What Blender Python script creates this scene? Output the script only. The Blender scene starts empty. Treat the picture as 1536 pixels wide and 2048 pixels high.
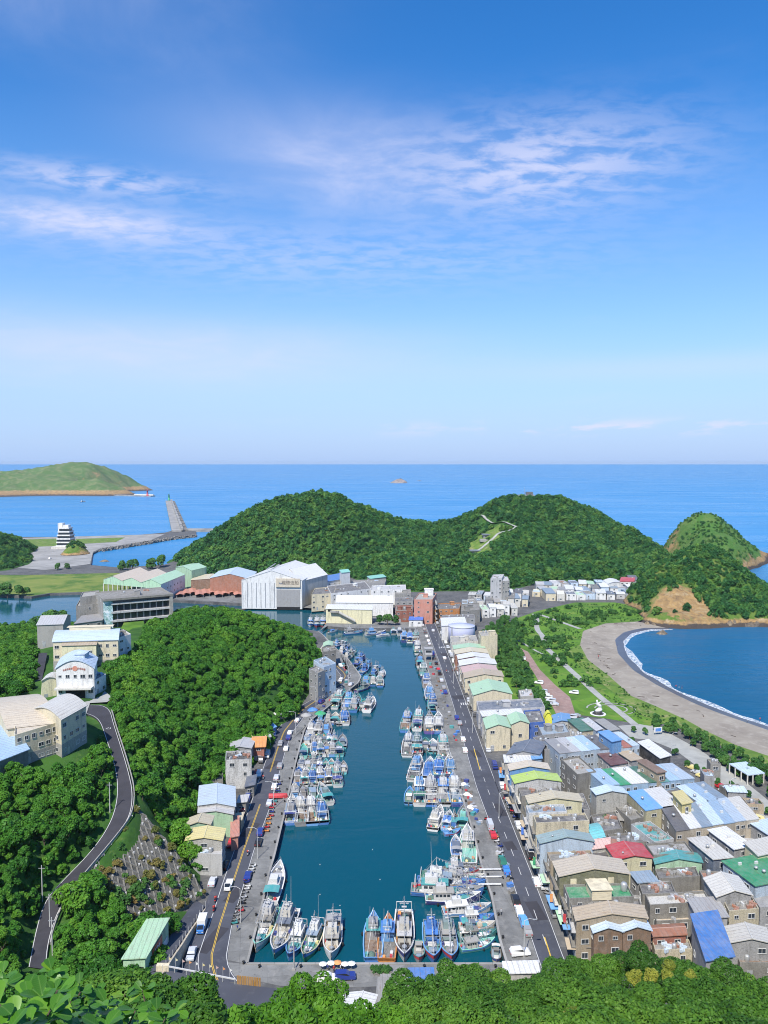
import bpy, bmesh, math, random
import numpy as np
from mathutils import Vector, Matrix, noise
from mathutils.geometry import tessellate_polygon

R = math.radians
random.seed(7)
RNG = np.random.default_rng(7)
SC = bpy.context.scene
COL = SC.collection

# ------------------------------------------------------------------ camera
F, CX, CY, PITCH, CAMZ = 1538.0, 768.0, 1024.0, R(3.65), 110.0
WATER = -2.0
cam_d = bpy.data.cameras.new('camera')
cam = bpy.data.objects.new('camera', cam_d); COL.objects.link(cam)
cam.location = (0, 0, CAMZ); cam.rotation_euler = (R(90) - PITCH, 0, 0)
cam_d.sensor_fit = 'VERTICAL'; cam_d.sensor_height = 24.0
cam_d.lens = 24.0 * F / 2048.0
cam_d.clip_start = 0.1; cam_d.clip_end = 200000
SC.camera = cam

# ------------------------------------------------------------------ node helper
def nd(t, typ, props=None, **ins):
    n = t.nodes.new(typ)
    for k, v in (props or {}).items(): setattr(n, k, v)
    for k, v in ins.items():
        key = k.replace('_', ' ')
        s = n.inputs[int(k[1:])] if k[0] == 'i' and k[1:].isdigit() else n.inputs[key]
        if isinstance(v, bpy.types.NodeSocket): t.links.new(v, s)
        else: s.default_value = v
    return n
def mth(t, op, a, b=0.0, c=0.0, clamp=False):
    n = nd(t, 'ShaderNodeMath', {'operation': op, 'use_clamp': clamp}, i0=a, i1=b)
    if c: n.inputs[2].default_value = c
    return n.outputs[0]
def mixc(t, f, a, b, mode='MIX'):
    n = t.nodes.new('ShaderNodeMix'); n.data_type = 'RGBA'; n.blend_type = mode
    for s, v in ((n.inputs[0], f), (n.inputs[6], a), (n.inputs[7], b)):
        if isinstance(v, bpy.types.NodeSocket): t.links.new(v, s)
        else: s.default_value = v if not isinstance(v, tuple) or len(v) == 4 else (*v, 1)
    return n.outputs[2]
def ramp(t, f, stops, interp='LINEAR'):
    n = t.nodes.new('ShaderNodeValToRGB'); t.links.new(f, n.inputs[0]); cr = n.color_ramp
    cr.interpolation = interp
    while len(cr.elements) < len(stops): cr.elements.new(0.5)
    for e, (p, c) in zip(cr.elements, stops):
        e.position = p; e.color = (c, c, c, 1) if not isinstance(c, tuple) else (*c, 1)
    return n.outputs[0]

# ------------------------------------------------------------------ sky, sun, exposure
SUN_EL, SUN_AZ = R(52), R(200)        # azimuth clockwise from +Y (view direction): behind the viewer, to the left
w = bpy.data.worlds.new('World'); SC.world = w; w.use_nodes = True
t = w.node_tree; t.nodes.clear()
sky = nd(t, 'ShaderNodeTexSky', {'sky_type': 'NISHITA', 'sun_disc': False, 'sun_elevation': SUN_EL, 'sun_rotation': SUN_AZ,
         'air_density': 1.0, 'dust_density': 0.35, 'ozone_density': 3.2, 'altitude': 100})
hs0 = nd(t, 'ShaderNodeHueSaturation', Hue=0.506, Saturation=1.36, Value=1.60, Color=sky.outputs[0])
tc = nd(t, 'ShaderNodeTexCoord')
sep = nd(t, 'ShaderNodeSeparateXYZ', Vector=tc.outputs['Generated'])
az = mth(t, 'ARCTAN2', sep.outputs[0], sep.outputs[1]); el = mth(t, 'ARCSINE', sep.outputs[2])
hs = mixc(t, ramp(t, sep.outputs[2], [(0.0, 0.95), (0.06, 0.82), (0.18, 0.40), (0.40, 0.0)]), hs0.outputs[0], (3.3, 4.8, 7.8))   # bright marine air low over the sea
zz = mth(t, 'ADD', mth(t, 'MAXIMUM', sep.outputs[2], 0.0), 0.10)
cmb = nd(t, 'ShaderNodeCombineXYZ', X=mth(t, 'DIVIDE', sep.outputs[0], zz), Y=mth(t, 'DIVIDE', sep.outputs[1], zz), Z=0.0)
def cloud(scale, sx, sy, off, detail, rough, lo, hi, dist=0.0):
    mp = nd(t, 'ShaderNodeMapping', Vector=cmb.outputs[0]); mp.inputs['Scale'].default_value = (sx, sy, 1); mp.inputs['Location'].default_value = off
    n = nd(t, 'ShaderNodeTexNoise', Vector=mp.outputs[0], Scale=scale, Detail=detail, Roughness=rough, Distortion=dist)
    return ramp(t, n.outputs[0], [(lo, 0.0), (hi, 1.0)], 'EASE')
def gauss(a0, sa, e0, se):
    a = mth(t, 'DIVIDE', mth(t, 'SUBTRACT', az, R(a0)), R(sa)); e = mth(t, 'DIVIDE', mth(t, 'SUBTRACT', el, R(e0)), R(se))
    return mth(t, 'POWER', 2.718, mth(t, 'MULTIPLY', -1.0, mth(t, 'ADD', mth(t, 'MULTIPLY', a, a), mth(t, 'MULTIPLY', e, e))))
def madd(*xs):
    r = xs[0]
    for x in xs[1:]: r = mth(t, 'ADD', r, x)
    return r
mul = lambda a, b: mth(t, 'MULTIPLY', a, b)
wisp = cloud(2.3, 1.0, 1.0, (3.1, 1.7, 0), 9, 0.62, 0.36, 0.74, 0.6)
fine = cloud(11.0, 0.8, 1.25, (0.3, 5.2, 0), 6, 0.6, 0.34, 0.62, 0.3)
bank = mul(gauss(11, 9.0, 20.2, 2.8), mth(t, 'ADD', mul(fine, 0.62), 0.12))
bank2 = mth(t, 'ADD', mul(gauss(-2, 7, 20.6, 2.8), mth(t, 'ADD', mul(wisp, 0.5), 0.22)), mul(gauss(-10, 9, 22.5, 2.8), 0.16))
bank3 = mul(gauss(-21, 7.5, 16.0, 1.15), mth(t, 'ADD', mul(fine, 0.35), 0.42))
bank3b = mul(gauss(-20, 7, 18.6, 0.8), mul(fine, 0.6))
bank4 = mul(gauss(-20, 12, 30, 4.5), mth(t, 'ADD', 0.10, mul(wisp, 0.22)))
veil = mul(gauss(-17, 20, 7.8, 2.4), mth(t, 'ADD', 0.46, mul(wisp, 0.16)))
streak = mth(t, 'ADD', mul(gauss(-4, 18, 14.6, 2.0), mul(fine, 0.26)), mul(gauss(22, 16, 6.6, .9), .25))
low = mul(mul(gauss(16, 16, 2.5, 0.5), cloud(1.3, 1, 0.5, (7, 2, 0), 6, 0.65, 0.50, 0.62)), 0.8)
generic = mul(cloud(1.1, 1, 1, (9, 4, 0), 7, 0.6, 0.56, 0.9, 0.4), 0.14)
cl = mth(t, 'MINIMUM', madd(bank, bank2, bank3, bank3b, bank4, veil, streak, low, generic), 0.92)
cl = mul(cl, ramp(t, sep.outputs[2], [(0.0, 0.0), (0.02, 1.0)]))
ccol = mixc(t, cl, hs, (6.2, 6.4, 8.3))
bg = nd(t, 'ShaderNodeBackground', Color=ccol, Strength=0.10)
t.links.new(bg.outputs[0], nd(t, 'ShaderNodeOutputWorld').inputs[0])

sun_d = bpy.data.lights.new('sun', 'SUN'); sun_d.energy = 5.0; sun_d.angle = R(0.53); sun_d.color = (1.0, 0.955, 0.88)
sun = bpy.data.objects.new('sun', sun_d); COL.objects.link(sun)
to_sun = Vector((math.sin(SUN_AZ) * math.cos(SUN_EL), math.cos(SUN_AZ) * math.cos(SUN_EL), math.sin(SUN_EL)))
sun.rotation_euler = to_sun.to_track_quat('Z', 'Y').to_euler(); sun.location = to_sun * 500
vs = SC.view_settings
vs.view_transform = 'Standard'; vs.look = 'None'; vs.exposure = 0.32; vs.gamma = 1.0; vs.use_curve_mapping = False
SC.render.film_transparent = False
SC.cycles.max_bounces = 6; SC.cycles.diffuse_bounces = 2; SC.cycles.glossy_bounces = 3
SC.cycles.transmission_bounces = 2; SC.cycles.transparent_max_bounces = 8; SC.cycles.caustics_reflective = False; SC.cycles.caustics_refractive = False
SC.cycles.use_adaptive_sampling = True; SC.cycles.adaptive_threshold = 0.012; SC.cycles.filter_width = 1.05

# ------------------------------------------------------------------ geometry helpers
SP, CP = math.sin(PITCH), math.cos(PITCH)
def ray(u, v):
    x, y = (u - CX) / F, -(v - CY) / F
    return Vector((x, y * SP + CP, y * CP - SP))
def G(u, v, z=0.0):
    "point of the level z seen at photo pixel u, v"
    d = ray(u, v); k = (z - CAMZ) / d.z
    return Vector((d.x * k, d.y * k, z))
def D(u, v, Y):
    d = ray(u, v); k = Y / d.y
    return Vector((d.x * k, Y, CAMZ + d.z * k))
def P(p):
    "photo pixel of a world point"
    q = (p[0], p[1], p[2] - CAMZ); zc = q[1] * CP - q[2] * SP; yc = q[1] * SP + q[2] * CP
    return CX + F * q[0] / zc, CY - F * yc / zc

class MB:
    def __init__(s): s.v, s.f = [], []
    def add(s, vs, fs):
        o = len(s.v); s.v += [tuple(p) for p in vs]; s.f += [tuple(i + o for i in f) for f in fs]; return s
    def quad(s, a, b, c, d): return s.add((a, b, c, d), ((0, 1, 2, 3),))
    def box(s, c, d, yaw=0.0, m=None):
        x, y, z = d[0] / 2, d[1] / 2, d[2] / 2; co, si = math.cos(yaw), math.sin(yaw)
        vs = []
        for dz in (-z, z):
            for dx, dy in ((-x, -y), (x, -y), (x, y), (-x, y)):
                p = Vector((dx, dy, dz))
                if m is not None: p = m @ p
                vs.append((c[0] + p.x * co - p.y * si, c[1] + p.x * si + p.y * co, c[2] + p.z))
        return s.add(vs, ((3, 2, 1, 0), (4, 5, 6, 7), (0, 1, 5, 4), (1, 2, 6, 5), (2, 3, 7, 6), (3, 0, 4, 7)))
    def prism(s, poly, z0, z1, cap=True, bottom=True):
        "vertical prism over a convex counter-clockwise outline; z1 may be a list"
        n = len(poly); z1s = z1 if isinstance(z1, (list, tuple)) else [z1] * n
        vs = [(p[0], p[1], z0) for p in poly] + [(p[0], p[1], z) for p, z in zip(poly, z1s)]
        fs = [(i, (i + 1) % n, n + (i + 1) % n, n + i) for i in range(n)]
        if cap: fs.append(tuple(range(n, 2 * n)))
        if bottom: fs.append(tuple(range(n - 1, -1, -1)))
        return s.add(vs, fs)
    def tube(s, a, b, r0, r1=None, n=6):
        a, b = Vector(a), Vector(b); r1 = r0 if r1 is None else r1
        d = (b - a).normalized(); x = d.orthogonal().normalized(); y = d.cross(x)
        vs = []
        for p, r in ((a, r0), (b, r1)):
            for i in range(n):
                q = 2 * math.pi * i / n; vs.append(p + x * (r * math.cos(q)) + y * (r * math.sin(q)))
        fs = [(i, (i + 1) % n, n + (i + 1) % n, n + i) for i in range(n)] + [tuple(range(n - 1, -1, -1)), tuple(range(n, 2 * n))]
        return s.add(vs, fs)
    def lathe(s, prof, n=12, c=(0, 0, 0)):
        vs, fs = [], []
        for r, z in prof:
            for i in range(n):
                q = 2 * math.pi * i / n; vs.append((c[0] + r * math.cos(q), c[1] + r * math.sin(q), c[2] + z))
        for k in range(len(prof) - 1):
            for i in range(n): fs.append((k * n + i, k * n + (i + 1) % n, (k + 1) * n + (i + 1) % n, (k + 1) * n + i))
        fs.append(tuple(range(n - 1, -1, -1))); fs.append(tuple(range((len(prof) - 1) * n, len(prof) * n)))
        return s.add(vs, fs)
    def loft(s, secs, closed=True, cap=True):
        n = len(secs[0]); vs = [p for q in secs for p in q]; fs = []
        for k in range(len(secs) - 1):
            for i in range(n if closed else n - 1):
                j = (i + 1) % n; fs.append((k * n + i, k * n + j, (k + 1) * n + j, (k + 1) * n + i))
        if cap and closed: fs.append(tuple(range(n - 1, -1, -1))); fs.append(tuple(range((len(secs) - 1) * n, len(secs) * n)))
        return s.add(vs, fs)
    def mesh(s, name, mat=None, smooth=False):
        me = bpy.data.meshes.new(name); me.from_pydata(s.v, [], s.f)
        if mat: me.materials.append(mat)
        if smooth: me.polygons.foreach_set('use_smooth', [True] * len(me.polygons))
        return me
    def build(s, name, mat=None, parent=None, color=None, smooth=False, **tags):
        return ob(name, s.mesh(name, mat, smooth), parent, color, **tags)

def ob(name, data, parent=None, color=None, loc=None, rz=None, scale=None, label=None, cat=None, group=None, kind=None, mat=None):
    o = bpy.data.objects.new(name, data); COL.objects.link(o)
    if parent is not None: o.parent = parent
    if loc is not None: o.location = loc
    if rz is not None: o.rotation_euler = (0, 0, rz)
    if scale is not None: o.scale = scale if not isinstance(scale, (int, float)) else (scale,) * 3
    if color is not None: o.color = (*color, 1)
    if label: o['label'] = label
    if cat: o['category'] = cat
    if group: o['group'] = group
    if kind: o['kind'] = kind
    return o
def thing(name, label, cat, loc=(0, 0, 0), rz=0.0, group=None, scale=None):
    return ob(name, None, None, None, loc, rz, scale, label, cat, group)
def copy_tree(o, parent=None):
    c = o.copy(); COL.objects.link(c)
    if parent is not None: c.parent = parent
    for ch in o.children: copy_tree(ch, c)
    return c
def np_mesh(name, V, Q, mat=None, smooth=False):
    me = bpy.data.meshes.new(name); k = Q.shape[1]
    me.vertices.add(len(V)); me.vertices.foreach_set('co', np.ascontiguousarray(V, dtype=np.float32).ravel())
    me.loops.add(Q.size); me.loops.foreach_set('vertex_index', np.ascontiguousarray(Q, dtype=np.int32).ravel())
    me.polygons.add(len(Q)); me.polygons.foreach_set('loop_start', np.arange(0, Q.size, k, dtype=np.int32))
    me.polygons.foreach_set('loop_total', np.full(len(Q), k, dtype=np.int32))
    if smooth: me.polygons.foreach_set('use_smooth', np.ones(len(Q), dtype=bool))
    me.update(calc_edges=True)
    if mat: me.materials.append(mat)
    return me
def area2(poly): return sum(poly[i][0] * poly[(i + 1) % len(poly)][1] - poly[(i + 1) % len(poly)][0] * poly[i][1] for i in range(len(poly)))
def sheet(name, poly, z, mat, depth=0.0, parent=None, color=None, **tags):
    "flat sheet over any outline (pixels already turned into world points); depth gives it sides"
    pts = [(p[0], p[1]) for p in poly]
    if area2(pts) < 0: pts = pts[::-1]
    tris = tessellate_polygon([[Vector((x, y, 0)) for x, y in pts]])
    m = MB(); n = len(pts)
    def up(tr):
        a, b, c = (pts[i] for i in tr)
        return tr if (b[0]-a[0])*(c[1]-a[1])-(b[1]-a[1])*(c[0]-a[0]) > 0 else (tr[0], tr[2], tr[1])
    m.add([(x, y, z) for x, y in pts], [up(tuple(tr)) for tr in tris])
    if depth: m.add([(x, y, z - depth) for x, y in pts] + [(x, y, z) for x, y in pts], [(i, (i + 1) % n, n + (i + 1) % n, n + i) for i in range(n)])
    return m.build(name, mat, parent, color, **tags)
def resample(pts, step):
    pts = [Vector(p) for p in pts]; out = [pts[0].copy()]; acc = 0.0
    for a, b in zip(pts, pts[1:]):
        l = (b - a).length; d = step - acc
        while d <= l: out.append(a.lerp(b, d / l)); d += step
        acc = l - (d - step)
    if (out[-1] - pts[-1]).length > step * 0.3: out.append(pts[-1].copy())
    return out
def smooth_line(pts, it=2):
    pts = [Vector(p) for p in pts]
    for _ in range(it):
        q = [pts[0]]
        for a, b in zip(pts, pts[1:]): q += [a.lerp(b, .25), a.lerp(b, .75)]
        pts = q + [pts[-1]]
    return pts
def along(pts, n):
    "n+1 points evenly spread over a line"
    pts = [Vector(p) for p in pts]; ls = [0.0]
    for a, b in zip(pts, pts[1:]): ls.append(ls[-1] + (b - a).length)
    out = []
    for k in range(n + 1):
        s = ls[-1] * k / n; i = max(j for j in range(len(pts) - 1) if ls[j] <= s + 1e-6)
        out.append(pts[i].lerp(pts[i + 1], min(1, (s - ls[i]) / max(1e-6, ls[i + 1] - ls[i]))))
    return out
def strip(name, left, right, mat, dz, n, parent=None, color=None, thick=0.0, **tags):
    L, Rr = along(left, n), along(right, n); m = MB()
    up = Vector((0, 0, dz))
    m.add([p + up for p in L] + [p + up for p in Rr], [(i, n + 1 + i, n + 2 + i, i + 1) for i in range(n)])
    if thick:
        dn = Vector((0, 0, dz - thick))
        for S in (L, Rr):
            m.add([p + up for p in S] + [p + dn for p in S], [(i, i + 1, n + 2 + i, n + 1 + i) for i in range(n)])
    return m.build(name, mat, parent, color, **tags)
def ribbon(line, w, dz, m=None):
    "flat band of width w along a line"
    m = m or MB(); line = [Vector(p) for p in line]; vs = []
    for i, p in enumerate(line):
        d = (line[min(i + 1, len(line) - 1)] - line[max(i - 1, 0)]); d.z = 0; d.normalize(); nn = Vector((-d.y, d.x, 0)) * (w / 2)
        vs += [p + nn + Vector((0, 0, dz)), p - nn + Vector((0, 0, dz))]
    return m.add(vs, [(2 * i + 1, 2 * i + 3, 2 * i + 2, 2 * i) for i in range(len(line) - 1)])
def px(*uv, z=0.0): return [G(u, v, z) for u, v in uv]

class TPS:
    "height surface through scattered points"
    def __init__(s, pts, reg=0.02):
        A = np.array([(p[0], p[1], p[2]) for p in pts], float); s.c = A[:, :2] / 100; n = len(A)
        K = s.k(s.c, s.c) + reg * np.eye(n); Pm = np.c_[np.ones(n), s.c]
        M = np.zeros((n + 3, n + 3)); M[:n, :n] = K; M[:n, n:] = Pm; M[n:, :n] = Pm.T
        s.w = np.linalg.solve(M, np.r_[A[:, 2], 0, 0, 0])
    @staticmethod
    def k(a, b):
        r2 = ((a[:, None, :] - b[None, :, :]) ** 2).sum(-1); return 0.5 * r2 * np.log(r2 + 1e-9)
    def __call__(s, X, Y):
        q = np.c_[np.ravel(X), np.ravel(Y)] / 100; n = len(s.c)
        out = np.empty(len(q))
        for i in range(0, len(q), 8000):
            b = q[i:i + 8000]; out[i:i + 8000] = s.k(b, s.c) @ s.w[:n] + np.c_[np.ones(len(b)), b] @ s.w[n:]
        return out.reshape(np.shape(X))
    def at(s, x, y): return float(s(np.array([x]), np.array([y]))[0])
def nz(x, y, sc, seed=0): return noise.noise(Vector((x / sc, y / sc, seed * 7.3)))
def heightfield(name, fn, x0, x1, y0, y1, res, mat, rough=1.0, cut=-0.4, post=None, gully=0.0, **tags):
    xs = np.arange(x0, x1 + .01, res); ys = np.arange(y0, y1 + .01, res); X, Y = np.meshgrid(xs, ys)
    Z = fn(X, Y)
    if rough:
        Z = Z + np.array([[rough * (nz(x, y, 26, 1) + .5 * nz(x, y, 9, 2)) + gully * (abs(nz(x, y, 70, 6)) * -2 + .5) for x in xs] for y in ys]) * np.clip(Z / (6 + gully), 0, 1)
    if post is not None: Z = post(X, Y, Z)
    nx, ny = len(xs), len(ys); idx = np.arange(nx * ny).reshape(ny, nx)
    Q = np.stack([idx[:-1, :-1], idx[:-1, 1:], idx[1:, 1:], idx[1:, :-1]], -1).reshape(-1, 4)
    zf = Z.ravel(); Q = Q[zf[Q].max(1) > cut]
    used = np.unique(Q); mp = np.full(nx * ny, -1); mp[used] = np.arange(len(used))
    V = np.c_[X.ravel(), Y.ravel(), zf][used]
    o = ob(name, np_mesh(name, V, mp[Q], mat, True), **tags)
    def look(x, y):
        fx = min(max((x - x0) / res, 0), nx - 1.001); fy = min(max((y - y0) / res, 0), ny - 1.001); i, j = int(fx), int(fy); a, b = fx - i, fy - j
        return float(Z[j, i] * (1 - a) * (1 - b) + Z[j, i + 1] * a * (1 - b) + Z[j + 1, i] * (1 - a) * b + Z[j + 1, i + 1] * a * b)
    return o, look

# ------------------------------------------------------------------ materials
C = dict(white=(.74, .74, .72), offwhite=(.60, .58, .52), cream=(.66, .58, .40), yellow=(.70, .60, .25), paleyellow=(.72, .67, .42), vividyellow=(.80, .78, .03),
         lime=(.45, .62, .12), palegreen=(.40, .62, .40), green=(.02, .30, .12), darkgreen=(.03, .16, .10), teal=(.05, .30, .30), mint=(.25, .62, .50), aqua=(.15, .55, .58),
         lightblue=(.35, .52, .70), paleblue=(.52, .64, .76), blue=(.05, .20, .55), vividblue=(.02, .15, .60), navy=(.02, .04, .22), skyblue=(.13, .36, .70), greyblue=(.22, .30, .38),
         grey=(.30, .30, .30), lightgrey=(.48, .48, .48), darkgrey=(.10, .10, .105), slate=(.11, .14, .19), black=(.02, .02, .022), concrete=(.33, .32, .29), dirty=(.20, .19, .165),
         red=(.50, .03, .04), brickred=(.40, .12, .07), rust=(.33, .13, .07), maroon=(.14, .04, .04), orange=(.72, .28, .06), tan=(.50, .40, .27), beige=(.58, .50, .38), brown=(.20, .12, .07),
         silver=(.50, .52, .55), purple=(.10, .06, .35), lavender=(.48, .50, .66), pink=(.60, .40, .36), olive=(.16, .16, .09), teagrey=(.24, .34, .34), salmon=(.55, .22, .15))

def new_mat(name):
    m = bpy.data.materials.new(name); m.use_nodes = True; t = m.node_tree; t.nodes.clear()
    out = nd(t, 'ShaderNodeOutputMaterial'); return m, t, out
def finish(t, out, sh): t.links.new(sh, out.inputs[0])
def bsdf(t, col, rough=0.6, normal=None, metal=0.0, spec=0.4):
    p = nd(t, 'ShaderNodeBsdfPrincipled', Roughness=rough, Metallic=metal)
    if isinstance(col, bpy.types.NodeSocket): t.links.new(col, p.inputs['Base Color'])
    else: p.inputs['Base Color'].default_value = (*col, 1)
    p.inputs['Specular IOR Level'].default_value = spec
    if normal is not None: t.links.new(normal, p.inputs['Normal'])
    return p.outputs[0]
def bump(t, h, strength, dist=0.05): return nd(t, 'ShaderNodeBump', Height=h, Strength=strength, Distance=dist).outputs[0]
def nse(t, vec, scale, detail=4, rough=0.55, dist=0.0): return nd(t, 'ShaderNodeTexNoise', Vector=vec, Scale=scale, Detail=detail, Roughness=rough, Distortion=dist).outputs[0]

def tinted(name, rough=0.6, dirt=0.35, dirtcol=(.12, .10, .08), seam=None, grain=1.0, streak=False, metal=0.0, spec=0.4, patch=0.25):
    "paint or sheet in the object's own colour, with stains and, on sheet metal, panel seams"
    m, t, out = new_mat(name)
    oi = nd(t, 'ShaderNodeObjectInfo'); tcn = nd(t, 'ShaderNodeTexCoord'); co = tcn.outputs['Object']
    off = nd(t, 'ShaderNodeVectorMath', {'operation': 'MULTIPLY_ADD'}, i0=(13.7, 7.1, 3.3), i2=co)
    t.links.new(oi.outputs['Random'], off.inputs[1]); v = off.outputs[0]
    n1 = nse(t, v, 0.55 * grain, 6, 0.65, 0.4); n2 = nse(t, v, 3.5 * grain, 5, 0.6)
    col = mixc(t, ramp(t, n1, [(.35, 0.0), (.75, 1.0)]), oi.outputs['Color'], mixc(t, patch, oi.outputs['Color'], (.5, .48, .45)))
    col = mixc(t, mth(t, 'MULTIPLY', ramp(t, n2, [(.45, 0.0), (.8, 1.0)]), dirt), col, dirtcol)
    if streak:
        mp = nd(t, 'ShaderNodeMapping', Vector=v); mp.inputs['Scale'].default_value = (0.45, 0.45, 0.07)
        n3 = nse(t, mp.outputs[0], 1.6, 5, 0.7)
        col = mixc(t, mth(t, 'MULTIPLY', ramp(t, n3, [(.5, 0.0), (.75, 1.0)]), dirt), col, (.09, .085, .075))
    nrm = None
    if seam:
        s = nd(t, 'ShaderNodeSeparateXYZ', Vector=co)
        ph = mth(t, 'FRACT', mth(t, 'DIVIDE', s.outputs[seam[0]], seam[1]))
        h = ramp(t, ph, [(.0, 0.0), (.04, 1.0), (.14, 1.0), (.18, 0.0)])
        col = mixc(t, mth(t, 'MULTIPLY', h, 0.28), col, (.16, .15, .14)); nrm = bump(t, h, 0.7, 0.06)
        mp = nd(t, 'ShaderNodeMapping', Vector=v); sc = [1.0, 1.0, 1.0]; sc[seam[0]] = 3.0; sc[1 - seam[0]] = 0.35; mp.inputs['Scale'].default_value = sc
        n4 = nse(t, mp.outputs[0], 0.8, 5, 0.7)
        col = mixc(t, mth(t, 'MULTIPLY', ramp(t, n4, [(.52, 0.0), (.78, 1.0)]), dirt), col, (.20, .11, .06))
    else: nrm = bump(t, n2, 0.25, 0.03)
    finish(t, out, bsdf(t, col, rough, nrm, metal, spec)); return m
M = {}
M['wall'] = tinted('wall_paint', .8, .55, (.15, .13, .11), streak=True)
M['oldwall'] = tinted('stained_concrete', .9, .7, (.06, .055, .05), streak=True)
M['roof_x'] = tinted('sheet_roof_seams_across', .45, .5, (.18, .15, .12), seam=(1, 1.1), metal=0.0)
M['roof_y'] = tinted('sheet_roof_seams_along', .45, .5, (.18, .15, .12), seam=(0, 1.1), metal=0.0)
M['flatroof'] = tinted('flat_roof_coating', .9, .6, (.06, .055, .05), patch=.5)
M['paint'] = tinted('gloss_paint', .35, .18, (.15, .12, .10))
M['boat'] = tinted('boat_paint', .4, .5, (.16, .11, .08), patch=.15, grain=1.6)
M['deck'] = tinted('boat_deck', .8, .5, (.08, .07, .06), grain=2.0, patch=.4)
M['car'] = tinted('car_paint', .18, .04, (.1, .09, .08), spec=.6, patch=.03)
M['cloth'] = tinted('tarpaulin', .6, .15)

def simple(name, col, rough=.6, n=None, metal=0.0, spec=.4, var=.25, bumps=0.2):
    m, t, out = new_mat(name); co = nd(t, 'ShaderNodeTexCoord').outputs['Object']
    f = nse(t, co, n or 3.0, 5, .6)
    a = tuple(max(0, c * (1 - var)) for c in col); b = tuple(c * (1 + var) for c in col)
    finish(t, out, bsdf(t, mixc(t, f, a, b), rough, bump(t, f, bumps, .03) if bumps else None, metal, spec)); return m
M['glass'] = simple('window_glass', (.03, .04, .05), .08, .6, spec=.7, var=.5, bumps=0)
M['carglass'] = simple('car_glass', (.015, .018, .02), .05, 1, spec=.8, bumps=0)
M['frame'] = simple('window_frame', (.55, .55, .53), .5)
M['rubber'] = simple('rubber', (.018, .018, .018), .8)
M['steel'] = simple('stainless_steel', (.55, .56, .57), .3, metal=.8)
M['dark'] = simple('dark_opening', (.015, .015, .016), .9, bumps=0)
M['galv'] = simple('galvanised_steel', (.42, .43, .43), .5, metal=.4)
M['bark'] = simple('bark', (.10, .075, .055), .9, 4)
M['whitepaint'] = simple('road_paint_white', (.50, .50, .49), .7, 2.5, var=.35)
M['yellowpaint'] = simple('road_paint_yellow', (.60, .40, .06), .7, 2.5, var=.3)
M['net'] = simple('fishing_net', (.10, .16, .13), .95, 6, var=.6, bumps=.8)

def ground(name, cols, scales, rough=.9, bumpk=.3, cracks=None):
    m, t, out = new_mat(name); co = nd(t, 'ShaderNodeTexCoord').outputs['Object']
    col = cols[0]
    for c, (s, lo, hi) in zip(cols[1:], scales):
        col = mixc(t, ramp(t, nse(t, co, s, 7, .65, .5), [(lo, 0.0), (hi, 1.0)]), col, c)
    h = nse(t, co, 2.0, 6, .7)
    if cracks:
        bt = nd(t, 'ShaderNodeTexBrick', Vector=co, Scale=1.0, Color1=(1, 1, 1, 1), Color2=(.82, .82, .82, 1), Mortar=(.35, .35, .35, 1))
        bt.inputs['Mortar Size'].default_value = .03; bt.inputs['Brick Width'].default_value = cracks[0]; bt.inputs['Row Height'].default_value = cracks[1]; bt.offset = 0.0
        mpn = nd(t, 'ShaderNodeMapping', Vector=co); mpn.inputs['Rotation'].default_value = (0, 0, R(-9)); t.links.new(mpn.outputs[0], bt.inputs[0])
        col = mixc(t, 0.7, col, bt.outputs[0], 'MULTIPLY')
    finish(t, out, bsdf(t, col, rough, bump(t, h, bumpk, .08), 0, .25)); return m
M['asphalt'] = ground('asphalt', [(0.0792, 0.084, 0.1032), (0.0552, 0.0588, 0.0732), (0.126, 0.1296, 0.1392)], [(.05, .4, .7), (.35, .55, .8)], .85, .2)
M['asphalt_up'] = ground('hill_road_asphalt', [(.052, .051, .060), (.034, .034, .040)], [(.15, .4, .7)], .85, .2)
M['quay'] = ground('quay_concrete', [(.22, .22, .21), (.13, .13, .125), (.30, .29, .27), (.09, .085, .08)], [(.09, .4, .65), (.4, .5, .8), (1.6, .58, .75)], .9, .3, (6, 5))
M['urban'] = ground('town_ground', [(.12, .12, .118), (.065, .065, .066), (.19, .18, .165)], [(.08, .4, .65), (.5, .5, .75)], .95)
M['grass'] = ground('park_grass', [(.105, .215, .022), (.055, .130, .018), (.20, .24, .055), (.03, .085, .018)], [(.05, .42, .62), (.11, .55, .72), (.16, .58, .68)], .95, .6)
M['drygrass'] = ground('dune_grass', [(.13, .21, .035), (.08, .15, .025), (.27, .25, .11)], [(.10, .42, .62), (.18, .5, .7)], .95, .6)
M['reed'] = ground('reed_field', [(.17, .21, .045), (.07, .14, .025), (.26, .25, .08)], [(.03, .45, .6), (.1, .55, .75)], .95, .6)
M['sand'] = ground('beach_sand', [(.30, .265, .215), (.22, .19, .155), (.36, .325, .27)], [(.035, .4, .62), (.2, .5, .72)], .95, .25)
M['wetsand'] = ground('wet_sand', [(.10, .10, .115), (.07, .07, .085)], [(.1, .4, .7)], .3, .1)
M['redpave'] = ground('red_paving', [(.30, .20, .17), (.22, .15, .13), (.36, .28, .24)], [(.08, .4, .65), (.4, .5, .75)], .9, .2)
M['path'] = ground('path_concrete', [(.36, .36, .33), (.27, .27, .25)], [(.2, .4, .7)], .9, .2)
M['undergrowth'] = ground('undergrowth', [(0.046, 0.1207, 0.0184), (0.0253, 0.0747, 0.0138), (0.1035, 0.161, 0.0345)], [(.1, .4, .6), (.3, .58, .75)], 1.0, .8)
M['rock'] = ground('shore_rock', [(.20, .155, .105), (.10, .085, .07), (.30, .23, .14), (.045, .04, .038)], [(.09, .4, .6), (.2, .5, .7), (.35, .58, .7)], .95, 1.0)
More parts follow.
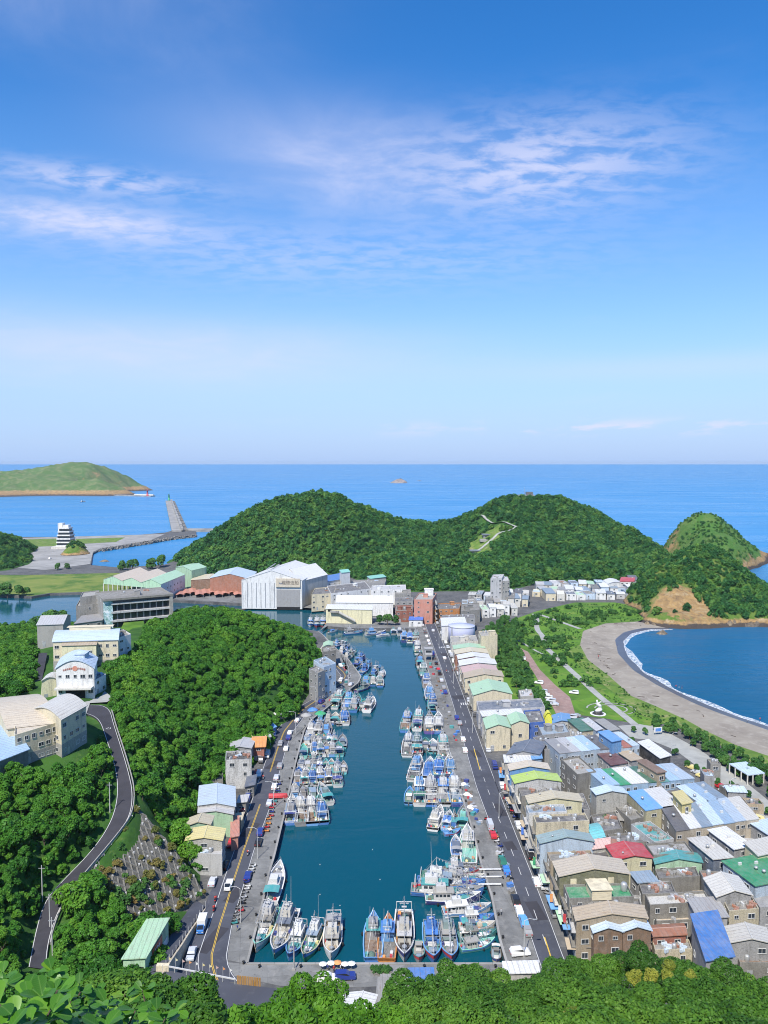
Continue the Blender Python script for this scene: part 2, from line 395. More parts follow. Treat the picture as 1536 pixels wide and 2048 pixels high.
M['rockpale'] = ground('pale_rock', [(.30, .25, .22), (.20, .165, .145)], [(.05, .4, .6)], .95, 1.0)
M['riprap'] = ground('riprap_stone', [(.24, .23, .21), (.12, .115, .105)], [(.4, .4, .6)], .95, 1.0)
M['breakwater'] = ground('breakwater_concrete', [(.33, .32, .30), (.22, .215, .20)], [(.05, .4, .65)], .9, .3)

# headlands: rock on steep and low ground, scrub on the rest
def headland(name, lo, hi, green, rockz, scar=None):
    m, t, out = new_mat(name); tcn = nd(t, 'ShaderNodeTexCoord'); co = tcn.outputs['Object']
    geo = nd(t, 'ShaderNodeNewGeometry'); sn = nd(t, 'ShaderNodeSeparateXYZ', Vector=geo.outputs['Normal']); sp = nd(t, 'ShaderNodeSeparateXYZ', Vector=geo.outputs['Position'])
    a = nse(t, co, .045, 7, .65, .5); b = nse(t, co, .22, 6, .7)
    g = mixc(t, ramp(t, b, [(.35, 0.0), (.7, 1.0)]), green[0], green[1]); g = mixc(t, ramp(t, a, [(.45, 0.0), (.65, 1.0)]), g, green[2])
    mp = nd(t, 'ShaderNodeMapping', Vector=co); mp.inputs['Scale'].default_value = (1, 1, .25)
    c = nse(t, mp.outputs[0], .16, 8, .7, 1.0)
    rk = mixc(t, ramp(t, c, [(.3, 0.0), (.7, 1.0)]), (.44, .28, .11), (.15, .10, .06)); rk = mixc(t, ramp(t, b, [(.5, 0.0), (.75, 1.0)]), rk, (.42, .33, .2))
    low_ = mth(t, 'ADD', mth(t, 'SUBTRACT', rockz, sp.outputs[2]), mth(t, 'MULTIPLY', mth(t, 'SUBTRACT', b, .5), rockz * 1.3))
    rk = mixc(t, ramp(t, mth(t, 'MULTIPLY', low_, 1.0 / rockz), [(.72, 0.0), (.95, 1.0)]), rk, (.07, .058, .05))
    f = mth(t, 'ADD', mth(t, 'MULTIPLY', ramp(t, low_, [(0, 0.0), (1, 1.0)]), 1.0), ramp(t, mth(t, 'ADD', sn.outputs[2], mth(t, 'MULTIPLY', mth(t, 'SUBTRACT', a, .5), 1.1)), [(lo, 1.0), (hi, 0.0)]), clamp=True)
    if scar:
        dv = nd(t, 'ShaderNodeVectorMath', {'operation': 'DISTANCE'}, i0=geo.outputs['Position'], i1=scar[:3]).outputs['Value']
        f = mth(t, 'MAXIMUM', f, ramp(t, mth(t, 'ADD', mth(t, 'DIVIDE', dv, scar[3]), mth(t, 'MULTIPLY', mth(t, 'SUBTRACT', b, .5), 1.6)), [(.75, 1.0), (1.0, 0.0)]))
    col = mixc(t, f, g, rk)
    finish(t, out, bsdf(t, col, 1.0, bump(t, mth(t, 'ADD', b, c), 1.0, 1.5), 0, .2)); return m
M['headland'] = headland('headland_cliff', .46, .66, ((.06, .14, .02), (.10, .18, .03), (.16, .20, .05)), 3.2, (*D(1370, 1208, 541), 27.0))
M['isle'] = headland('grassy_islet', .40, .56, ((.05, .14, .025), (.085, .17, .035), (.12, .18, .05)), 6.0)
M['cape'] = headland('far_cape', .45, .65, ((.075, .14, .04), (.10, .17, .055), (.18, .20, .09)), 16.0)

def leaves(name, cols, spread=.5, trans=.25, hill=0.0):
    m, t, out = new_mat(name); oi = nd(t, 'ShaderNodeObjectInfo'); geo = nd(t, 'ShaderNodeNewGeometry')
    isl = geo.outputs['Random Per Island']
    wn = nse(t, geo.outputs['Position'], .035, 4, .6)
    f = mth(t, 'ADD', mth(t, 'MULTIPLY', isl, .35), mth(t, 'ADD', mth(t, 'MULTIPLY', oi.outputs['Random'], spread), mth(t, 'MULTIPLY', mth(t, 'SUBTRACT', wn, .5), .9)), clamp=True)
    col = ramp(t, f, [(i / (len(cols) - 1), c) for i, c in enumerate(cols)])
    d = bsdf(t, col, .55, None, 0, .25); tr = nd(t, 'ShaderNodeBsdfTranslucent', Color=mixc(t, .5, col, (.16, .26, .02)))
    mx = nd(t, 'ShaderNodeMixShader', i0=trans, i1=d, i2=tr.outputs[0]); finish(t, out, mx.outputs[0]); return m
M['leaf_hill'] = leaves('hill_foliage', [(.022, .100, .012), (.050, .175, .018), (.090, .245, .021), (.15, .30, .028)], .6)
M['leaf_far'] = leaves('far_foliage', [(0.0144, 0.0744, 0.024), (0.0312, 0.1248, 0.0324), (0.0576, 0.18, 0.0384), (0.12, 0.24, 0.0432)], .85)
M['leaf_near'] = leaves('tree_foliage', [(0.03, 0.09, 0.012), (0.054, 0.15, 0.0168), (0.102, 0.228, 0.024), (0.18, 0.312, 0.036)], .5, .3)
M['leaf_bright'] = leaves('young_foliage', [(.05, .15, .010), (.08, .22, .015), (.13, .30, .022), (.20, .36, .03)], .4, .35)
M['leaf_yellow'] = leaves('flowering_foliage', [(.10, .15, .02), (.22, .25, .03), (.40, .40, .06), (.50, .50, .10)], .3, .3)
M['leaf_dry'] = leaves('dry_scrub', [(.06, .09, .02), (.12, .14, .03), (.20, .17, .05), (.26, .17, .06)], .6, .2)
M['leaf_park'] = leaves('park_foliage', [(0.0264, 0.096, 0.0216), (0.048, 0.144, 0.03), (0.084, 0.198, 0.042), (0.12, 0.24, 0.048)], .5)

def water(name, deep, shallow, ws, bs, rough=.08, spec=.5, near=None):
    m, t, out = new_mat(name); co = nd(t, 'ShaderNodeTexCoord').outputs['Object']
    a = nse(t, co, .006, 4, .55)
    mp = nd(t, 'ShaderNodeMapping', Vector=co); mp.inputs['Scale'].default_value = (.35, 1.0, 1); mp.inputs['Rotation'].default_value = (0, 0, R(8))
    h1 = nse(t, mp.outputs[0], ws, 6, .6, .3); h2 = nse(t, mp.outputs[0], ws * .08, 4, .6, .5)
    h = mth(t, 'ADD', h1, mth(t, 'MULTIPLY', h2, 3.0))
    col = mixc(t, a, deep, shallow)
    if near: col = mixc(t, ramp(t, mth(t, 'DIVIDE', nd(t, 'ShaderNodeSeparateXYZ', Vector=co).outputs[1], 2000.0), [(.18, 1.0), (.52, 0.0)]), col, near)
    if near:
        mp2 = nd(t, 'ShaderNodeMapping', Vector=co); mp2.inputs['Scale'].default_value = (.0022, .012, 1)
        st_ = nse(t, mp2.outputs[0], 1.0, 7, .65, .8); rough = ramp(t, st_, [(.3, .20), (.7, .42)])
    p = nd(t, 'ShaderNodeBsdfPrincipled', Roughness=rough, IOR=1.33, Normal=bump(t, h, bs, 1.0)); p.inputs['Specular IOR Level'].default_value = spec; t.links.new(col, p.inputs['Base Color'])
    finish(t, out, p.outputs[0]); return m
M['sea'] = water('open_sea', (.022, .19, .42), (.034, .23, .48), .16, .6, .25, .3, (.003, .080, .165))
M['harbour'] = water('harbour_water', (.002, .056, .082), (.003, .072, .104), .5, .06, .05)
def foam_mat():
    m, t, out = new_mat('surf_foam'); tcn = nd(t, 'ShaderNodeTexCoord'); co = tcn.outputs['Object']
    f = ramp(t, nse(t, co, .8, 8, .75, 1.2), [(.40, 0.0), (.62, 1.0)])
    mx = nd(t, 'ShaderNodeMixShader', i0=f, i1=nd(t, 'ShaderNodeBsdfTransparent').outputs[0], i2=bsdf(t, (.8, .82, .82), .8)); finish(t, out, mx.outputs[0]); return m
M['foam'] = foam_mat()

# ------------------------------------------------------------------ the setting: water and land
S = 60000
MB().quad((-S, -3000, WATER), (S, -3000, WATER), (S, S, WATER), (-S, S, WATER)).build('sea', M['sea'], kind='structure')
east_quay = px((1014, 1927), (1000, 1880), (984, 1794), (963, 1729), (942, 1650), (929, 1609), (910, 1556), (895, 1511), (885, 1464), (873, 1417), (858, 1347), (844, 1300), (834, 1259))
west_quay = px((494, 1928), (522, 1818), (538, 1746), (548, 1714), (569, 1626), (585, 1550), (603, 1480), (609, 1459), (623, 1440), (662, 1409), (716, 1366), (722, 1353), (696, 1318), (672, 1297), (648, 1272), (636, 1262))
south_bank = px((560, 1254), (420, 1250), (250, 1249), (60, 1248), (-150, 1252), (-420, 1258))
north_quay = px((790, 1257), (700, 1257), (655, 1252), (652, 1238), (664, 1222), (612, 1212), (604, 1207), (556, 1208), (520, 1209), (340, 1200), (230, 1192), (190, 1184), (167, 1185), (100, 1187), (63, 1193), (0, 1190), (-250, 1192), (-420, 1195))
grass_line = px((1275, 1243), (1210, 1247), (1166, 1262), (1160, 1290), (1176, 1320), (1218, 1352), (1240, 1372), (1262, 1392), (1310, 1412), (1372, 1440), (1404, 1458), (1470, 1490), (1536, 1512), (1700, 1560), (2000, 1640))
land = [Vector((-420, 120, 0))] + south_bank[::-1] + west_quay[::-1] + east_quay + north_quay
land += px((-420, 1074), (40, 1074), (160, 1073), (250, 1072), (330, 1065), (345, 1061), (392, 1062), (392, 1070), (300, 1083), (200, 1099), (186, 1106), (182, 1130), (240, 1135), (330, 1129), (360, 1118), (400, 1087))
land += [Vector(p) for p in ((-180, 1130, 0), (-40, 1120, 0), (110, 1090, 0), (240, 1160, 0), (340, 1080, 0), (352, 985, 0), (330, 900, 0), (300, 800, 0), (300, 640, 0))]
land += px((1292, 1236)) + grass_line + [Vector((330, 120, 0)), Vector((330, -30, 0)), Vector((-420, -30, 0))]
sheet('land', land, 0.0, M['urban'], 8.0, kind='structure')
harb = [p.copy() for p in west_quay[::-1] + east_quay + north_quay]
harb += [Vector((-600, 640, 0)), Vector((-600, 500, 0))] + south_bank[::-1]
sheet('harbour_water', harb, WATER + 0.03, M['harbour'], kind='structure')

# beach: dry sand, wet sand, sloping under the sea
water_line = px((1345, 1259), (1300, 1259), (1262, 1268), (1247, 1284), (1256, 1312), (1290, 1346), (1336, 1374), (1380, 1394), (1420, 1411), (1480, 1434), (1536, 1452), (1640, 1486), (1760, 1520), (2060, 1600), (2300, 1660), z=WATER)
gl = [p + Vector((0, 0, .02)) for p in grass_line]
N_B = 70
A_, B_ = along(gl, N_B), along(water_line, N_B)
mid = [a.lerp(b, .80) for a, b in zip(A_, B_)]
for i, m_ in enumerate(mid): m_.z = -1.45
out_ = []
for i, b in enumerate(B_):
    d = (B_[min(i + 1, N_B)] - B_[max(i - 1, 0)]); d.z = 0; d.normalize(); nn = Vector((-d.y, d.x, 0)); out_.append(b + nn * 14 + Vector((0, 0, -2.2)))
m = MB()
rows = [[a.lerp(q, k / 5) + Vector((0, 0, .18 * nz(a.lerp(q, k / 5).x, a.lerp(q, k / 5).y, 9, 3) * (0 < k < 5))) for a, q in zip([p - Vector((0, 0, .0)) for p in A_], mid)] for k in range(6)]
m.loft([r_ for r_ in rows], closed=False); m.build('beach', M['sand'], kind='structure', smooth=True)
m = MB(); m.loft([[p.copy() for p in mid], B_, out_], closed=False); m.build('wet_sand', M['wetsand'], kind='structure', smooth=True)
fo = []; m = MB()
for i, b in enumerate(B_):
    d = (B_[min(i + 1, N_B)] - B_[max(i - 1, 0)]); d.z = 0; d.normalize(); nn = Vector((-d.y, d.x, 0))
    w0 = -0.6 + 1.8 * nz(i * 3, 5, 9, 8); w1 = 3.2 + 4.2 * nz(i * 2.1, 9, 7, 4); fo.append((b + nn * w0, b + nn * (w0 + w1)))
m.add([q[0] + Vector((0, 0, .06)) for q in fo] + [q[1] + Vector((0, 0, .06)) for q in fo], [(i, i + 1, N_B + 2 + i, N_B + 1 + i) for i in range(N_B)])
m.build('surf_foam', M['foam'], label='white surf breaking along the curved sandy beach', cat='surf', kind='stuff')

# lawns and open ground as thin sheets
park = px((905, 1330), (960, 1300), (1000, 1255), (1030, 1238), (1075, 1222), (1150, 1205), (1230, 1205), (1290, 1215), (1300, 1235)) + grass_line[:9] + px((1372, 1441), (1300, 1452), (1210, 1437), (1120, 1425), (1085, 1440), (1000, 1440), (990, 1400), (960, 1350))
sheet('park_lawn', park, .06, M['grass'], kind='structure')
dune = px((1160, 1290), (1176, 1320), (1218, 1352), (1240, 1372), (1262, 1392), (1310, 1412), (1372, 1440), (1404, 1458), (1470, 1490), (1536, 1512), (1700, 1560), (1700, 1620), (1540, 1545), (1420, 1480), (1330, 1447), (1290, 1434), (1262, 1420), (1236, 1392), (1200, 1365), (1165, 1340), (1135, 1300))
sheet('dune_grass', [p + Vector((0, 0, 0)) for p in dune], .10, M['drygrass'], kind='structure')
sheet('reed_field', px((-300, 1150), (60, 1150), (230, 1146), (340, 1150), (340, 1196), (230, 1191), (190, 1183), (167, 1184), (100, 1186), (63, 1192), (0, 1189), (-300, 1190)), .06, M['reed'], kind='structure')
sheet('harbour_apron', px((40, 1076), (330, 1068), (300, 1081), (200, 1097), (186, 1104), (180, 1128), (90, 1140), (30, 1135), (-60, 1100)), .06, M['breakwater'], kind='structure')
sheet('apron_lawn', px((50, 1079), (118, 1077), (118, 1092), (60, 1094)), .12, M['drygrass'], kind='structure')
sheet('apron_lawn', px((150, 1078), (250, 1075), (232, 1084), (160, 1088)), .12, M['drygrass'], kind='structure')
sheet('bay_promenade', px((1236, 1452), (1300, 1446), (1330, 1462), (1400, 1500), (1480, 1555), (1560, 1620), (1640, 1700), (1590, 1700), (1500, 1612), (1420, 1552), (1350, 1500), (1300, 1480), (1262, 1476)), .05, M['path'], kind='structure')
red_lot = px((1040, 1296), (1056, 1304), (1080, 1340), (1110, 1370), (1140, 1395), (1152, 1432), (1112, 1428), (1098, 1400), (1070, 1350), (1046, 1312))
sheet('car_park_paving', red_lot, .14, M['redpave'], kind='structure')
for i, (l, wd) in enumerate(((((1068, 1228), (1075, 1240), (1072, 1258), (1088, 1275), (1086, 1290), (1110, 1312), (1140, 1340), (1165, 1362), (1200, 1395), (1240, 1425), (1270, 1450)), 3.4), (((1075, 1228), (1110, 1240), (1160, 1258)), 3.0), (((1020, 1270), (1070, 1302), (1100, 1315)), 1.4))):
    ribbon(resample(smooth_line(px(*l)), 4), wd, .17).build('park_path', M['path'], kind='structure')
for k, rr in ((0, 7.0), (1, 10.5)):
    c = G(1222, 1418); ribbon([c + Vector((rr * math.cos(a), rr * .8 * math.sin(a), 0)) for a in [R(-60 + 8 * i) for i in range(30)]], .7, .17).build('circular_path', M['path'], kind='structure')

# ------------------------------------------------------------------ roads
east_l = px((1092, 1965), (1075, 1917), (1040, 1812), (1016, 1740), (980, 1650), (952, 1575), (905, 1408), (881, 1333), (848, 1244), (838, 1222))
east_r = px((1150, 1965), (1126, 1910), (1100, 1840), (1065, 1750), (1038, 1682), (1010, 1612), (971, 1510), (935, 1412), (902, 1324), (873, 1253), (858, 1222))
eroad = strip('road', east_l, east_r, M['asphalt'], .06, 60, kind='structure')
sheet('side_street', px((975, 1515), (1000, 1526), (1012, 1530), (1012, 1560), (998, 1590)), .085, M['asphalt'], kind='structure')
west_l = px((400, 1965), (397, 1949), (393, 1917), (410, 1868), (426, 1824), (445, 1764), (473, 1686), (507, 1589), (540, 1495), (553, 1461), (587, 1420), (633, 1394), (670, 1368), (682, 1352), (672, 1339), (662, 1325), (655, 1300))
west_r = px((478, 1965), (466, 1950), (453, 1920), (465, 1850), (486, 1779), (509, 1701), (540, 1618), (572, 1501), (584, 1467), (610, 1433), (665, 1386), (696, 1362), (702, 1352), (696, 1342), (680, 1331), (672, 1320), (664, 1298))
wroad = strip('road', west_l, west_r, M['asphalt'], .06, 80, kind='structure')
strip('lay_by', px((355, 1950), (372, 1900), (400, 1838), (418, 1790), (440, 1745)), px((399, 1955), (394, 1917), (411, 1866), (427, 1822), (447, 1760)), M['asphalt'], .03, 20, kind='structure')
strip('quay_apron', east_quay, [p.copy() for p in east_l[1:-1]], M['quay'], .035, 60, kind='structure')
strip('quay_apron', west_quay[:-1], west_r[2:-1], M['quay'], .035, 60, kind='structure')
sheet('quay_apron', px((450, 1924), (494, 1929), (1014, 1928), (1075, 1918), (1090, 1962), (700, 1975), (560, 1972), (468, 1952)), .045, M['quay'], kind='structure')
sheet('quay_apron', px((640, 1261), (655, 1252), (700, 1256), (790, 1256), (836, 1257), (846, 1245), (836, 1222), (800, 1228), (700, 1240), (660, 1238)), .04, M['quay'], kind='structure')
sheet('shipyard_yard', px((340, 1198), (520, 1208), (640, 1218), (660, 1170), (420, 1150), (300, 1180)), .03, M['quay'], kind='structure')
# quay coping: a real kerb of stone along the water
def coping(line, name):
    L = resample(line, 3.0); m = MB()
    for a, b in zip(L, L[1:]):
        d = (b - a); yaw = math.atan2(d.y, d.x); m.box((a + b) / 2 + Vector((0, 0, .09)), (d.length - .06, .55, .22), yaw)
    return m
for l_, lb in ((east_quay, 'long concrete coping along the east edge of the harbour basin'), (west_quay, 'curving concrete coping along the west edge of the harbour basin'), (px((494, 1928), (1014, 1928)), 'straight concrete coping along the near edge of the harbour basin')):
    coping(l_, 'quay_coping').build('quay_coping', M['breakwater'], label=lb, cat='coping', kind='structure')
# markings are pieces of the road
def line_between(a, b, f, n=60): return [p.lerp(q, f) for p, q in zip(along(a, n), along(b, n))]
for rd, L, Rr in ((eroad, east_l, east_r), (wroad, west_l, west_r)):
    for f in (.03, .97): ribbon(line_between(L, Rr, f, 90), .16, .085).build('edge_line', M['whitepaint'], rd)
cl_e = resample(line_between(east_l, east_r, .5, 90), .5)
dash = None
for i in range(6, len(cl_e) - 12, 20):
    d = cl_e[i + 6] - cl_e[i]; c = (cl_e[i] + cl_e[i + 6]) / 2; far = c.y > 260
    if dash is None: dash = MB().quad((-2, -.08, 0), (2, -.08, 0), (2, .08, 0), (-2, .08, 0)).mesh('lane_dash', M['whitepaint'])
    ob('lane_dash', dash, eroad, None, c + Vector((0, 0, .088)), math.atan2(d.y, d.x))
for seg in ((1105, 1925, 1088, 1872), (960, 1540, 948, 1498)):
    a, b = G(seg[0], seg[1]), G(seg[2], seg[3]); ribbon(resample([a, b], 3), .28, .092).build('centre_line', M['yellowpaint'], eroad)
yl = line_between(west_l, west_r, .47, 90)
for lo, hi in ((0, 27), (34, 88)):
    for off in (-.14, .14):
        q = []
        for i in range(lo, hi):
            d = yl[i + 1] - yl[i]; d.normalize(); q.append(yl[i] + Vector((-d.y, d.x, 0)) * off)
        ribbon(q, .13, .085).build('centre_line', M['yellowpaint'], wroad)
for i, (u, v, w2, l2) in enumerate(((1020, 1692, 3, 5), (1072, 1822, 3.2, 8), (952, 1508, 3, 7), (918, 1395, 6, 6), (1000, 1620, 2.4, 9), (890, 1310, 4, 8))):
    o = MB().quad((-l2 / 2, -w2 / 2, 0), (l2 / 2, -w2 / 2, 0), (l2 / 2, w2 / 2, 0), (-l2 / 2, w2 / 2, 0)).build('asphalt_patch', M['asphalt_up'], eroad); o.location = G(u, v) + Vector((0, 0, .073)); o.rotation_euler = (0, 0, R(98))
for i, (u, v, w2, l2) in enumerate(((500, 1660, 2.6, 9), (470, 1790, 3, 7), (425, 1880, 3, 10), (545, 1530, 2.6, 8), (600, 1420, 3, 7))):
    o = MB().quad((-l2 / 2, -w2 / 2, 0), (l2 / 2, -w2 / 2, 0), (l2 / 2, w2 / 2, 0), (-l2 / 2, w2 / 2, 0)).build('asphalt_patch', M['asphalt_up'], wroad); o.location = G(u, v) + Vector((0, 0, .073)); o.rotation_euler = (0, 0, R(72))
for u, v in ((893, 1295), (940, 1408)):
    c = G(u, v)
    for k in range(9):
        MB().quad((-.25, -1.6, 0), (.25, -1.6, 0), (.25, 1.6, 0), (-.25, 1.6, 0)).build('crossing_bar', M['whitepaint'], eroad).location = c + Vector((-4.0 + k * 1.0, .1 * k, .09))

# ------------------------------------------------------------------ hills
def in_poly(x, y, poly):
    r_ = False; j = len(poly) - 1
    for i in range(len(poly)):
        if (poly[i][1] > y) != (poly[j][1] > y) and x < (poly[j][0] - poly[i][0]) * (y - poly[i][1]) / (poly[j][1] - poly[i][1]) + poly[i][0]: r_ = not r_
        j = i
    return r_
ORD = ['first', 'second', 'third', 'fourth', 'fifth', 'sixth', 'seventh', 'eighth', 'ninth', 'tenth', 'eleventh', 'twelfth', 'thirteenth', 'fourteenth', 'fifteenth', 'sixteenth', 'seventeenth', 'eighteenth', 'nineteenth', 'twentieth']
def pxz(*a): return [G(u, v, z) for u, v, z in a]
# school hill with its winding road
road_L = pxz((57, 1935, 9), (72, 1858, 10.2), (89, 1801, 12), (129, 1758, 13.6), (172, 1715, 15.5), (206, 1672, 17.5), (229, 1626, 19.5), (236, 1577, 21.3), (229, 1530, 23.3), (211, 1475, 26), (200, 1444, 27.2), (187, 1433, 27.7), (172, 1428, 28))
road_R = pxz((92, 1940, 9), (97, 1884, 9.8), (115, 1826, 11.6), (149, 1772, 13.6), (200, 1712, 15.8), (243, 1660, 18), (263, 1629, 19.5), (267, 1585, 21.3), (258, 1545, 23), (243, 1495, 25.2), (227, 1446, 27.2), (221, 1420, 28), (205, 1410, 28.2), (178, 1410, 28.2))
road_L, road_R = smooth_line(road_L), smooth_line(road_R)
NR = 70
rL, rR = along(road_L, NR), along(road_R, NR)
rC = [(a + b) / 2 for a, b in zip(rL, rR)]
ctrl = [tuple(p) for p in rC[::4]]
for p in px((412, 1800), (418, 1745), (404, 1715), (376, 1690), (378, 1640), (385, 1590), (385, 1540), (430, 1492), (500, 1468), (545, 1450), (587, 1412), (628, 1384), (632, 1350), (640, 1310), (640, 1280), (560, 1256), (420, 1252), (250, 1251), (60, 1250), (-150, 1254)):
    ctrl.append((p.x - 1.0, p.y, -.8))
for p in px((290, 1855), (310, 1905), (300, 1960), (200, 1990)): ctrl.append((p.x, p.y, 3.0))
# ground under the canopy: canopy pixels at canopy height, minus the trees
for u, v, z in ((300, 1330, 29), (380, 1300, 29), (330, 1255, 28), (420, 1238, 29), (480, 1215, 29.5), (540, 1228, 26), (600, 1275, 12), (560, 1330, 15), (470, 1330, 24), (400, 1400, 22), (480, 1400, 13), (330, 1450, 18), (400, 1470, 9), (340, 1550, 9), (300, 1500, 17), (290, 1420, 25), (260, 1380, 27)):
    p = G(u, v, z + 6); ctrl.append((p.x, p.y, z))
for u, v in ((20, 1540), (100, 1540), (170, 1500), (60, 1450), (150, 1400), (200, 1370), (60, 1350), (120, 1330), (200, 1310), (260, 1310), (120, 1270), (200, 1265), (330, 1245), (80, 1290), (-60, 1500), (-60, 1420)):
    p = G(u, v, 28); ctrl.append((p.x, p.y, 28))
for u, v, z in ((40, 1600, 26), (150, 1620, 24), (60, 1700, 21), (20, 1800, 17), (-40, 1700, 22), (-30, 1900, 12), (20, 1300, 16), (0, 1260, 6), (-80, 1330, 14), (-150, 1400, 16), (-200, 1600, 18)):
    p = G(u, v, z + 4); ctrl.append((p.x, p.y, z))
near_fn = TPS(ctrl, .05)
rc = np.array([tuple(p) for p in rC]); rw = np.array([max(min((c_ - q).length for q in rL), min((c_ - q).length for q in rR)) for c_ in rC])
gp = [Vector(q) for q in (G(180, 1742, 14.4), G(272, 1612, 19.6), G(412, 1790, .4), G(272, 1872, 1.2))]
_A = np.array([(q.x, q.y, 1) for q in gp]); gpl = np.linalg.lstsq(_A, np.array([q.z for q in gp]), rcond=None)[0]
gpc = sum(gp, Vector()) / 4; gpo = [gpc + (q - gpc) * 1.12 for q in gp]
def near_post(X, Y, Z):
    ins = np.array([[in_poly(x, y, [(q.x, q.y) for q in gpo]) for x, y in zip(rx_, ry_)] for rx_, ry_ in zip(X, Y)])
    Z = np.where(ins, np.minimum(Z, gpl[0] * X + gpl[1] * Y + gpl[2] - .8), Z)
    d2 = (X[..., None] - rc[:, 0]) ** 2 + (Y[..., None] - rc[:, 1]) ** 2; i = d2.argmin(-1); d = np.sqrt(d2.min(-1))
    f = np.clip((d - rw[i] - 1.2) / 3.5, 0, 1); f = f * f * (3 - 2 * f)
    Z = np.minimum(Z, 31)
    return Z * f + (rc[i, 2] - .35) * (1 - f)
_, near_z = heightfield('school_hill', near_fn, -330, -12, 118, 540, 2.4, M['undergrowth'], .8, -.3, near_post, kind='structure')
hroad = strip('hill_road', rL, rR, M['asphalt_up'], .12, NR, thick=.6, kind='structure')
for S_, nm in ((rL, .97), (rR, .97)): pass
ribbon([a.lerp(b, .035) for a, b in zip(rL, rR)], .14, .15).build('edge_line', M['whitepaint'], hroad)
ribbon([a.lerp(b, .955) for a, b in zip(rL, rR)], .14, .15).build('edge_line', M['whitepaint'], hroad)
k = 58; tri = rC[k]; m = MB()
for a, b in (((-.7, -1), (.7, -1)), ((.7, -1), (0, 1.2)), ((0, 1.2), (-.7, -1))): ribbon([tri + Vector((*a, 0)), tri + Vector((*b, 0))], .2, .16, m)
m.build('road_triangle', M['whitepaint'], hroad)
# concrete guard wall on the outer side, a block at a time
gw = thing('guard_wall', 'low pale concrete guard wall along the outer side of the hill road', 'wall', rR[6])
blk = MB().box((0, 0, .35), (1.9, .22, .7)).mesh('wall_block', M['breakwater'])
Lg = resample([p for p in rR[4:64]], 2.0)
for a, b in zip(Lg, Lg[1:]):
    d = b - a; q = Vector((d.y, -d.x, 0)).normalized() * .35
    o = ob('wall_block', blk, gw, None, (a + b) / 2 + q - rR[6] + Vector((0, 0, .1))); o.rotation_euler = (0, -math.asin(max(-1, min(1, d.z / d.length))), math.atan2(d.y, d.x))

# hills beyond the harbour
ridge = [D(u, v + 7, Y) for u, v, Y in ((365, 1124, 835), (385, 1106, 845), (404, 1088, 850), (435, 1062, 855), (470, 1042, 860), (505, 1022, 865), (540, 1010, 870), (600, 997, 875), (655, 992, 880), (690, 1003, 885), (720, 1018, 890), (750, 1024, 900), (790, 1040, 910), (850, 1052, 920), (895, 1064, 930), (925, 1060, 935), (955, 1030, 940), (1000, 996, 950), (1050, 992, 955), (1100, 992, 955), (1150, 1010, 950), (1200, 1025, 945), (1250, 1048, 935), (1290, 1075, 930), (1316, 1098, 935))]
base = px((352, 1140), (378, 1144), (440, 1152), (500, 1150), (560, 1146), (640, 1148), (700, 1156), (755, 1172), (785, 1188), (840, 1192), (880, 1192), (930, 1191), (980, 1190), (1020, 1184), (1060, 1174), (1120, 1166), (1200, 1164), (1260, 1162), (1290, 1150), (1300, 1130))
ctrl = [tuple(p) for p in ridge] + [(p.x, p.y, -1) for p in base]
ctrl += [(x, y, -6) for x, y in ((-290, 1000), (-240, 1080), (-150, 1130), (-40, 1125), (110, 1100), (240, 1160), (345, 1085), (365, 985), (-330, 880), (350, 880))]
ctrl += [tuple(D(u, v + 6, Y)) for u, v, Y in ((560, 1070, 810), (650, 1065, 810), (480, 1100, 800), (720, 1100, 800), (800, 1110, 820), (1050, 1060, 850), (1130, 1070, 850), (1200, 1090, 840), (1000, 1120, 780), (1120, 1120, 780), (930, 1120, 800), (860, 1110, 840), (1250, 1115, 840), (965, 1085, 840))]
ctrl += [(x, y, z) for x in (15, 45, 75, 105) for y, z in ((668, 1), (700, 8), (745, 18))] + [(x, y, z) for x in (135, 170, 205, 240) for y, z in ((722, 1.5), (755, 9), (790, 18))]
ctrl += [(-240, 815, -3), (-247, 850, -3), (-252, 900, -4), (-250, 960, -5)]
hill_fn = TPS(ctrl, .03)
_, hill_z = heightfield('forested_hill', hill_fn, -330, 372, 640, 1160, 6, M['undergrowth'], 2.5, -1.5, None, 7.0, kind='structure')

# headland at the end of the beach
hr = [D(u, v + 5, Y) for u, v, Y in ((1290, 1165, 590), (1310, 1140, 600), (1330, 1118, 605), (1370, 1100, 612), (1410, 1092, 615), (1440, 1100, 615), (1480, 1133, 612), (1536, 1178, 610), (1600, 1225, 600))]
ctrl = [tuple(p) for p in hr] + [(p.x, p.y, -3) for p in px((1272, 1225), (1284, 1243), (1310, 1253), (1345, 1256), (1400, 1257), (1450, 1254), (1500, 1252), (1560, 1254), (1640, 1257), z=-2)]
ctrl += [(p.x, p.y, -3) for p in (D(1262, 1150, 640), D(1290, 1130, 700), D(1350, 1100, 740), D(1450, 1110, 740), D(1600, 1180, 700), D(1700, 1200, 640))]
ctrl += [tuple(D(u, v + 3, Y)) for u, v, Y in ((1350, 1168, 562), (1400, 1175, 560), (1310, 1190, 556), (1330, 1225, 533), (1380, 1225, 533), (1420, 1228, 533), (1470, 1205, 552), (1500, 1215, 548))]
ctrl += [(q.x, q.y + 6, 6.5 + 3 * nz(q.x, q.y, 9, 2)) for q in px((1300, 1250), (1330, 1256), (1360, 1257), (1390, 1257), (1420, 1257), (1450, 1254), (1480, 1253), (1510, 1252), (1550, 1254), z=-2)]
head_fn = TPS(ctrl, .01)
_, head_z = heightfield('headland', head_fn, 170, 400, 505, 750, 2.4, M['headland'], 2.6, -3, kind='structure')
